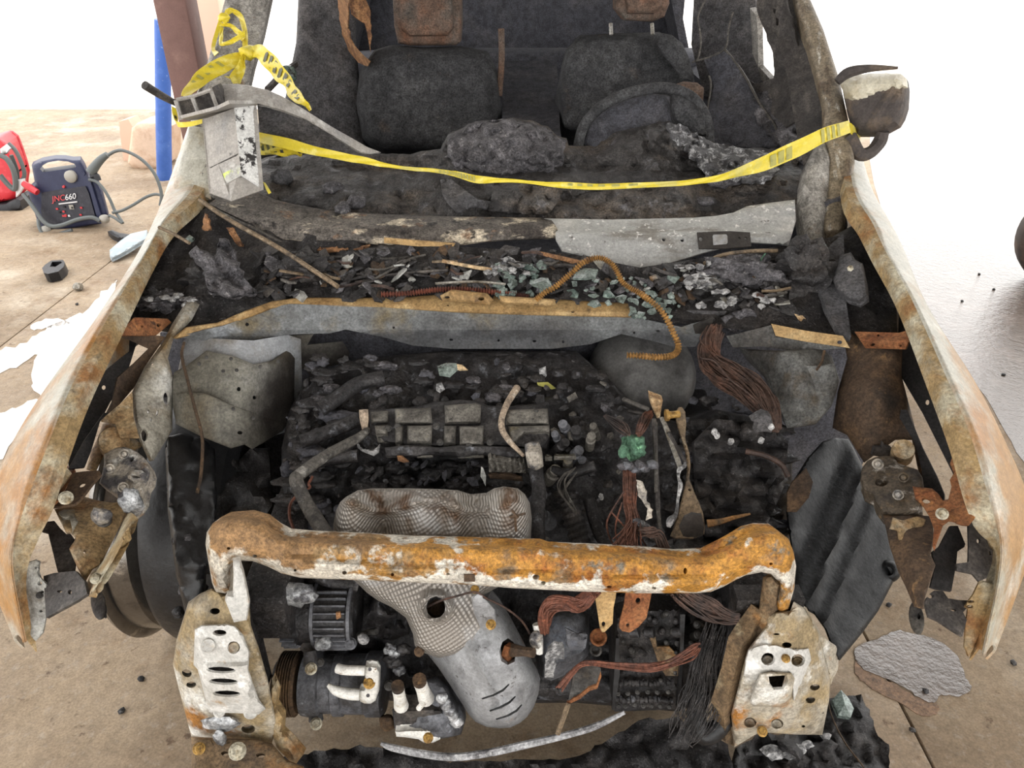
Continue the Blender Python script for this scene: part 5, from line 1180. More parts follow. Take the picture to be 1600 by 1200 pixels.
# alternator
ac = W(507, 957, 1.16)
k1 = pxm(507, 957, 1.14)
al = lathe('alternator', W(448, 957, 1.165), (1, 0, 0), [(0, 20 * k1), (.003, 42 * k1), (.01, 49 * k1), (25 * k1, 50 * k1), (27 * k1, 46 * k1), (47 * k1, 46 * k1), (49 * k1, 52 * k1), (98 * k1, 52 * k1), (108 * k1, 50 * k1), (114 * k1, 44 * k1), (116 * k1, 14 * k1)], block_mat, car, segs=32)
def ring_slats(x0, x1, rr, n, a0, a1, wdt):
    for i in range(n):
        a = math.radians(a0 + (a1 - a0) * i / (n - 1))
        c = Vector((0, -math.cos(a), math.sin(a))) * rr
        p0 = W(448, 957, 1.165)
        rot = Matrix.Rotation(-a, 3, 'X')
        box('fin', p0 + c + Vector(((x0 + x1) / 2 * k1, 0, 0)), ((x1 - x0) * k1, .012, wdt), comp_mat, al, rot=rot, bevel=.0015)
ring_slats(1, 24, 50 * k1, 9, -55, 75, .0042)
ring_slats(56, 104, 53 * k1, 13, -60, 80, .0040)
for xx in (50, 106):
    p0 = W(448, 957, 1.165) + Vector((xx * k1, 0, 0))
    lathe('housing_ring', p0, (1, 0, 0), [(0, 48 * k1), (0, 55 * k1), (5 * k1, 55 * k1), (5 * k1, 48 * k1)], comp_mat, al, segs=32)
lump('melted_housing', W(464, 928, 1.11), (.04, .02, .026), melt, al, amp=.5, seed=6)
lump('melted_housing', W(436, 945, 1.12), (.03, .03, .05), block_mat, al, amp=.5, seed=12)
lump('melted_housing', W(507, 1003, 1.09), (.02, .02, .012), melt, al, amp=.5, seed=2, sub=2)
bolt(548, 1006, 1.09, 7, comp_mat, al)
tube('alternator_bolt', [W(560, 992, 1.12), W(575, 988, 1.11), W(588, 987, 1.10)], .006, bolt_dark, al, segs=8, n=2)
lump('alternator_post', W(568, 998, 1.09), (.012, .01, .014), white_ash, al, amp=.5, seed=3, sub=2)
plate('orange_tab', crop(420, 880, .275, (380, 285), (405, 280), (410, 310), (385, 320)), 1.09, orange_chip, al, thick=.004, step=5)

# air-conditioning compressor
k2 = pxm(540, 1075, 1.08)
P0 = W(440, 1068, 1.115)
co = lathe('compressor', P0 + Vector((36 * k2, 0, 0)), (1, 0, 0), [(0, 20 * k2), (.002, 48 * k2), (14 * k2, 50 * k2), (30 * k2, 50 * k2), (32 * k2, 45 * k2), (50 * k2, 45 * k2), (52 * k2, 49 * k2), (66 * k2, 49 * k2), (68 * k2, 46 * k2), (100 * k2, 46 * k2), (104 * k2, 50 * k2), (128 * k2, 50 * k2), (132 * k2, 44 * k2), (134 * k2, 10 * k2)], comp_mat, car, segs=36)
prof = [(0, 10 * k2), (.001, 40 * k2)]
for i in range(7):
    prof += [(4 * i * k2 + .001, 50 * k2), (4 * i * k2 + 2 * k2, 50 * k2), (4 * i * k2 + 3 * k2, 46 * k2)]
prof += [(30 * k2, 44 * k2), (31 * k2, 12 * k2)]
lathe('pulley', P0, (1, 0, 0), prof, brown_plate, co, segs=40, angle=20)
lathe('clutch_plate', P0 + Vector((-8 * k2, 0, 0)), (1, 0, 0), [(0, 8 * k2), (.001, 36 * k2), (6 * k2, 38 * k2), (8 * k2, 20 * k2)], steel_dark, co, segs=32)
for px_, py_, L in ((486, 1040, 14), (494, 1126, 16)):
    a = W(px_, py_ - (6 if py_ < 1100 else 30), 1.06)
    tube('mount_ear', [W(px_ - 2, py_ - L - 8, 1.075), W(px_, py_, 1.055)], [.013, .016], comp_mat, co, segs=12, n=3)
    bolt(px_, py_ + 5, 1.04, 7, bolt_mat, co, h=10)
bolt(608, 1071, 1.06, 6, bolt_dark, co)
bolt(500, 1035, 1.06, 5, bolt_dark, co)
plate('hose_union', crop(420, 880, .275, (545, 610), (550, 590), (580, 583), (615, 590), (632, 620), (628, 720), (608, 780), (580, 798), (545, 798), (518, 785), (510, 745), (520, 720), (545, 712), (548, 660)), 1.035, white_alu, co, holes=[(577, 1066, 7, 7)], thick=.016, step=6, puff=5, puffd=.01)
tube('union_pipe', [W(527, 1044, 1.04), W(540, 1047, 1.035), W(570, 1048, 1.035)], [.010, .010, .010], white_alu, co, segs=12, n=3)
tube('union_pipe', [W(512, 1070, 1.04), W(525, 1079, 1.035), W(545, 1084, 1.035), W(562, 1085, 1.035)], [.004, .010, .012, .012], white_alu, co, segs=12, n=3)
bolt(577, 1067, 1.035, 7, bolt_gold, co)
bolt(578, 1046, 1.02, 3, casting, co, washer=False)
bolt(575, 1087, 1.02, 3, casting, co, washer=False)
bolt(500, 1125, 1.08, 3, bolt_dark, co)

# oil cooler and filter head
oc = plate('oil_cooler', crop(420, 880, .275, (700, 830), (760, 790), (860, 740), (900, 660), (960, 640), (1020, 700), (1062, 800), (1070, 880), (1040, 980), (1000, 990), (960, 1000), (800, 985), (715, 940)), [(615, 1110, 1.03), (690, 1060, 1.07), (712, 1120, 1.0), (660, 1150, .985)], comp_mat, car, thick=.06, step=8, puff=10, puffd=.03, wob=.006)
box_p = crop(420, 880, .275, (712, 845), (965, 832), (990, 860), (985, 935), (720, 935))
plate('cooler_core', box_p, 1.01, steel_dark, oc, thick=.04, step=4, bump=lambda x, y: .0045 * math.sin(y * 1.5))
plate('cooler_foot', crop(420, 880, .275, (718, 955), (780, 948), (900, 945), (965, 950), (975, 1000), (930, 1022), (880, 1020), (850, 1000), (780, 990), (725, 985)), .985, white_alu, oc, thick=.02, step=6, puff=5, puffd=.01)
bolt(669, 1153, .965, 6, bolt_gold, oc)
for (px_, py_), (qx, qy), r in (((627, 1103), (622, 1076), .0125), ((666, 1092), (656, 1066), .0135)):
    tube('cooler_pipe', [W(px_, py_, 1.01), W((px_ + qx) / 2, (py_ + qy) / 2, 1.0), W(qx, qy, .99)], [r * 1.25, r, r], white_alu, oc, segs=14, n=3)
    tube('pipe_rim', [W(qx, qy, .99), W(qx - 1, qy - 5, .988)], r * 1.02, brown_plate, oc, segs=14, n=2)
tube('white_pin', [W(654, 1107, .985), W(660, 1100, .985)], .006, white_alu, oc, segs=8, n=2)
for s in range(5):
    lump('melted_splash', W(690 + 6 * s, 1092 + 9 * s, .985), (.012, .01, .016), melt, oc, amp=.6, seed=s + 30, sub=2)
for s in range(7):
    lump('melted_splash', W(612 + rd.uniform(-8, 22), 1022 + rd.uniform(-14, 26), 1.08), (.014, .012, .012), melt if s % 2 else block_mat, car, amp=.7, seed=s + 40, sub=2)
lump('drain_stub', W(605, 1130, 1.05), (.018, .016, .02), brown_plate, car, amp=.4, seed=1, sub=2)
plate('engine_mount', crop(420, 880, .275, (600, 230), (700, 250), (780, 310), (800, 400), (700, 440), (560, 420), (560, 300)), 1.16, block_mat, car, thick=.06, step=8, wob=.03)

tube('engine_pipe', [W(836, 730, 1.30), W(842, 765, 1.25), W(838, 810, 1.2), W(840, 850, 1.16), W(834, 885, 1.13)], [.016, .015, .018, .016, .016], block_mat, car, segs=14)
tube('ribbed_hose', [W(885, 775, 1.27), W(896, 810, 1.23), W(905, 850, 1.19), W(908, 900, 1.14)], .022, char, car, segs=14, n=8, ring=lambda i: 1.1 if i % 2 else .9)
tube('engine_pipe', [W(862, 735, 1.32), W(890, 740, 1.31), W(930, 728, 1.31)], .012, block_mat, car, segs=10)
tube('engine_pipe', [W(920, 780, 1.27), W(935, 830, 1.22), W(960, 870, 1.16)], .014, char, car, segs=10)
tube('engine_pipe', [W(470, 850, 1.2), W(500, 900, 1.18), W(560, 915, 1.18)], .016, block_mat, car, segs=10)
for k in range(60):
    x, y = rd.uniform(840, 970), rd.uniform(600, 905)
    V_, F_ = shard_geo(W(x, y, engY(x, y) - .045), rd.uniform(.006, .016), rd, thick=.005)
    obj('soot_clump', V_, F_, rd.choice((char, block_mat, block_mat, steel_dark, valve_mat)), car, angle=20)
for zone in ((1070, 1225, 640, 850), (480, 900, 560, 625), (560, 850, 722, 758), (445, 530, 640, 830)):
    for k in range(45):
        x, y = rd.uniform(*zone[:2]), rd.uniform(*zone[2:])
        V_, F_ = shard_geo(W(x, y, engY(x, y) - .035), rd.uniform(.003, .011), rd, thick=.003, stretch=rd.uniform(1, 2))
        obj('soot_flake', V_, F_, rd.choice((char, char, block_mat, char, soot_dark)), car, angle=20)
# gearbox: starter, valve body and brackets
stt = plate('starter_motor', crop(800, 880, .26667, (190, 290), (260, 260), (380, 250), (450, 300), (455, 400), (445, 540), (400, 590), (300, 660), (230, 690), (180, 670), (165, 540), (160, 400)), [(850, 960, 1.13), (920, 970, 1.13), (860, 1060, 1.04), (915, 1030, 1.07)], comp_mat, car, thick=.08, step=8, puff=22, puffd=.05, wob=.004)
plate('white_deposit', crop(800, 880, .26667, (215, 500), (250, 470), (300, 480), (310, 560), (260, 570), (245, 670), (195, 672), (190, 600)), 1.03, white_ash, stt, thick=.006, step=6, wob=.01, jag=1)
plate('white_deposit', crop(800, 880, .26667, (318, 380), (345, 400), (440, 420), (435, 490), (400, 530), (350, 540), (325, 470)), 1.04, comp_mat, stt, thick=.006, step=6, wob=.012, jag=1)
lump('corroded_terminal', W(838, 1000, 1.04), (.014, .012, .02), casting, stt, amp=.5, seed=5, sub=2)
tube('terminal_post', [W(843, 1020, 1.04), W(842, 995, 1.05), W(838, 975, 1.06)], .008, white_alu, stt, segs=8)
vbY = lambda x, y: float(np.interp(y, [950, 1110], [1.115, 1.045]))
vb = plate('valve_body', [(963, 965), (985, 955), (1010, 950), (1062, 950), (1068, 1000), (1066, 1108), (960, 1112), (958, 1040)], vbY, char, car, thick=.08, step=10, puff=6, puffd=.02, wob=.006)
plate('valve_body_rust', crop(800, 880, .26667, (800, 420), (840, 430), (850, 490), (920, 490), (975, 540), (980, 660), (900, 660), (860, 590), (830, 500)), lambda x, y: vbY(x, y) - .012, rail_rust, vb, thick=.004, step=6, wob=.006)
plate('seal_edge', crop(800, 880, .26667, (610, 440), (625, 440), (632, 650), (600, 860), (585, 860), (600, 620)), lambda x, y: vbY(x, y) - .03, rubber, vb, thick=.01, step=7)
plate('seal_edge', crop(800, 880, .26667, (985, 300), (1015, 300), (1000, 600), (985, 850), (965, 850), (985, 560)), lambda x, y: vbY(x, y) - .03, rubber, vb, thick=.01, step=7)
for row, (yy, n_, r_) in enumerate(((700, 7, 20), (760, 6, 18), (800, 7, 22), (835, 7, 16))):
    for i in range(n_):
        a = 620 + i * (350 / n_) + rd.uniform(-6, 6)
        b = yy + rd.uniform(-8, 8)
        x, y = 800 + .26667 * a, 880 + .26667 * b
        kk = pxm(x, y, 1.05)
        r = r_ * .26667 * kk
        p = W(x, y, vbY(x, y) - .014)
        if row in (0, 2):
            lathe('spool_valve', p + Vector((-r * 1.1, 0, 0)), (1, 0, 0), [(0, r * .6), (.0005, r), (r * .8, r), (r * .9, r * .7), (r * 1.3, r * .7), (r * 1.4, r), (r * 2.1, r), (r * 2.2, .001)], block_mat, vb, segs=12)
        else:
            bolt_geo(p, view_n(p), r * .6, None, True).build('bolt', bolt_dark, vb)
for a, b, r in ((700, 510, 22), (760, 520, 20), (690, 570, 20), (650, 460, 16), (880, 400, 22), (945, 400, 22), (970, 470, 18), (905, 465, 16), (790, 395, 14), (840, 340, 20), (900, 300, 18), (960, 340, 20), (745, 640, 16), (870, 690, 18), (720, 700, 14), (650, 640, 14), (960, 640, 18), (965, 525, 14), (805, 325, 16), (1085, 360, 24), (1085, 420, 26), (1050, 470, 16)):
    x, y = 800 + .26667 * a, 880 + .26667 * b
    kk = pxm(x, y, 1.05)
    r *= .26667 * kk
    p = W(x, y, vbY(x, y) - .01)
    lathe('solenoid', p, view_n(p) + Vector((rd.uniform(-.3, .3), 0, .2)), [(-.03, r), (.004, r), (.006, r * .7), (.010, r * .65), (.011, .001)], rd.choice((block_mat, char, bolt_dark)), vb, segs=12)
for xx in (1052, 1008, 985):
    tube('valve_tube', [W(xx, 988, 1.08), W(xx + 14, 988, 1.075)], .011, block_mat, vb, segs=10, n=2)
lathe('bolt_eye', W(935, 996, 1.09), view_n(W(935, 996, 1.09)), [(-.01, .017), (.004, .018), (.006, .014), (.002, .010), (-.004, .009), (-.005, .001)], rust_orange, car, segs=18)
lathe('bolt_eye', W(931, 1016, 1.08), view_n(W(935, 996, 1.09)), [(-.01, .012), (.004, .013), (.006, .009), (.002, .006), (-.004, .006), (-.005, .001)], bolt_dark, car, segs=16)
plate('hanging_bracket', crop(800, 880, .26667, (478, 160), (612, 160), (608, 200), (595, 260), (590, 355), (545, 402), (528, 405), (515, 380), (500, 280)), [(928, 931, 1.03), (963, 931, 1.03), (942, 988, 1.02)], tan_flange, car, holes=[(943, 976, 3, 5)], thick=.005, step=8)
plate('hanging_bracket', crop(800, 880, .26667, (668, 160), (820, 160), (808, 230), (788, 320), (740, 375), (690, 406), (645, 398), (627, 375), (635, 330), (655, 260)), [(979, 928, 1.03), (1017, 928, 1.03), (984, 988, 1.015)], rust_orange, car, holes=[(997, 939, 4, 5), (981, 977, 3, 3)], thick=.005, step=8)
plate('torn_bracket', crop(800, 880, .26667, (385, 600), (440, 590), (520, 612), (522, 650), (500, 735), (455, 745), (400, 790), (325, 825), (345, 740), (358, 660)), [(901, 1040, 1.03), (939, 1043, 1.03), (888, 1099, .985), (931, 1077, 1.0)], tower_dark, car, thick=.004, step=7, wob=.006)
plate('torn_bracket_edge', crop(800, 880, .26667, (520, 640), (524, 665), (500, 735), (455, 748), (400, 795), (328, 828), (320, 815), (395, 775), (450, 730), (495, 715)), .985, rust_orange, car, thick=.004, step=6, wob=.004)
tube('torn_bracket_rod', [W(888, 1099, .985), W(880, 1122, .965), W(871, 1147, .95)], .0055, rod_mat, car, segs=6, n=3)

# selector lever, rods and connectors
lv = plate('selector_lever', crop(800, 600, .28125, (908, 155), (925, 130), (945, 128), (962, 155), (968, 220), (962, 300), (985, 385), (992, 450), (985, 525), (1015, 605), (1040, 660), (1062, 720), (1072, 790), (1068, 835), (1000, 862), (900, 858), (878, 845), (900, 790), (925, 710), (955, 590), (975, 470), (958, 360), (930, 280), (912, 215)), [(1062, 640, 1.36), (1075, 700, 1.28), (1078, 745, 1.22), (1095, 830, 1.13), (1050, 840, 1.12)], rod_mat, car, holes=[(1078, 765, 3, 2.5)], thick=.008, step=7, puff=4, puffd=.006)
plate('lever_foot', crop(800, 600, .28125, (960, 740), (1000, 720), (1055, 730), (1068, 800), (1060, 840), (1000, 858), (950, 845), (930, 800)), 1.12, tower_mat, lv, thick=.005, step=7, wob=.004)
lathe('lever_pin', W(1040, 649, 1.33), (1, .1, .05), [(0, .013), (.006, .013), (.007, .008), (.03, .008), (.031, .001)], bolt_gold, lv, segs=10)
for a, b, c, d, r, Y0, Y1, mm in ((788, 195, 812, 700, .005, 1.33, 1.17, steel_dark), (812, 700, 822, 810, .004, 1.17, 1.12, hose_grey), (800, 215, 800, 600, .0035, 1.33, 1.19, hose_grey), (832, 190, 870, 270, .005, 1.34, 1.30, steel), (850, 230, 935, 465, .0055, 1.32, 1.24, steel), (620, 85, 755, 140, .005, 1.42, 1.36, hose_grey), (650, 150, 745, 168, .004, 1.40, 1.36, steel_dark), (870, 270, 965, 440, .004, 1.30, 1.25, steel_dark)):
    tube('linkage_rod', [W(800 + .28125 * a, 600 + .28125 * b, Y0), W(800 + .28125 * c, 600 + .28125 * d, Y1)], r, mm, car, segs=7, n=3)
tube('white_wire', [W(800 + .28125 * a, 600 + .28125 * b, Y) for a, b, Y in ((962, 438, 1.24), (958, 455, 1.24), (930, 475, 1.23), (925, 520, 1.22), (936, 560, 1.20), (922, 640, 1.18), (912, 720, 1.16), (880, 760, 1.14), (870, 795, 1.13))], [.003, .004, .005, .003, .005, .003, .004, .008, .004], white_ash, car, segs=6)
for s in range(6):
    lump('ash_crumb', W(800 + .28125 * (690 + 20 * s), 600 + .28125 * (770 + 14 * s), 1.13), (.012, .01, .011), white_ash if s % 2 else char_ash, car, amp=.6, seed=s, sub=2)
plate('ash_strip', crop(800, 600, .28125, (692, 530), (720, 545), (740, 600), (748, 650), (775, 700), (778, 745), (745, 760), (750, 690), (700, 620)), [(995, 750, 1.17), (1010, 800, 1.13), (1018, 810, 1.12)], casting, car, thick=.005, step=5, wob=.008, jag=1)
plate('burnt_plug', crop(800, 600, .28125, (764, 62), (800, 75), (838, 90), (830, 135), (822, 190), (805, 190), (785, 150), (768, 105)), 1.36, pale_wood, car, thick=.02, step=5, puff=5, puffd=.01, wob=.004)
plate('verdigris_plug', crop(800, 600, .28125, (635, 285), (700, 280), (735, 300), (745, 350), (740, 400), (690, 425), (665, 400), (650, 350), (630, 330)), [(978, 680, 1.27), (1008, 690, 1.27), (993, 718, 1.24)], green_crust, car, thick=.03, step=5, puff=7, puffd=.02, wob=.014, wobs=.02, jag=1.5)
lump('verdigris_crumb', W(974, 706, 1.24), (.01, .01, .016), green_crust, car, amp=.6, seed=4, sub=2)
for s in range(9):
    lump('ash_crumb', W(970 + 6.5 * s + rd.uniform(-3, 3), 728 + rd.uniform(-4, 5), 1.22), (.01, .01, .008), comp_mat if s % 2 else char_ash, car, amp=.7, seed=s + 9, sub=2)
plate('plug_remains', crop(800, 600, .28125, (1330, 205), (1370, 180), (1400, 165), (1440, 180), (1455, 235), (1440, 270), (1400, 265), (1350, 270), (1362, 215)), 1.34, soot, car, thick=.02, step=6, puff=3, puffd=.006)
for a, b in ((1125, 265), (1215, 320), (1140, 285), (1385, 315), (1440, 240), (495, 628), (490, 780)):
    lump('ash_crumb', W(800 + .28125 * a, 600 + .28125 * b, 1.26), (.006, .006, .008), white_ash, car, amp=.7, seed=a, sub=2)
tube('rust_strip', [W(1105, 818, 1.14), W(1125, 815, 1.14), (W(1150, 808, 1.15)), W(1172, 803, 1.16)], [.008, .006, .004, .002], rail_rust, car, segs=6)
plate('battery_tray', [(1020, 855), (1060, 862), (1110, 868), (1150, 845), (1195, 828), (1225, 760), (1232, 690), (1200, 660), (1120, 655), (1085, 690), (1090, 760), (1100, 820)], [(1060, 862, 1.2), (1195, 828, 1.24), (1200, 660, 1.40), (1100, 690, 1.36)], char, car, thick=.02, step=11, wob=.03, bump=lambda x, y: .012 * math.sin((y - .25 * x) * .22))
tube('battery_cable', [W(1165, 705, 1.32), W(1195, 712, 1.31), W(1220, 725, 1.3), W(1232, 745, 1.28)], .006, copper_dark, car, segs=6)

# copper looms
bundle('wire_loom', [W(1117, 518, 1.60), W(1108, 540, 1.57), W(1112, 565, 1.54), W(1135, 585, 1.50), W(1165, 603, 1.46), W(1190, 625, 1.42), W(1203, 648, 1.39), W(1212, 668, 1.37)], 90, [.022, .025, .029, .036, .036, .033, .024, .012], .0022, copper_dark, car, seed=1)
bundle('wire_loom', [W(984, 735, 1.22), W(985, 760, 1.19), W(985, 790, 1.16), W(990, 815, 1.13), W(986, 835, 1.10), W(980, 862, 1.07)], 46, [.012, .014, .012, .013, .020, .034], .0014, copper, car, seed=2)
bundle('wire_loom', [W(1016, 645, 1.36), W(1008, 655, 1.34), W(1002, 668, 1.31), W(998, 678, 1.28)], 24, [.008, .011, .010, .006], .002, copper, car, seed=3)
bundle('wire_loom', [W(945, 650, 1.36), W(960, 660, 1.33), W(972, 668, 1.30), W(981, 678, 1.27)], 16, [.004, .014, .014, .006], .0014, copper_dark, car, seed=4)
bundle('wire_loom', [W(930, 925, 1.03), W(915, 936, 1.03), W(900, 946, 1.02), W(880, 942, 1.02), W(862, 944, 1.02), W(852, 962, 1.02), (W(851, 986, 1.02))], 44, [.010, .014, .015, .014, .016, .014, .008], .0022, copper_red, car, seed=5, twist=.5)
bundle('wire_loom', [W(876, 1072, 1.0), W(895, 1050, 1.01), W(915, 1036, 1.01), W(960, 1040, 1.01), W(1013, 1044, 1.01), W(1050, 1034, 1.01), W(1078, 1020, 1.02), W(1092, 1010, 1.03)], 14, [.012, .006, .005, .006, .010, .010, .014, .008], .0017, copper_red, car, seed=6)
bundle('wire_loom', [W(1058, 922, 1.03), W(1080, 938, 1.03), W(1105, 952, 1.02), W(1130, 962, 1.02), W(1150, 966, 1.02)], 34, [.016, .022, .024, .018, .012], .0019, copper_dark, car, seed=7)
bundle('wire_loom', [W(1050, 905, 1.06), W(1030, 838, 1.10), W(1010, 834, 1.10), W(1000, 830, 1.11)], 14, [.012, .010, .012, .008], .002, copper_dark, car, seed=8)
bundle('wire_loom', [W(900, 800, 1.2), W(882, 765, 1.26), W(890, 745, 1.28), W(900, 735, 1.29)], 10, [.004, .014, .016, .01], .0014, hose_grey, car, seed=9)
for s, pts in enumerate((((975, 768), (955, 800), (948, 820), (955, 845), (970, 862)), ((972, 785), (962, 820), (965, 850), (972, 862)), ((955, 800), (975, 822), (990, 840), (1002, 862)), ((1000, 838), (1015, 858), (1030, 850)), ((620, 560), (618, 590)))):
    if s == 4: continue
    tube('loose_strand', [W(x, y, 1.12) for x, y in pts], .0018, copper, car, segs=5)
bundle('hose_bundle', [W(1120, 985, 1.06), W(1108, 1030, 1.03), W(1105, 1070, 1.0), W(1090, 1110, .97), W(1075, 1140, .95)], 60, [.03, .035, .045, .055, .04], .0010, char, car, seed=10)
tube('drain_hose', [W(1135, 1045, 1.05), W(1140, 1085, 1.02), W(1128, 1130, .98), W(1100, 1150, .97), W(1088, 1120, .99), W(1095, 1080, 1.02)], .02, rubber, car, segs=12)
lump('gearbox_end', W(1100, 1030, 1.12), (.09, .06, .10), char, car, amp=.4, seed=7)
tube('brown_wire', [W(288, 535, 1.5), W(284, 555, 1.47), W(292, 590, 1.42), W(305, 640, 1.36), W(316, 685, 1.32), W(314, 740, 1.26), W(308, 770, 1.22)], .0035, brown_plate, car, segs=6)
tube('brown_wire', [W(1288, 548, 1.5), W(1284, 565, 1.48), W(1276, 578, 1.46)], .003, brown_plate, car, segs=6)
# subframe and under tray below the bay
box('subframe', (-.05, 1.22, .16), (.86, .07, .05), char, car, bevel=.01)
plate('under_tray', [(440, 1182), (520, 1172), (560, 1166), (640, 1172), (700, 1190), (900, 1185), (940, 1160), (1000, 1125), (1060, 1120), (1140, 1165), (1150, 1260), (440, 1260)], lambda x, y: G(x, y, .10).y, char, car, thick=.02, step=13, jag=3, wob=.02, wobs=.03)
tube('cooler_hose', [W(596, 1162, .985), W(612, 1168, .975), W(660, 1178, .965), W(709, 1183, .96), W(760, 1177, .96), W(820, 1164, .97), W(880, 1150, .975), W(930, 1135, .98), W(976, 1113, .99)], [.004, .007, .008, .008, .008, .008, .007, .007, .004], hose_silver, car, segs=8)
# ---------------------------------------------------------------- the aluminium bumper beam leaning in the windshield opening
beam = empty('crash_bumper', W(365, 315, 1.88), 'grey aluminium bumper beam with its crush box, lying over the windshield corner', 'bumper beam')
def c2(*p):
    return crop(200, 0, .3167, *p)
plate('beam_bar', c2((415, 430), (440, 416), (520, 414), (600, 422), (690, 444), (760, 474), (870, 540), (1000, 622), (1120, 690), (1180, 725), (1250, 752), (1200, 762), (1150, 755), (1080, 715), (1000, 664), (880, 592), (760, 545), (640, 512), (560, 512), (480, 512)),
      [(332, 140, 2.10), (400, 135, 2.12), (470, 165, 2.16), (590, 238, 2.28), (400, 162, 2.07), (500, 215, 2.18)], alu, beam, thick=.012, step=8, puff=3, puffd=.004)
plate('beam_wall', c2((640, 512), (760, 545), (880, 592), (1000, 664), (1080, 715), (1150, 756), (1060, 752), (900, 722), (760, 690), (652, 662)), [(402, 162, 2.08), (560, 237, 2.27), (407, 208, 2.14), (480, 225, 2.22)], soot, beam, thick=.02, step=9)
for pts, dY in ((((415, 430), (440, 418), (480, 510), (440, 530)), 2.07), (((318, 480), (410, 445), (440, 530), (350, 565)), 2.10), (((240, 495), (305, 478), (340, 565), (265, 590)), 2.12)):
    plate('beam_end', c2(*pts), dY, steel_dark, beam, thick=.03, step=6)
for a, b in (((318, 482), (350, 562)), ((410, 445), (440, 525)), ((236, 495), (265, 590))):
    tube('beam_end_wall', [W(*c2(a)[0], 2.07), W(*c2(b)[0], 2.07)], .006, alu, beam, segs=6, n=2)
tube('beam_end_wall', [W(*c2((240, 492))[0], 2.07), W(*c2((320, 475))[0], 2.07), W(*c2((412, 442))[0], 2.06)], .005, alu, beam, segs=6, n=2)
plate('mount_flange', c2((262, 586), (340, 566), (440, 540), (500, 512), (640, 512), (632, 524), (520, 535), (380, 588), (300, 594)), [(285, 187, 2.06), (400, 163, 2.02), (366, 168, 2.0)], alu, beam, thick=.008, step=7)
ca, cb, cc, cd = W(327, 302, 1.93), W(362, 315, 1.89), W(412, 297, 1.93), W(377, 274, 1.92)
ta, tc, td = W(316, 187, 2.04), W(401, 162, 2.05), W(366, 169, 2.01)
tb = ta + tc - td
def quad_plate(name, q, m, par, th=.004, sub=1, **k):
    q = [Vector(p) for p in q]
    n = (q[1] - q[0]).cross(q[2] - q[0]).normalized() * th
    V = q + [p + n for p in q]
    F = [(0, 1, 2, 3), (7, 6, 5, 4)] + [(i, (i + 1) % 4, (i + 1) % 4 + 4, i + 4) for i in range(4)]
    return obj(name, V, F, m, par, **k)
lp = lambda a, b, t: a.lerp(b, t)
s1_, s2_ = .80, .80
quad_plate('crush_box_wall', [lp(ca, ta, .16), ta, td, lp(cd, td, .16)], alu, beam)
quad_plate('crush_box_stub', [ca, lp(ca, ta, .16), lp(cd, td, .16), cd], alu_green, beam)
quad_plate('crush_box_wall', [cd, td, tc, cc], alu_lit, beam, label='flaking face painted bright as lit')
quad_plate('crush_box_wall', [cb, tb, ta, ca], alu, beam)
quad_plate('crush_box_wall', [cc, tc, tb, cb], alu, beam)
ctr_ = (ca + cb + cc + cd + ta + tb + tc + td) / 8
def inset(p, h):
    mid = lp((ca + cb + cc + cd) / 4, (ta + tb + tc + td) / 4, h)
    return lp(p, mid, .07)
for t in (.30, .62):
    quad_plate('crush_box_rib', [inset(lp(ca, cd, t), 0), inset(lp(lp(ca, ta, .5), lp(cd, td, .5), t), .5), inset(lp(lp(cb, tb, .5), lp(cc, tc, .5), t), .5), inset(lp(cb, cc, t), 0)], alu, beam, th=.003)
quad_plate('crush_box_shade_plate', [lp(lp(p, q, .3), ctr_, .12) for p, q in ((ca, ta), (cb, tb), (cc, tc), (cd, td))], steel_dark, beam)  # dark plate standing in for the shade inside the open box
tube('beam_rod', [W(226, 133, 2.02), W(250, 148, 2.06), W(276, 162, 2.1)], [.011, .010, .008], steel_dark, beam, segs=10, n=2)

# ---------------------------------------------------------------- yellow barrier tape
tape = empty('barrier_tape', W(384, 318, 2.1), 'yellow plastic barrier tape knotted on one pillar and stretched to the other', 'tape')
class Ribbon:
    def __init__(self, name, rows, m, parent, n=5, wave=0.0, **k):
        ed = []
        for r in rows:
            xt, yt, xb, yb, Y = r[:5]
            Yb = r[5] if len(r) > 5 else Y
            ed.append((W(xt, yt, Y), W(xb, yb, Yb)))
        self.T = spline([tuple(e[0]) for e in ed], n)
        self.B = spline([tuple(e[1]) for e in ed], n)
        rws = []
        for i, (t, b) in enumerate(zip(self.T, self.B)):
            r = []
            for q in (0, .25, .5, .75, 1):
                p = t + (b - t) * q
                p = p + np.array([0, -wave * math.sin(i * .9 + q * 7), 0])
                r.append(p)
            rws.append(r)
        V, F = grid_sheet(rws, .0012)
        self.o = obj(name, V, F, m, parent, angle=70, **k)
    def at(self, s, q):
        i = min(len(self.T) - 2, int(s * (len(self.T) - 1)))
        f = s * (len(self.T) - 1) - i
        t = self.T[i] * (1 - f) + self.T[i + 1] * f
        b = self.B[i] * (1 - f) + self.B[i + 1] * f
        p = Vector(tuple(t + (b - t) * q))
        return p + view_n(p) * .003
    def marks(self, s0, s1, n, m, q0=.2, q1=.8, fill=.5):
        mb = MB()
        for k in range(n):
            a = s0 + (s1 - s0) * k / n
            b = a + (s1 - s0) / n * fill
            A = [self.at(a, q0), self.at(b, q0), self.at(b, q1), self.at(a, q1)]
            nn = view_n(A[0]) * -.001
            mb.add(A + [p + nn for p in A], [(0, 1, 2, 3), (7, 6, 5, 4), (0, 1, 5, 4), (1, 2, 6, 5), (2, 3, 7, 6), (3, 0, 4, 7)])
        mb.build('printed_marks', m, self.o, kind='stuff')
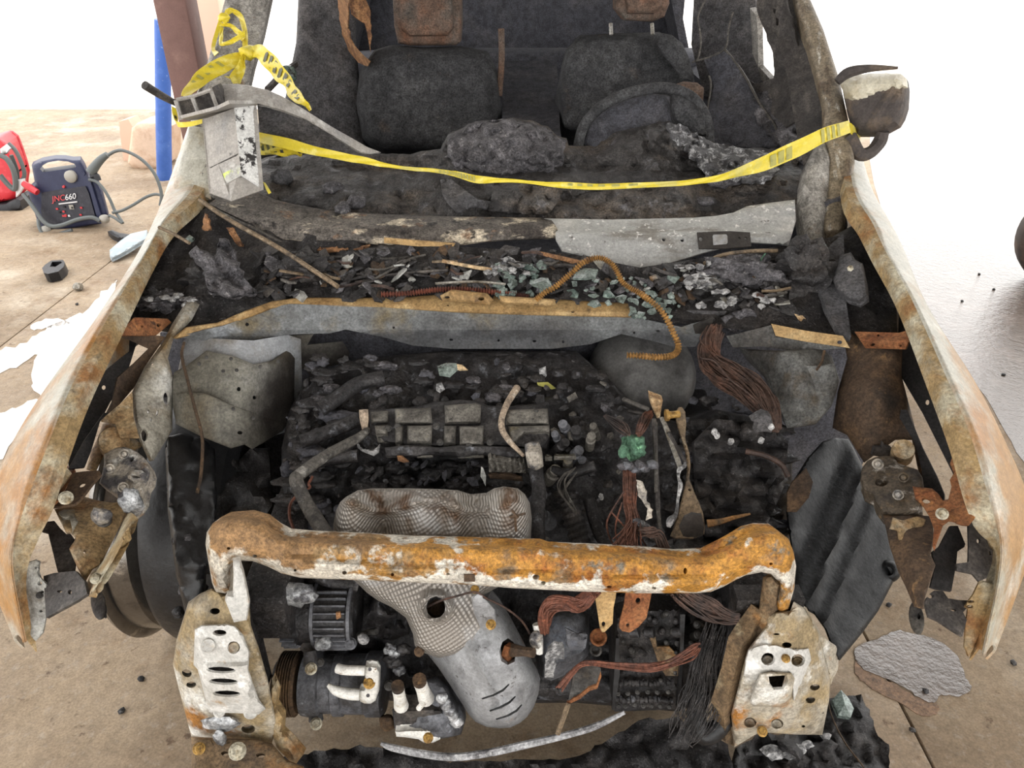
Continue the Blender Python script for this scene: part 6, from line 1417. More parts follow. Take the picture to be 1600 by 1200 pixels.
sp_ = Ribbon('tape_span', [(403, 206, 404, 222, 2.14), (453, 217, 451, 234, 2.12), (501, 231, 504, 245, 2.1), (548, 241, 548, 253, 2.08), (580, 248, 580, 258, 2.06), (615, 258, 613, 263, 2.05), (660, 262, 660, 268, 2.05), (700, 266, 700, 273, 2.05), (720, 269, 722, 280, 2.05), (750, 275, 751, 287, 2.05), (780, 278, 782, 285, 2.05), (834, 283, 834, 288, 2.05), (887, 285, 887, 295, 2.05), (950, 287, 950, 296, 2.05), (1050, 283, 1050, 291, 2.06), (1106, 277, 1106, 286, 2.07), (1147, 265, 1142, 279, 2.09), (1194, 243, 1194, 267, 2.12), (1241, 221, 1241, 248, 2.15), (1287, 200, 1289, 223, 2.18), (1326, 188, 1329, 207, 2.215)], tape_mat, tape, wave=.002)
sp_.marks(.33, .44, 13, tape_ink_soft, .15, .85, .6)
sp_.marks(.60, .68, 6, tape_ink_soft, .1, .5, .5)
sp_.marks(.86, .90, 3, tape_ink_soft, .2, .9, .75)
sp_.marks(.945, .985, 4, tape_ink_soft, .05, .95, .55)
Ribbon('tape_fold', [(404, 222, 406, 240, 2.15), (425, 226, 430, 243, 2.15), (450, 232, 455, 243, 2.15), (470, 240, 472, 243, 2.15)], tape_mat, tape, wave=.01).marks(.05, .6, 4, tape_ink, .1, .7, .5)
Ribbon('tape_wrap', [(1324, 189, 1328, 207, 2.215), (1334, 196, 1336, 215, 2.25), (1344, 210, 1345, 226, 2.32), (1342, 215, 1338, 229, 2.36)], tape_mat, tape)
# windings round the left pillar
Ribbon('tape_wrap', [(350, 20, 352, 30, 2.60), (358, 12, 362, 20, 2.62), (372, 17, 370, 26, 2.62), (383, 32, 376, 36, 2.58), (387, 62, 379, 62, 2.50), (388, 76, 379, 76, 2.46)], tape_mat, tape, wave=.004)
Ribbon('tape_wrap', [(348, 36, 342, 40, 2.56), (362, 38, 360, 44, 2.55), (376, 48, 370, 54, 2.52), (384, 58, 378, 64, 2.49)], tape_mat, tape, wave=.004)
Ribbon('tape_wrap', [(345, 42, 350, 44, 2.54), (342, 62, 348, 60, 2.49), (347, 72, 351, 66, 2.46), (368, 66, 366, 58, 2.46), (384, 56, 382, 48, 2.47)], tape_mat, tape, wave=.004)
Ribbon('tape_wrap', [(342, 30, 347, 36, 2.58), (336, 50, 342, 52, 2.54), (330, 74, 336, 76, 2.48), (335, 88, 342, 82, 2.42)], tape_mat, tape)
lump('tape_tuft', W(350, 28, 2.56), (.018, .012, .014), tape_mat, tape, amp=.7, seed=2, sub=2)
lump('tape_knot', W(388, 82, 2.42), (.026, .02, .02), tape_mat, tape, amp=.5, seed=5)
lb = Ribbon('tape_loop', [(384, 80, 386, 92, 2.42), (360, 84, 374, 102, 2.40), (330, 96, 356, 112, 2.36), (308, 112, 330, 126, 2.32), (292, 132, 310, 140, 2.26), (282, 150, 294, 152, 2.2)], tape_mat, tape, wave=.008)
lb.marks(.35, .8, 5, tape_ink_soft, .15, .6, .4)
Ribbon('tape_loop', [(384, 88, 380, 84, 2.40), (382, 110, 368, 104, 2.37), (376, 130, 358, 120, 2.33), (366, 130, 352, 118, 2.32)], tape_mat, tape, wave=.008)
tl = Ribbon('tape_tail', [(392, 72, 392, 88, 2.42), (408, 70, 402, 92, 2.38), (424, 82, 416, 108, 2.34), (440, 100, 432, 126, 2.29), (456, 124, 446, 138, 2.24), (466, 140, 452, 154, 2.18), (478, 156, 468, 162, 2.12), (487, 171, 484, 173, 2.10)], tape_mat, tape, wave=.006)
tl.marks(.22, .62, 6, tape_ink, .15, .8, .5)
tl.marks(.68, .82, 2, tape_ink, .2, .7, .6)
wb = Ribbon('tape_wrap', [(268, 166, 276, 170, 2.10), (270, 180, 278, 186, 2.08), (276, 190, 278, 198, 2.06), (296, 190, 296, 198, 2.05), (316, 186, 316, 193, 2.05)], tape_mat, tape)
wb.marks(.2, .5, 2, tape_ink, .3, .8, .6)
Ribbon('tape_wrap', [(411, 284, 415, 286, 1.97), (416, 296, 420, 294, 1.97), (420, 303, 424, 301, 1.97)], tape_mat, tape)

# ---------------------------------------------------------------- coiled conduits lying over the bay
def coil(name, pts, r, m, label, rings=1):
    P = [W(*p) for p in pts]
    L = sum((P[i + 1] - P[i]).length for i in range(len(P) - 1)) / (len(P) - 1)
    n = max(2, int(round(L / .0032)))
    return tube(name, P, r, m, None, segs=10, n=n, ring=lambda i: (1.15, .5)[i % 2], label=label, cat='conduit', angle=25)
coil('coiled_conduit', [(838, 468, 1.66), (850, 458, 1.66), (868, 448, 1.67), (882, 436, 1.68), (896, 424, 1.69), (910, 411, 1.70), (926, 404, 1.71), (942, 404, 1.71), (955, 412, 1.70), (964, 424, 1.69), (972, 440, 1.68), (984, 450, 1.67), (998, 457, 1.66), (1012, 467, 1.64), (1028, 480, 1.62), (1042, 499, 1.6), (1052, 520, 1.57), (1060, 540, 1.545), (1056, 552, 1.53), (1044, 557, 1.52), (1024, 558, 1.51), (1002, 556, 1.50), (980, 555, 1.50)], .0072, spring_mat, 'orange coiled conduit arching over the cowl and hanging into the bay')
coil('coiled_conduit', [(596, 460, 1.70), (640, 458, 1.705), (680, 453, 1.71), (720, 452, 1.715), (760, 455, 1.715), (800, 460, 1.71), (826, 464, 1.70)], .0070, spring_red, 'dark red coiled conduit lying behind the cowl crossbar')

# ---------------------------------------------------------------- loose debris in the cowl trough
rg = random.Random(77)
SHARD = 'small green safety-glass shard lying among the ash in the cowl trough'
def shard(px, py, rpx, m, dY=-.03, **k):
    Y = tD(px, py) + dY
    V, F = shard_geo(W(px, py, Y), rpx * pxm(px, py, Y), rg, thick=.004, **k)
    return V, F
def on_cowl(x, y):
    return x > 875 and y < np.interp(x, [880, 930, 980, 1050, 1100, 1240], [398, 408, 426, 416, 402, 390])
for n_sh in range(80):
    z_ = rg.random()
    if z_ < .30: x, y, wh_ = rg.uniform(775, 860), rg.uniform(412, 462), 'beside the pale splinter'
    elif z_ < .75: x, y, wh_ = rg.uniform(880, 1060), rg.uniform(432, 478), 'under and beside the orange coil arch'
    else: x, y, wh_ = rg.uniform(985, 1065), rg.uniform(468, 500), 'at the crossbar below the coil'
    r_ = rg.uniform(3, 11)
    gm = rg.choice((glass_green, glass_green, glass_grey))
    V, F = shard(x, y, r_, None, tilt=.45)
    obj('glass_shard', V, F, gm, None, ('larger ' if r_ > 7 else 'small ') + ('green' if gm is glass_green else 'soot-grey') + ' glass shard ' + wh_, 'glass shard', 'glass shards ' + wh_, angle=15)
for px_, py_, r_, lab in ((846, 443, 16, 'largest pointed green glass piece left of the orange coil foot'), (915, 428, 22, 'broad green glass piece under the arch of the orange coil'), (1283, 389, 16, 'green glass piece wedged against the driver-side hinge panel'), (700, 577, 18, 'crazed green glass piece on top of the engine'), (296, 374, 9, 'thin green glass sliver near the passenger-side fender')):
    Y = (tD(px_, py_) if py_ < 520 else eY(py_) - .08) - .05
    V, F = shard_geo(W(px_, py_, Y), r_ * pxm(px_, py_, Y), rg, thick=.005, n=6, tilt=.3)
    obj('glass_shard', V, F, glass_green, None, lab, 'glass shard', angle=15)
rubble = {}
for k in range(420):
    x, y = rg.uniform(400, 1230), rg.uniform(392, 462)
    if x > 1000: y += 22 * (x - 1000) / 220
    if on_cowl(x, y): continue
    V, F = shard(x, y, rg.uniform(4, 13), None, dY=-.02, stretch=rg.uniform(1, 2.2))
    rubble.setdefault(rg.choice(('char', 'char', 'char', 'ashy_char', 'soot_grey', 'dark_steel', 'brown_plate', 'scorched_silver' if rg.random() < .5 else 'char', 'sooty_block')), MB()).add(V, F)
mb_all, idx_, ms_ = MB(), [], []
for k_, mb_ in rubble.items():
    mb_all.add(mb_.v, mb_.f)
    idx_ += [len(ms_)] * len(mb_.f)
    ms_.append(MATS[k_])
ro = mb_all.build('burnt_rubble', ms_[0], None, kind='stuff', label='fine black, grey and brown burnt rubble strewn along the cowl trough', cat='rubble', angle=15)
for m_ in ms_[1:]:
    ro.data.materials.append(m_)
if len(ro.data.polygons) == len(idx_):
    ro.data.polygons.foreach_set('material_index', idx_)
for k in range(30):
    x, y = rg.uniform(430, 1200), rg.uniform(398, 458)
    if x > 1000: y += 22 * (x - 1000) / 220
    if on_cowl(x, y): continue
    a_ = rg.uniform(-.5, .5) + (3.14 if rg.random() < .5 else 0)
    l_ = rg.uniform(14, 46)
    x2, y2 = x + l_ * math.cos(a_), y + l_ * .7 * math.sin(a_)
    mm_, wd_ = rg.choice(((hose_grey, 'grey'), (steel_dark, 'dark'), (rod_mat, 'tan'), (copper_dark, 'copper-brown')))
    zone_ = 'passenger-side half' if x < 800 else 'driver-side half'
    tube('burnt_wire', [W(x, y, tD(x, y) - .035), W((x + x2) / 2, (y + y2) / 2 + rg.uniform(-4, 4), tD(x, y) - .05), W(x2, y2, tD(x2, y2) - .035)], rg.uniform(.002, .0045), mm_, None, segs=5, n=3,
         label=wd_ + ' burnt wire scrap in the ' + zone_ + ' of the trough', cat='wire', group='burnt wire scraps in the cowl trough')
FL = 'small white ash flake scattered in the cowl trough'
for k in range(34):
    x, y, wh_ = rg.choice(((rg.uniform(760, 830), rg.uniform(400, 445), 'beside the pale splinter'), (rg.uniform(1060, 1150), rg.uniform(405, 465), 'below the silver cowl bracket'), (rg.uniform(1080, 1210), rg.uniform(460, 480), 'behind the driver-side end of the crossbar'), (rg.uniform(225, 300), rg.uniform(455, 480), 'behind the passenger-side rust bracket')))
    Y = tD(x, y) - .04
    V, F = lump_geo(W(x, y, Y), (rg.uniform(.006, .016), .010, rg.uniform(.004, .009)), .8, 2.5, k, 2)
    obj('ash_flake', V, F, white_ash, None, 'white ash flake ' + wh_, 'ash flake', 'white ash flakes ' + wh_, angle=60)
# the larger pieces one can tell apart
def stick(name, pts, r, m, label, cat='debris stick', segs=6, flat=None):
    return tube(name, [W(*p) for p in pts], r, m, None, segs=segs, n=3, label=label, cat=cat, angle=25)
stick('stay_rod', [(312, 312, 1.95), (360, 345, 1.88), (440, 390, 1.80), (528, 448, 1.69)], .006, rod_mat, 'long tan rod slanting across the cowl trough below the crush box', 'rod')
stick('stay_rod', [(330, 324, 1.97), (372, 346, 1.92), (400, 358, 1.90), (450, 384, 1.88)], .004, hose_grey, 'thin grey rod beside the long tan rod at the cowl corner', 'rod')
stick('stay_rod', [(248, 355, 1.80), (272, 366, 1.78), (296, 380, 1.75)], .004, rod_mat, 'short tan rod across the passenger-side fender gap', 'rod')
stick('cable_loop', [(421, 425, 1.80), (430, 415, 1.81), (450, 407, 1.82), (520, 402, 1.83), (600, 404, 1.83), (650, 405, 1.82)], .004, hose_grey, 'grey cable curving along the back of the cowl trough', 'cable')
stick('cable_loop', [(500, 423, 1.78), (590, 430, 1.77), (640, 426, 1.77), (700, 422, 1.76)], .004, steel_dark, 'dark cable lying straight in the middle of the cowl trough', 'cable')
stick('cable_loop', [(560, 448, 1.73), (600, 428, 1.76), (640, 405, 1.80), (665, 398, 1.82)], .003, hose_grey, 'thin grey wire crossing the two trough cables', 'cable')
stick('wire_piece', [(1100, 412, 1.80), (1130, 398, 1.82), (1180, 392, 1.83), (1215, 392, 1.83)], .005, rod_mat, 'brown bent wire under the cowl bracket', 'wire')
stick('wire_piece', [(680, 443, 1.70), (740, 440, 1.71), (790, 444, 1.71)], .003, steel, 'bright straight wire behind the latch plate', 'wire')
def flat(name, pts, Y, m, label, cat, **k):
    a = dict(thick=.006, step=6)
    a.update(k)
    return plate(name, pts, Y, m, None, label, cat, **a)
flat('splinter', crop(600, 280, .35, (260, 360), (300, 368), (370, 382), (470, 398), (505, 408), (480, 415), (375, 395), (258, 372)), 1.77, pale_wood, 'pale white-tipped splinter in the middle of the trough', 'splinter')
flat('splinter', crop(600, 280, .35, (675, 322), (720, 330), (800, 348), (900, 370), (990, 395), (985, 410), (880, 388), (760, 355), (690, 335)), 1.80, orange_chip, 'long reddish splinter below the bare silver cowl', 'splinter')
flat('trim_strip', crop(600, 280, .35, (0, 262), (150, 275), (318, 288), (310, 300), (150, 300), (0, 285)), 1.84, tan_flange, 'tan metal strip under the flaking cowl panel', 'strip')
flat('trim_strip', crop(200, 280, .35, (1250, 420), (1340, 400), (1429, 392), (1429, 432), (1340, 432)), 1.79, rod_mat, 'tan wedge-shaped strip beside the crossed cables', 'strip')
for pts, Y, lab in ((crop(200, 280, .35, (735, 330), (800, 322), (880, 310), (960, 308), (985, 315), (940, 325), (850, 335), (760, 350), (738, 345)), 1.86, 'longest orange foam scrap along the back of the trough'), (crop(200, 280, .35, (985, 318), (1060, 295), (1080, 300), (1050, 332), (1030, 325)), 1.86, 'angular orange foam scrap, second from the longest one'), (crop(200, 280, .35, (1120, 310), (1150, 300), (1190, 318), (1180, 335), (1130, 330)), 1.86, 'rounded orange foam scrap third along the trough'), (crop(200, 280, .35, (1240, 322), (1310, 325), (1360, 345), (1350, 355), (1250, 340)), 1.86, 'flat orange foam scrap nearest the tan strip'),
                    (crop(200, 280, .35, (440, 215), (475, 220), (500, 270), (515, 305), (490, 300), (455, 245)), 1.86, 'orange scorched scrap hanging at the cowl corner'), (crop(200, 280, .35, (345, 150), (365, 190), (372, 230), (330, 228), (335, 190)), 1.86, 'rust-red triangle scrap behind the fender'),
                    (crop(950, 280, .35, (855, 290), (878, 300), (875, 340), (852, 335)), 1.86, 'small orange scrap at the driver-side cowl corner')):
    flat('foam_scrap', pts, Y, orange_chip, lab, 'scrap', wob=.012, wobs=.02, puff=3, puffd=.006, thick=.01, step=5, jag=1)
flat('torn_sheet', crop(200, 280, .35, (410, 260), (450, 270), (480, 330), (520, 440), (570, 495), (560, 520), (440, 530), (360, 500), (340, 440), (270, 330), (300, 300), (390, 340)), [(320, 400, 1.74), (390, 460, 1.66), (350, 370, 1.80)], char_ash, 'ash-grey torn sheet slumped at the passenger-side cowl corner', 'sheet', wob=.05, wobs=.04, jag=2, puff=8, puffd=.02)
flat('torn_sheet', crop(600, 280, .35, (1185, 440), (1215, 430), (1255, 460), (1230, 480), (1200, 478)), 1.76, casting, 'small cream scrap at the driver-side end of the trough', 'scrap', wob=.006)
flat('torn_sheet', crop(950, 280, .35, (380, 655), (470, 618), (468, 640), (430, 690), (390, 690)), 1.63, tower_mat, 'grey triangular scrap against the copper loom', 'scrap')
flat('torn_sheet', crop(950, 280, .35, (510, 625), (570, 590), (640, 580), (665, 610), (640, 660), (570, 690), (540, 670)), 1.66, char_ash, 'curled dark scrap behind the crossbar end', 'scrap', wob=.03)
flat('leaf_scrap', crop(950, 280, .35, (832, 602), (870, 610), (888, 630), (870, 640), (850, 628)), 1.66, pale_wood, 'pale fallen leaf near the tan crossbar strip', 'leaf', thick=.003)
flat('burnt_wood', crop(950, 280, .35, (300, 585), (530, 590), (520, 605), (430, 620), (300, 612)), 1.68, soot, 'grey flat bar lying in front of the driver-side debris', 'bar')
flat('twig_leaf', crop(450, 560, .3125, (1245, 122), (1300, 120), (1340, 150), (1320, 155), (1250, 135)), 1.52, tape_ink_soft, 'small yellow scrap on top of the engine', 'scrap', thick=.002)
flat('burnt_leaf', crop(450, 560, .3125, (800, 22), (870, 35), (900, 60), (860, 62), (830, 50)), 1.56, pale_wood, 'dry tan leaf beside the crazed glass on the engine', 'leaf', thick=.003, wob=.008)
flat('ash_scrap', crop(450, 560, .3125, (1255, 55), (1285, 45), (1292, 90), (1270, 110), (1258, 85)), 1.55, white_ash, 'upright white ash scrap on top of the engine', 'ash scrap', wob=.008)
flat('ash_scrap', crop(450, 560, .3125, (742, 130), (770, 125), (785, 155), (760, 172), (745, 160)), 1.50, white_ash, 'white ash scrap below the crazed glass', 'ash scrap', wob=.01)
for nm, px_, py_, rr, mm, lab in (('char_heap', 1160, 425, (.10, .05, .04), char_ash, 'largest grey ash heap at the driver-side end of the trough'), ('char_heap', 1100, 440, (.05, .03, .02), white_ash, 'white crusted ash heap beside the cream scrap'), ('char_heap', 1255, 430, (.08, .06, .08), char, 'tall black heap beside the hinge panel'), ('char_heap', 780, 420, (.03, .03, .016), white_ash, 'white fibrous ash heap beside the pale splinter'), ('char_heap', 330, 440, (.07, .05, .045), char, 'black heap under the torn sheet'), ('char_heap', 250, 470, (.05, .04, .022), char_ash, 'grey heap beside the rust bracket on the passenger side'), ('char_heap', 480, 420, (.07, .05, .03), char, 'black ridge heap under the long tan rod')):
    V, F = lump_geo(W(px_, py_, tD(px_, py_) - .01), rr, .6, 2.4, px_, 4)
    obj(nm, V, F, mm, None, lab, 'ash heap', angle=60)
tube('grass_sprig', [W(1188, 412, 1.80), W(1190, 404, 1.79), W(1196, 396, 1.78)], .002, green_crust, None, segs=4, label='tiny green grass sprig beside the cowl bracket', cat='grass')

# ---------------------------------------------------------------- floor: puddles, pieces, background
def ground_sheet(name, pts, m, label, cat, z=.002, **k):
    V, F = plate_geo(pts, lambda x, y: G(x, y, z).y, thick=.0015, step=k.pop('step', 10), curve=True, jag=k.pop('jag', 1.5))
    return obj(name, V, F, m, None, label, cat)
ground_sheet('puddle', [(1340, 1010), (1380, 995), (1400, 985), (1425, 990), (1450, 995), (1480, 1010), (1498, 1030), (1510, 1060), (1518, 1075), (1500, 1088), (1470, 1085), (1460, 1098), (1440, 1092), (1420, 1078), (1390, 1062), (1350, 1045), (1338, 1030)], wet_mat, 'shiny wet patch on the concrete below the driver-side fender tip', 'puddle', .003)
ground_sheet('damp_stain', [(1338, 1032), (1350, 1046), (1390, 1064), (1430, 1088), (1465, 1100), (1462, 1115), (1440, 1118), (1410, 1100), (1370, 1080), (1345, 1062), (1335, 1048)], damp_mat, 'dull damp margin along the shiny wet patch', 'stain', .0018)
ground_sheet('puddle', [(184, 440), (160, 458), (131, 487), (90, 505), (40, 535), (0, 546), (-60, 570), (-60, 600), (0, 582), (45, 562), (60, 548), (50, 580), (52, 605), (62, 622), (20, 640), (-60, 680), (-60, 780), (60, 640), (120, 560), (160, 500)], water_mat, 'bright standing water on the concrete along the passenger-side fender', 'puddle', .002, jag=3.5)
ground_sheet('puddle', [(48, 508), (72, 499), (105, 500), (108, 506), (80, 512), (52, 515)], water_mat, 'small bright water patch apart from the long puddle', 'puddle', .002, step=8)
ground_sheet('puddle', [(1440, 500), (1400, 400), (1360, 250), (1380, 130), (1500, 100), (1640, 110), (1760, 200), (1780, 480), (1740, 620), (1680, 720), (1620, 740), (1580, 690), (1540, 620), (1490, 560)], wet_mat, 'wide wet sheen on the concrete beyond the driver-side fender', 'puddle', .002, step=30)

# black tray remains on the floor by the driver-side rail
tp = plate('tray_remains', [(1290, 1092), (1345, 1086), (1358, 1110), (1372, 1150), (1390, 1165), (1388, 1182), (1392, 1215), (1240, 1225), (1250, 1150), (1275, 1120)], lambda x, y: G(x, y, .035).y, char, None, 'charred black tray piece on the floor below the driver-side rail end', 'tray', thick=.03, step=9, wob=.015, wobs=.03, jag=1.5)
pl2 = plate('tray_remains', [(1150, 1168), (1190, 1146), (1290, 1150), (1330, 1180), (1340, 1230), (1140, 1230)], lambda x, y: G(x, y, .07).y, char, None, 'charred black lump of plastic under the square-holed rail end', 'tray', thick=.04, step=9, wob=.03, wobs=.03, jag=2)
V, F = shard_geo(G(1316, 1104, .055), .034, random.Random(3), thick=.018, n=6, tilt=.15)
obj('glass_shard', V, F, glass_green, None, 'thick green glass lump on the charred floor tray', 'glass shard', angle=20)
for k, (x, y, r) in enumerate(((1208, 1176, .022), (1250, 1170, .016), (1262, 1163, .014), (1232, 1182, .012), (1292, 1150, .01), (1225, 1168, .01))):
    V, F = lump_geo(G(x, y, .085), (r, r * .8, r * .4), .7, 2.6, k, 2)
    obj('ash_flake', V, F, white_ash, None, ('largest white ash flake', 'second largest white ash flake', 'white ash flake under the gold bolt', 'white ash flake in front of the largest ones', 'lone white ash flake at the tray corner', 'smallest white ash flake')[k] + ' on the charred lump', 'ash flake', angle=60)
tube('fallen_wire', [G(1293, 1090, .06), G(1300, 1120, .06), G(1320, 1160, .05), G(1350, 1200, .04), G(1360, 1225, .04)], .002, brown_plate, None, segs=5, label='thin brown wire lying over the charred floor tray', cat='wire')
for k, (x, y) in enumerate(((1389, 945), (1446, 1079), (1584, 1036), (120, 475), (1425, 1140), (1553, 452), (1530, 428), (1503, 470), (1568, 585), (35, 690), (190, 1110), (220, 1060))):
    V, F = lump_geo(G(x, y, .006), (.009, .009, .007), .5, 2, k, 1)
    obj('gravel_bit', V, F, char, None, 'tiny dark crumb on the concrete ' + ('just under the black liner sheet', 'at the edge of the shiny wet patch', 'in front of the driver-side fender tip', 'between the nut and the water', 'right of the charred tray', 'nearest the parked wheel', 'second nearest the parked wheel', 'third from the parked wheel', 'beside the driver-side fender bulge', 'left of the passenger-side fender bulge', 'in front of the bare rim, nearer the camera', 'in front of the bare rim, nearer the rim')[k], 'crumb', angle=60)
V, F = lump_geo(G(122, 448, .02), (.028, .028, .024), .25, 2, 1, 2)
obj('silvery_nut', V, F, steel, None, 'small silvery nut on the concrete joint beside the puddle', 'nut', angle=40)  # small nut modelled as a rounded lump

# background, passenger side
def b3(*p):
    return crop(0, 200, .21667, *p)
pack = empty('jump_starter', G(105, 366, 0), 'navy blue portable jump starter with carry handle standing on the concrete', 'jump starter')
bY = lambda x, y: 4.98 + (365 - y) * .0009
body = plate('case', b3((228, 268), (300, 236), (400, 218), (470, 220), (525, 230), (580, 228), (610, 275), (640, 350), (700, 382), (735, 450), (786, 640), (720, 655), (732, 690), (640, 704), (480, 728), (350, 762), (308, 748), (285, 715), (232, 560), (200, 450), (252, 400), (240, 330)), bY, navy, pack,
             holes=[b3((288, 295), (310, 268), (345, 248), (420, 235), (490, 242), (535, 258), (550, 275), (540, 288), (450, 300), (310, 320))], thick=.2, step=6, puff=5, puffd=.03, back=(-.07, .14, -.01))
plate('label_panel', b3((300, 465), (460, 440), (615, 418), (640, 470), (690, 650), (480, 690), (320, 720), (296, 600)), lambda x, y: bY(x, y) - .012, navy_dark, body, thick=.006, step=8)
plate('side_rib', b3((630, 390), (650, 380), (730, 640), (700, 648)), lambda x, y: bY(x, y) - .02, navy, body, thick=.02, step=8)
def text_mesh(txt, o, ux, uy, size, m, parent, shear=.25):
    cu = bpy.data.curves.new('print', 'FONT')
    cu.body = txt
    cu.size = size
    cu.shear = shear
    cu.extrude = .001
    to = bpy.data.objects.new('print', cu)
    COL.objects.link(to)
    dg = bpy.context.evaluated_depsgraph_get()
    me = bpy.data.meshes.new_from_object(to.evaluated_get(dg))
    V = [Vector(o) + ux * v.co.x + uy * v.co.y + ux.cross(uy) * v.co.z for v in me.vertices]
    F = [tuple(p.vertices) for p in me.polygons]
    bpy.data.objects.remove(to)
    bpy.data.curves.remove(cu)
    bpy.data.meshes.remove(me)
    return obj('printed_letters', V, F, m, parent)
def pk(a, b, d=-.02):
    x, y = b3((a, b))[0]
    return W(x, y, bY(x, y) + d)
ux = (pk(590, 498) - pk(375, 530)).normalized()
uy = (pk(470, 440) - pk(480, 515)).normalized()
uy = (uy - ux * uy.dot(ux)).normalized()
text_mesh('JNC', pk(378, 533), ux, uy, .052, ink_red, body)
text_mesh('660', pk(470, 521), ux, uy, .052, ink_white, body)
rp = random.Random(4)
for k in range(12):
    a, b = rp.uniform(410, 630), rp.uniform(560, 640)
    box('print_block', pk(a, b, -.018), (.014, .004, .012), rp.choice((ink_white, navy, ink_red, black_plastic)), body)
box('print_block', pk(490, 540, -.018), (.13, .004, .008), ink_white, body, rot=Matrix.Rotation(-.12, 3, 'Y'))
box('print_block', pk(515, 570, -.018), (.03, .004, .03), grey_knob, body)
lathe('gauge', pk(512, 350, -.005), (0, -1, .1), [(-.02, .042), (.012, .040), (.02, .03), (.021, .001)], grey_knob, body, segs=20)
lathe('lamp_button', pk(461, 424, -.005), (0, -1, .1), [(-.01, .010), (.008, .008), (.009, .001)], ink_red, body, segs=10)
for a, b in ((330, 735), (755, 655)):
    lump('foot', pk(a, b, -.03), (.035, .03, .03), grey_knob, body, amp=.15, sub=2)
tube('cable_clamp', [pk(655, 320, 0), pk(690, 270, 0), pk(730, 225, 0), pk(775, 190, 0)], [.035, .03, .026, .02], cable_grey, pack, segs=10)
tube('cable_clamp', [pk(660, 350, 0), pk(690, 345, 0), pk(705, 380, 0)], .024, black_plastic, pack, segs=8)
tube('cable_clamp', [pk(170, 400, -.03), pk(215, 430, -.04), pk(270, 465, -.05)], [.02, .024, .02], red_plastic, pack, segs=8, label='red clamp')
tube('lead', [pk(780, 195), pk(830, 168), pk(890, 163), pk(980, 200), pk(1060, 262), pk(1120, 340), pk(1155, 430), pk(1165, 500), pk(1155, 560)], .011, cable_grey, pack, segs=8)
tube('lead', [pk(1180, 490, .1), pk(1120, 478, .1), pk(1050, 500, .1), pk(960, 555, .05), pk(880, 595, 0), pk(810, 612, -.05)], .010, cable_grey, pack, segs=8)
tube('lead', [pk(640, 372), pk(690, 385), pk(740, 430), pk(790, 510), pk(830, 600), (pk(885, 685, -.05)), pk(830, 650, -.05), pk(790, 630, -.02)], .010, cable_grey, pack, segs=8)
tube('lead', [pk(165, 475, -.05), pk(210, 530, -.06), pk(260, 600, -.07), pk(310, 670, -.08), pk(370, 708, -.08), pk(450, 700, -.07), pk(560, 660, -.06), pk(660, 645, -.06), pk(720, 670, -.05)], .014, cable_grey, pack, segs=8)
tube('lead', [pk(275, 660, -.02), pk(285, 720, -.05), pk(320, 768, -.06), pk(400, 770, -.06), pk(520, 735, -.05)], .012, cable_grey, pack, segs=8)

rpk = empty('red_jump_starter', G(15, 328, 0), 'red portable jump starter with grey cables at the edge of the picture', 'jump starter')
rY = lambda x, y: 5.42 + (328 - y) * .0009
plate('case', b3((-120, 100), (-20, 72), (0, 75), (45, 110), (80, 200), (110, 290), (130, 370), (120, 430), (115, 510), (-120, 560)), rY, red_plastic, rpk, thick=.2, step=7, puff=7, puffd=.04, back=(-.03, .22, .01))
plate('base', b3((-120, 560), (40, 545), (118, 505), (150, 520), (160, 590), (30, 612), (-120, 640)), lambda x, y: rY(x, y) - .02, black_plastic, rpk, thick=.24, step=7, puff=4, puffd=.02, back=(-.03, .24, 0))
tube('lead', [W(*p, 5.35) for p in b3((0, 195), (50, 225), (90, 290), (110, 370), (105, 440), (60, 410), (0, 340))], .018, cable_grey, rpk, segs=8)
tube('lead', [W(*p, 5.4) for p in b3((60, 110), (110, 160), (150, 240), (175, 320), (165, 370), (130, 380), (120, 300), (80, 195))], .014, cable_grey, rpk, segs=8)
plate('white_clamp', b3((0, 150), (40, 120), (70, 150), (40, 190), (5, 190)), 5.36, ink_white, rpk, thick=.02, step=6)
plate('white_clamp', b3((110, 380), (165, 370), (170, 420), (140, 470), (115, 500)), 5.36, ink_white, rpk, thick=.03, step=6)

gp = G(257, 280, 0)
blu = tube('bollard', [gp, W(255, 160, gp.y), W(254, 32, gp.y)], 11.5 * pxm(257, 200, gp.y), blue_paint, None, segs=20, n=3, label='blue painted steel bollard behind the car', cat='bollard', angle=50)
mx = W(275, 0, 5.0)
box('steel_column', (W(292, 90, 3.65).x, 3.65, 1.53), (.14, .14, 3.06), maroon, None, bevel=.008, label='maroon square steel column beside the car', cat='column')
box('wall_post', (W(330, 40, 7.0).x, 7.0, 1.4), (.26, .20, 2.8), beige_paint, None, bevel=.02, label='pale pink post standing behind the maroon column', cat='post')
q = G(230, 264, 0)
plate('planter_block', [(206, 200), (215, 192), (246, 190), (262, 200), (262, 255), (250, 264), (212, 266), (200, 255)], q.y, clay, None, 'clay-coloured block standing beside the blue bollard', 'block', thick=.3, step=9, puff=6, puffd=.04, back=(0, .3, 0))
q = G(198, 262, 0)
plate('planter_block', [(186, 190), (200, 186), (208, 200), (202, 258), (195, 262), (190, 230)], q.y + .25, beige_paint, None, 'cream block half hidden by the clay-coloured block', 'block', thick=.2, step=9, back=(0, .2, 0))
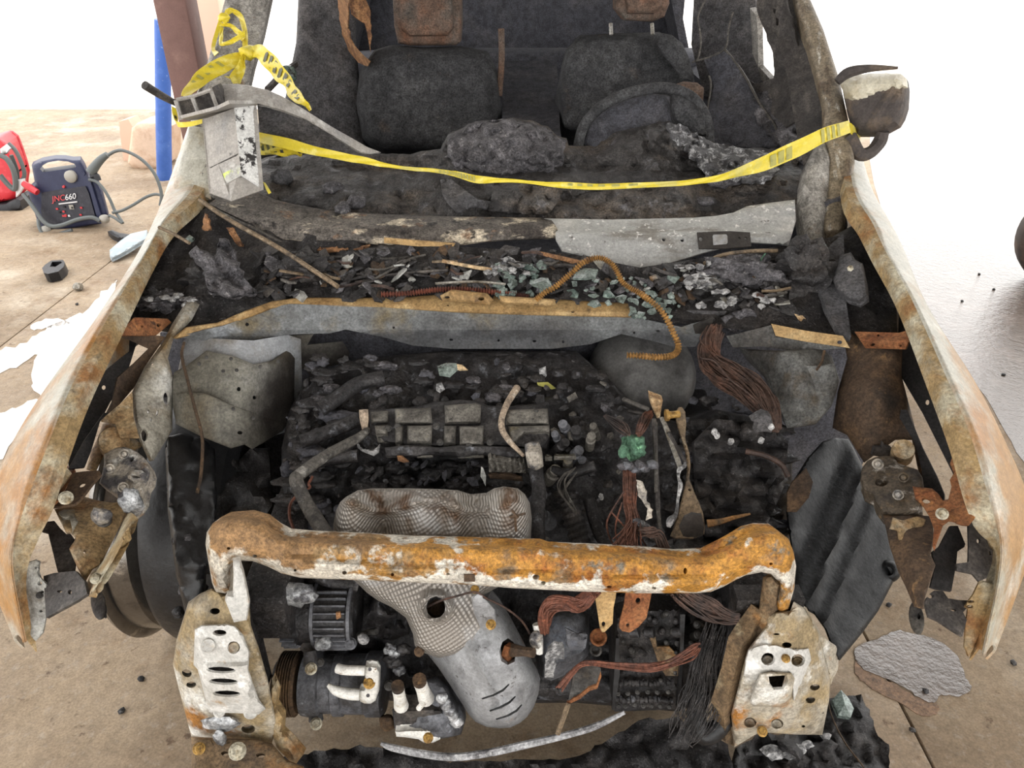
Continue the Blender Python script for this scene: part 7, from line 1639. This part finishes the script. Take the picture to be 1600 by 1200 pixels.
plate('grey_trim_piece', crop(0, 200, .21667, (790, 880), (870, 810), (940, 762), (1060, 735), (1060, 800), (1000, 835), (930, 880), (850, 925), (805, 945), (792, 930)), lambda x, y: G(x, y, .03 + .05 * max(0, min(1, (410 - y) / 40))).y, blue_grey, None, 'curved grey plastic trim piece lying by the passenger-side fender', 'trim piece', thick=.02, step=6, puff=4, puffd=.03)
plate('black_tool', crop(0, 200, .21667, (775, 745), (810, 735), (860, 755), (930, 765), (900, 800), (850, 795), (800, 770)), lambda x, y: G(x, y, .04).y, black_plastic, None, 'small black tool lying behind the grey trim piece', 'tool', thick=.035, step=5, puff=4, puffd=.03)
tr = plate('plastic_cap', crop(0, 200, .21667, (303, 1010), (325, 985), (370, 955), (455, 950), (467, 970), (460, 1000), (420, 1035), (345, 1052), (315, 1045)), lambda x, y: G(x, y, .06).y, black_plastic, None, 'black open-topped plastic cap alone on the concrete', 'cap', thick=.05, step=4, holes=[crop(0, 200, .21667, (360, 1000), (375, 965), (440, 962), (448, 970), (400, 1000))], back=(0, .01, -.055))
# parked wheel at the driver-side edge
wp = W(1690, 374, 4.0)
wl = lathe('parked_wheel', wp + Vector((.03, .1, 0)), Vector((-.35, -1, 0)), [(0, .20), (.0, .27), (.04, .30), (.16, .30), (.2, .275), (.2, .215), (.17, .20), (.0, .20)], tyre_mat, None, segs=40, label='brown-dusted tyre of a parked vehicle at the picture edge', cat='wheel')
lathe('wheel_disc', wp + Vector((.03, .1, 0)) + Vector((-.35, -1, 0)).normalized() * .1, Vector((-.35, -1, 0)), [(0, .04), (.02, .19), (.05, .205), (.05, .18), (.03, .04)], steel, wl, segs=32)

# things that look alike are told apart by their order across the car
ORD = 'first second third fourth fifth sixth seventh eighth ninth tenth eleventh twelfth thirteenth fourteenth fifteenth sixteenth seventeenth eighteenth nineteenth twentieth'.split()
by_label = {}
for o in COL.objects:
    if o.parent is None and 'label' in o and 'category' in o:
        by_label.setdefault(o['label'], []).append(o)
for lab, os_ in by_label.items():
    if 1 < len(os_) <= 20:
        for n_, o in enumerate(sorted(os_, key=lambda q: q.location.x / max(.1, q.location.y))):
            o['label'] = lab + ', ' + ORD[n_] + ' from the passenger side'
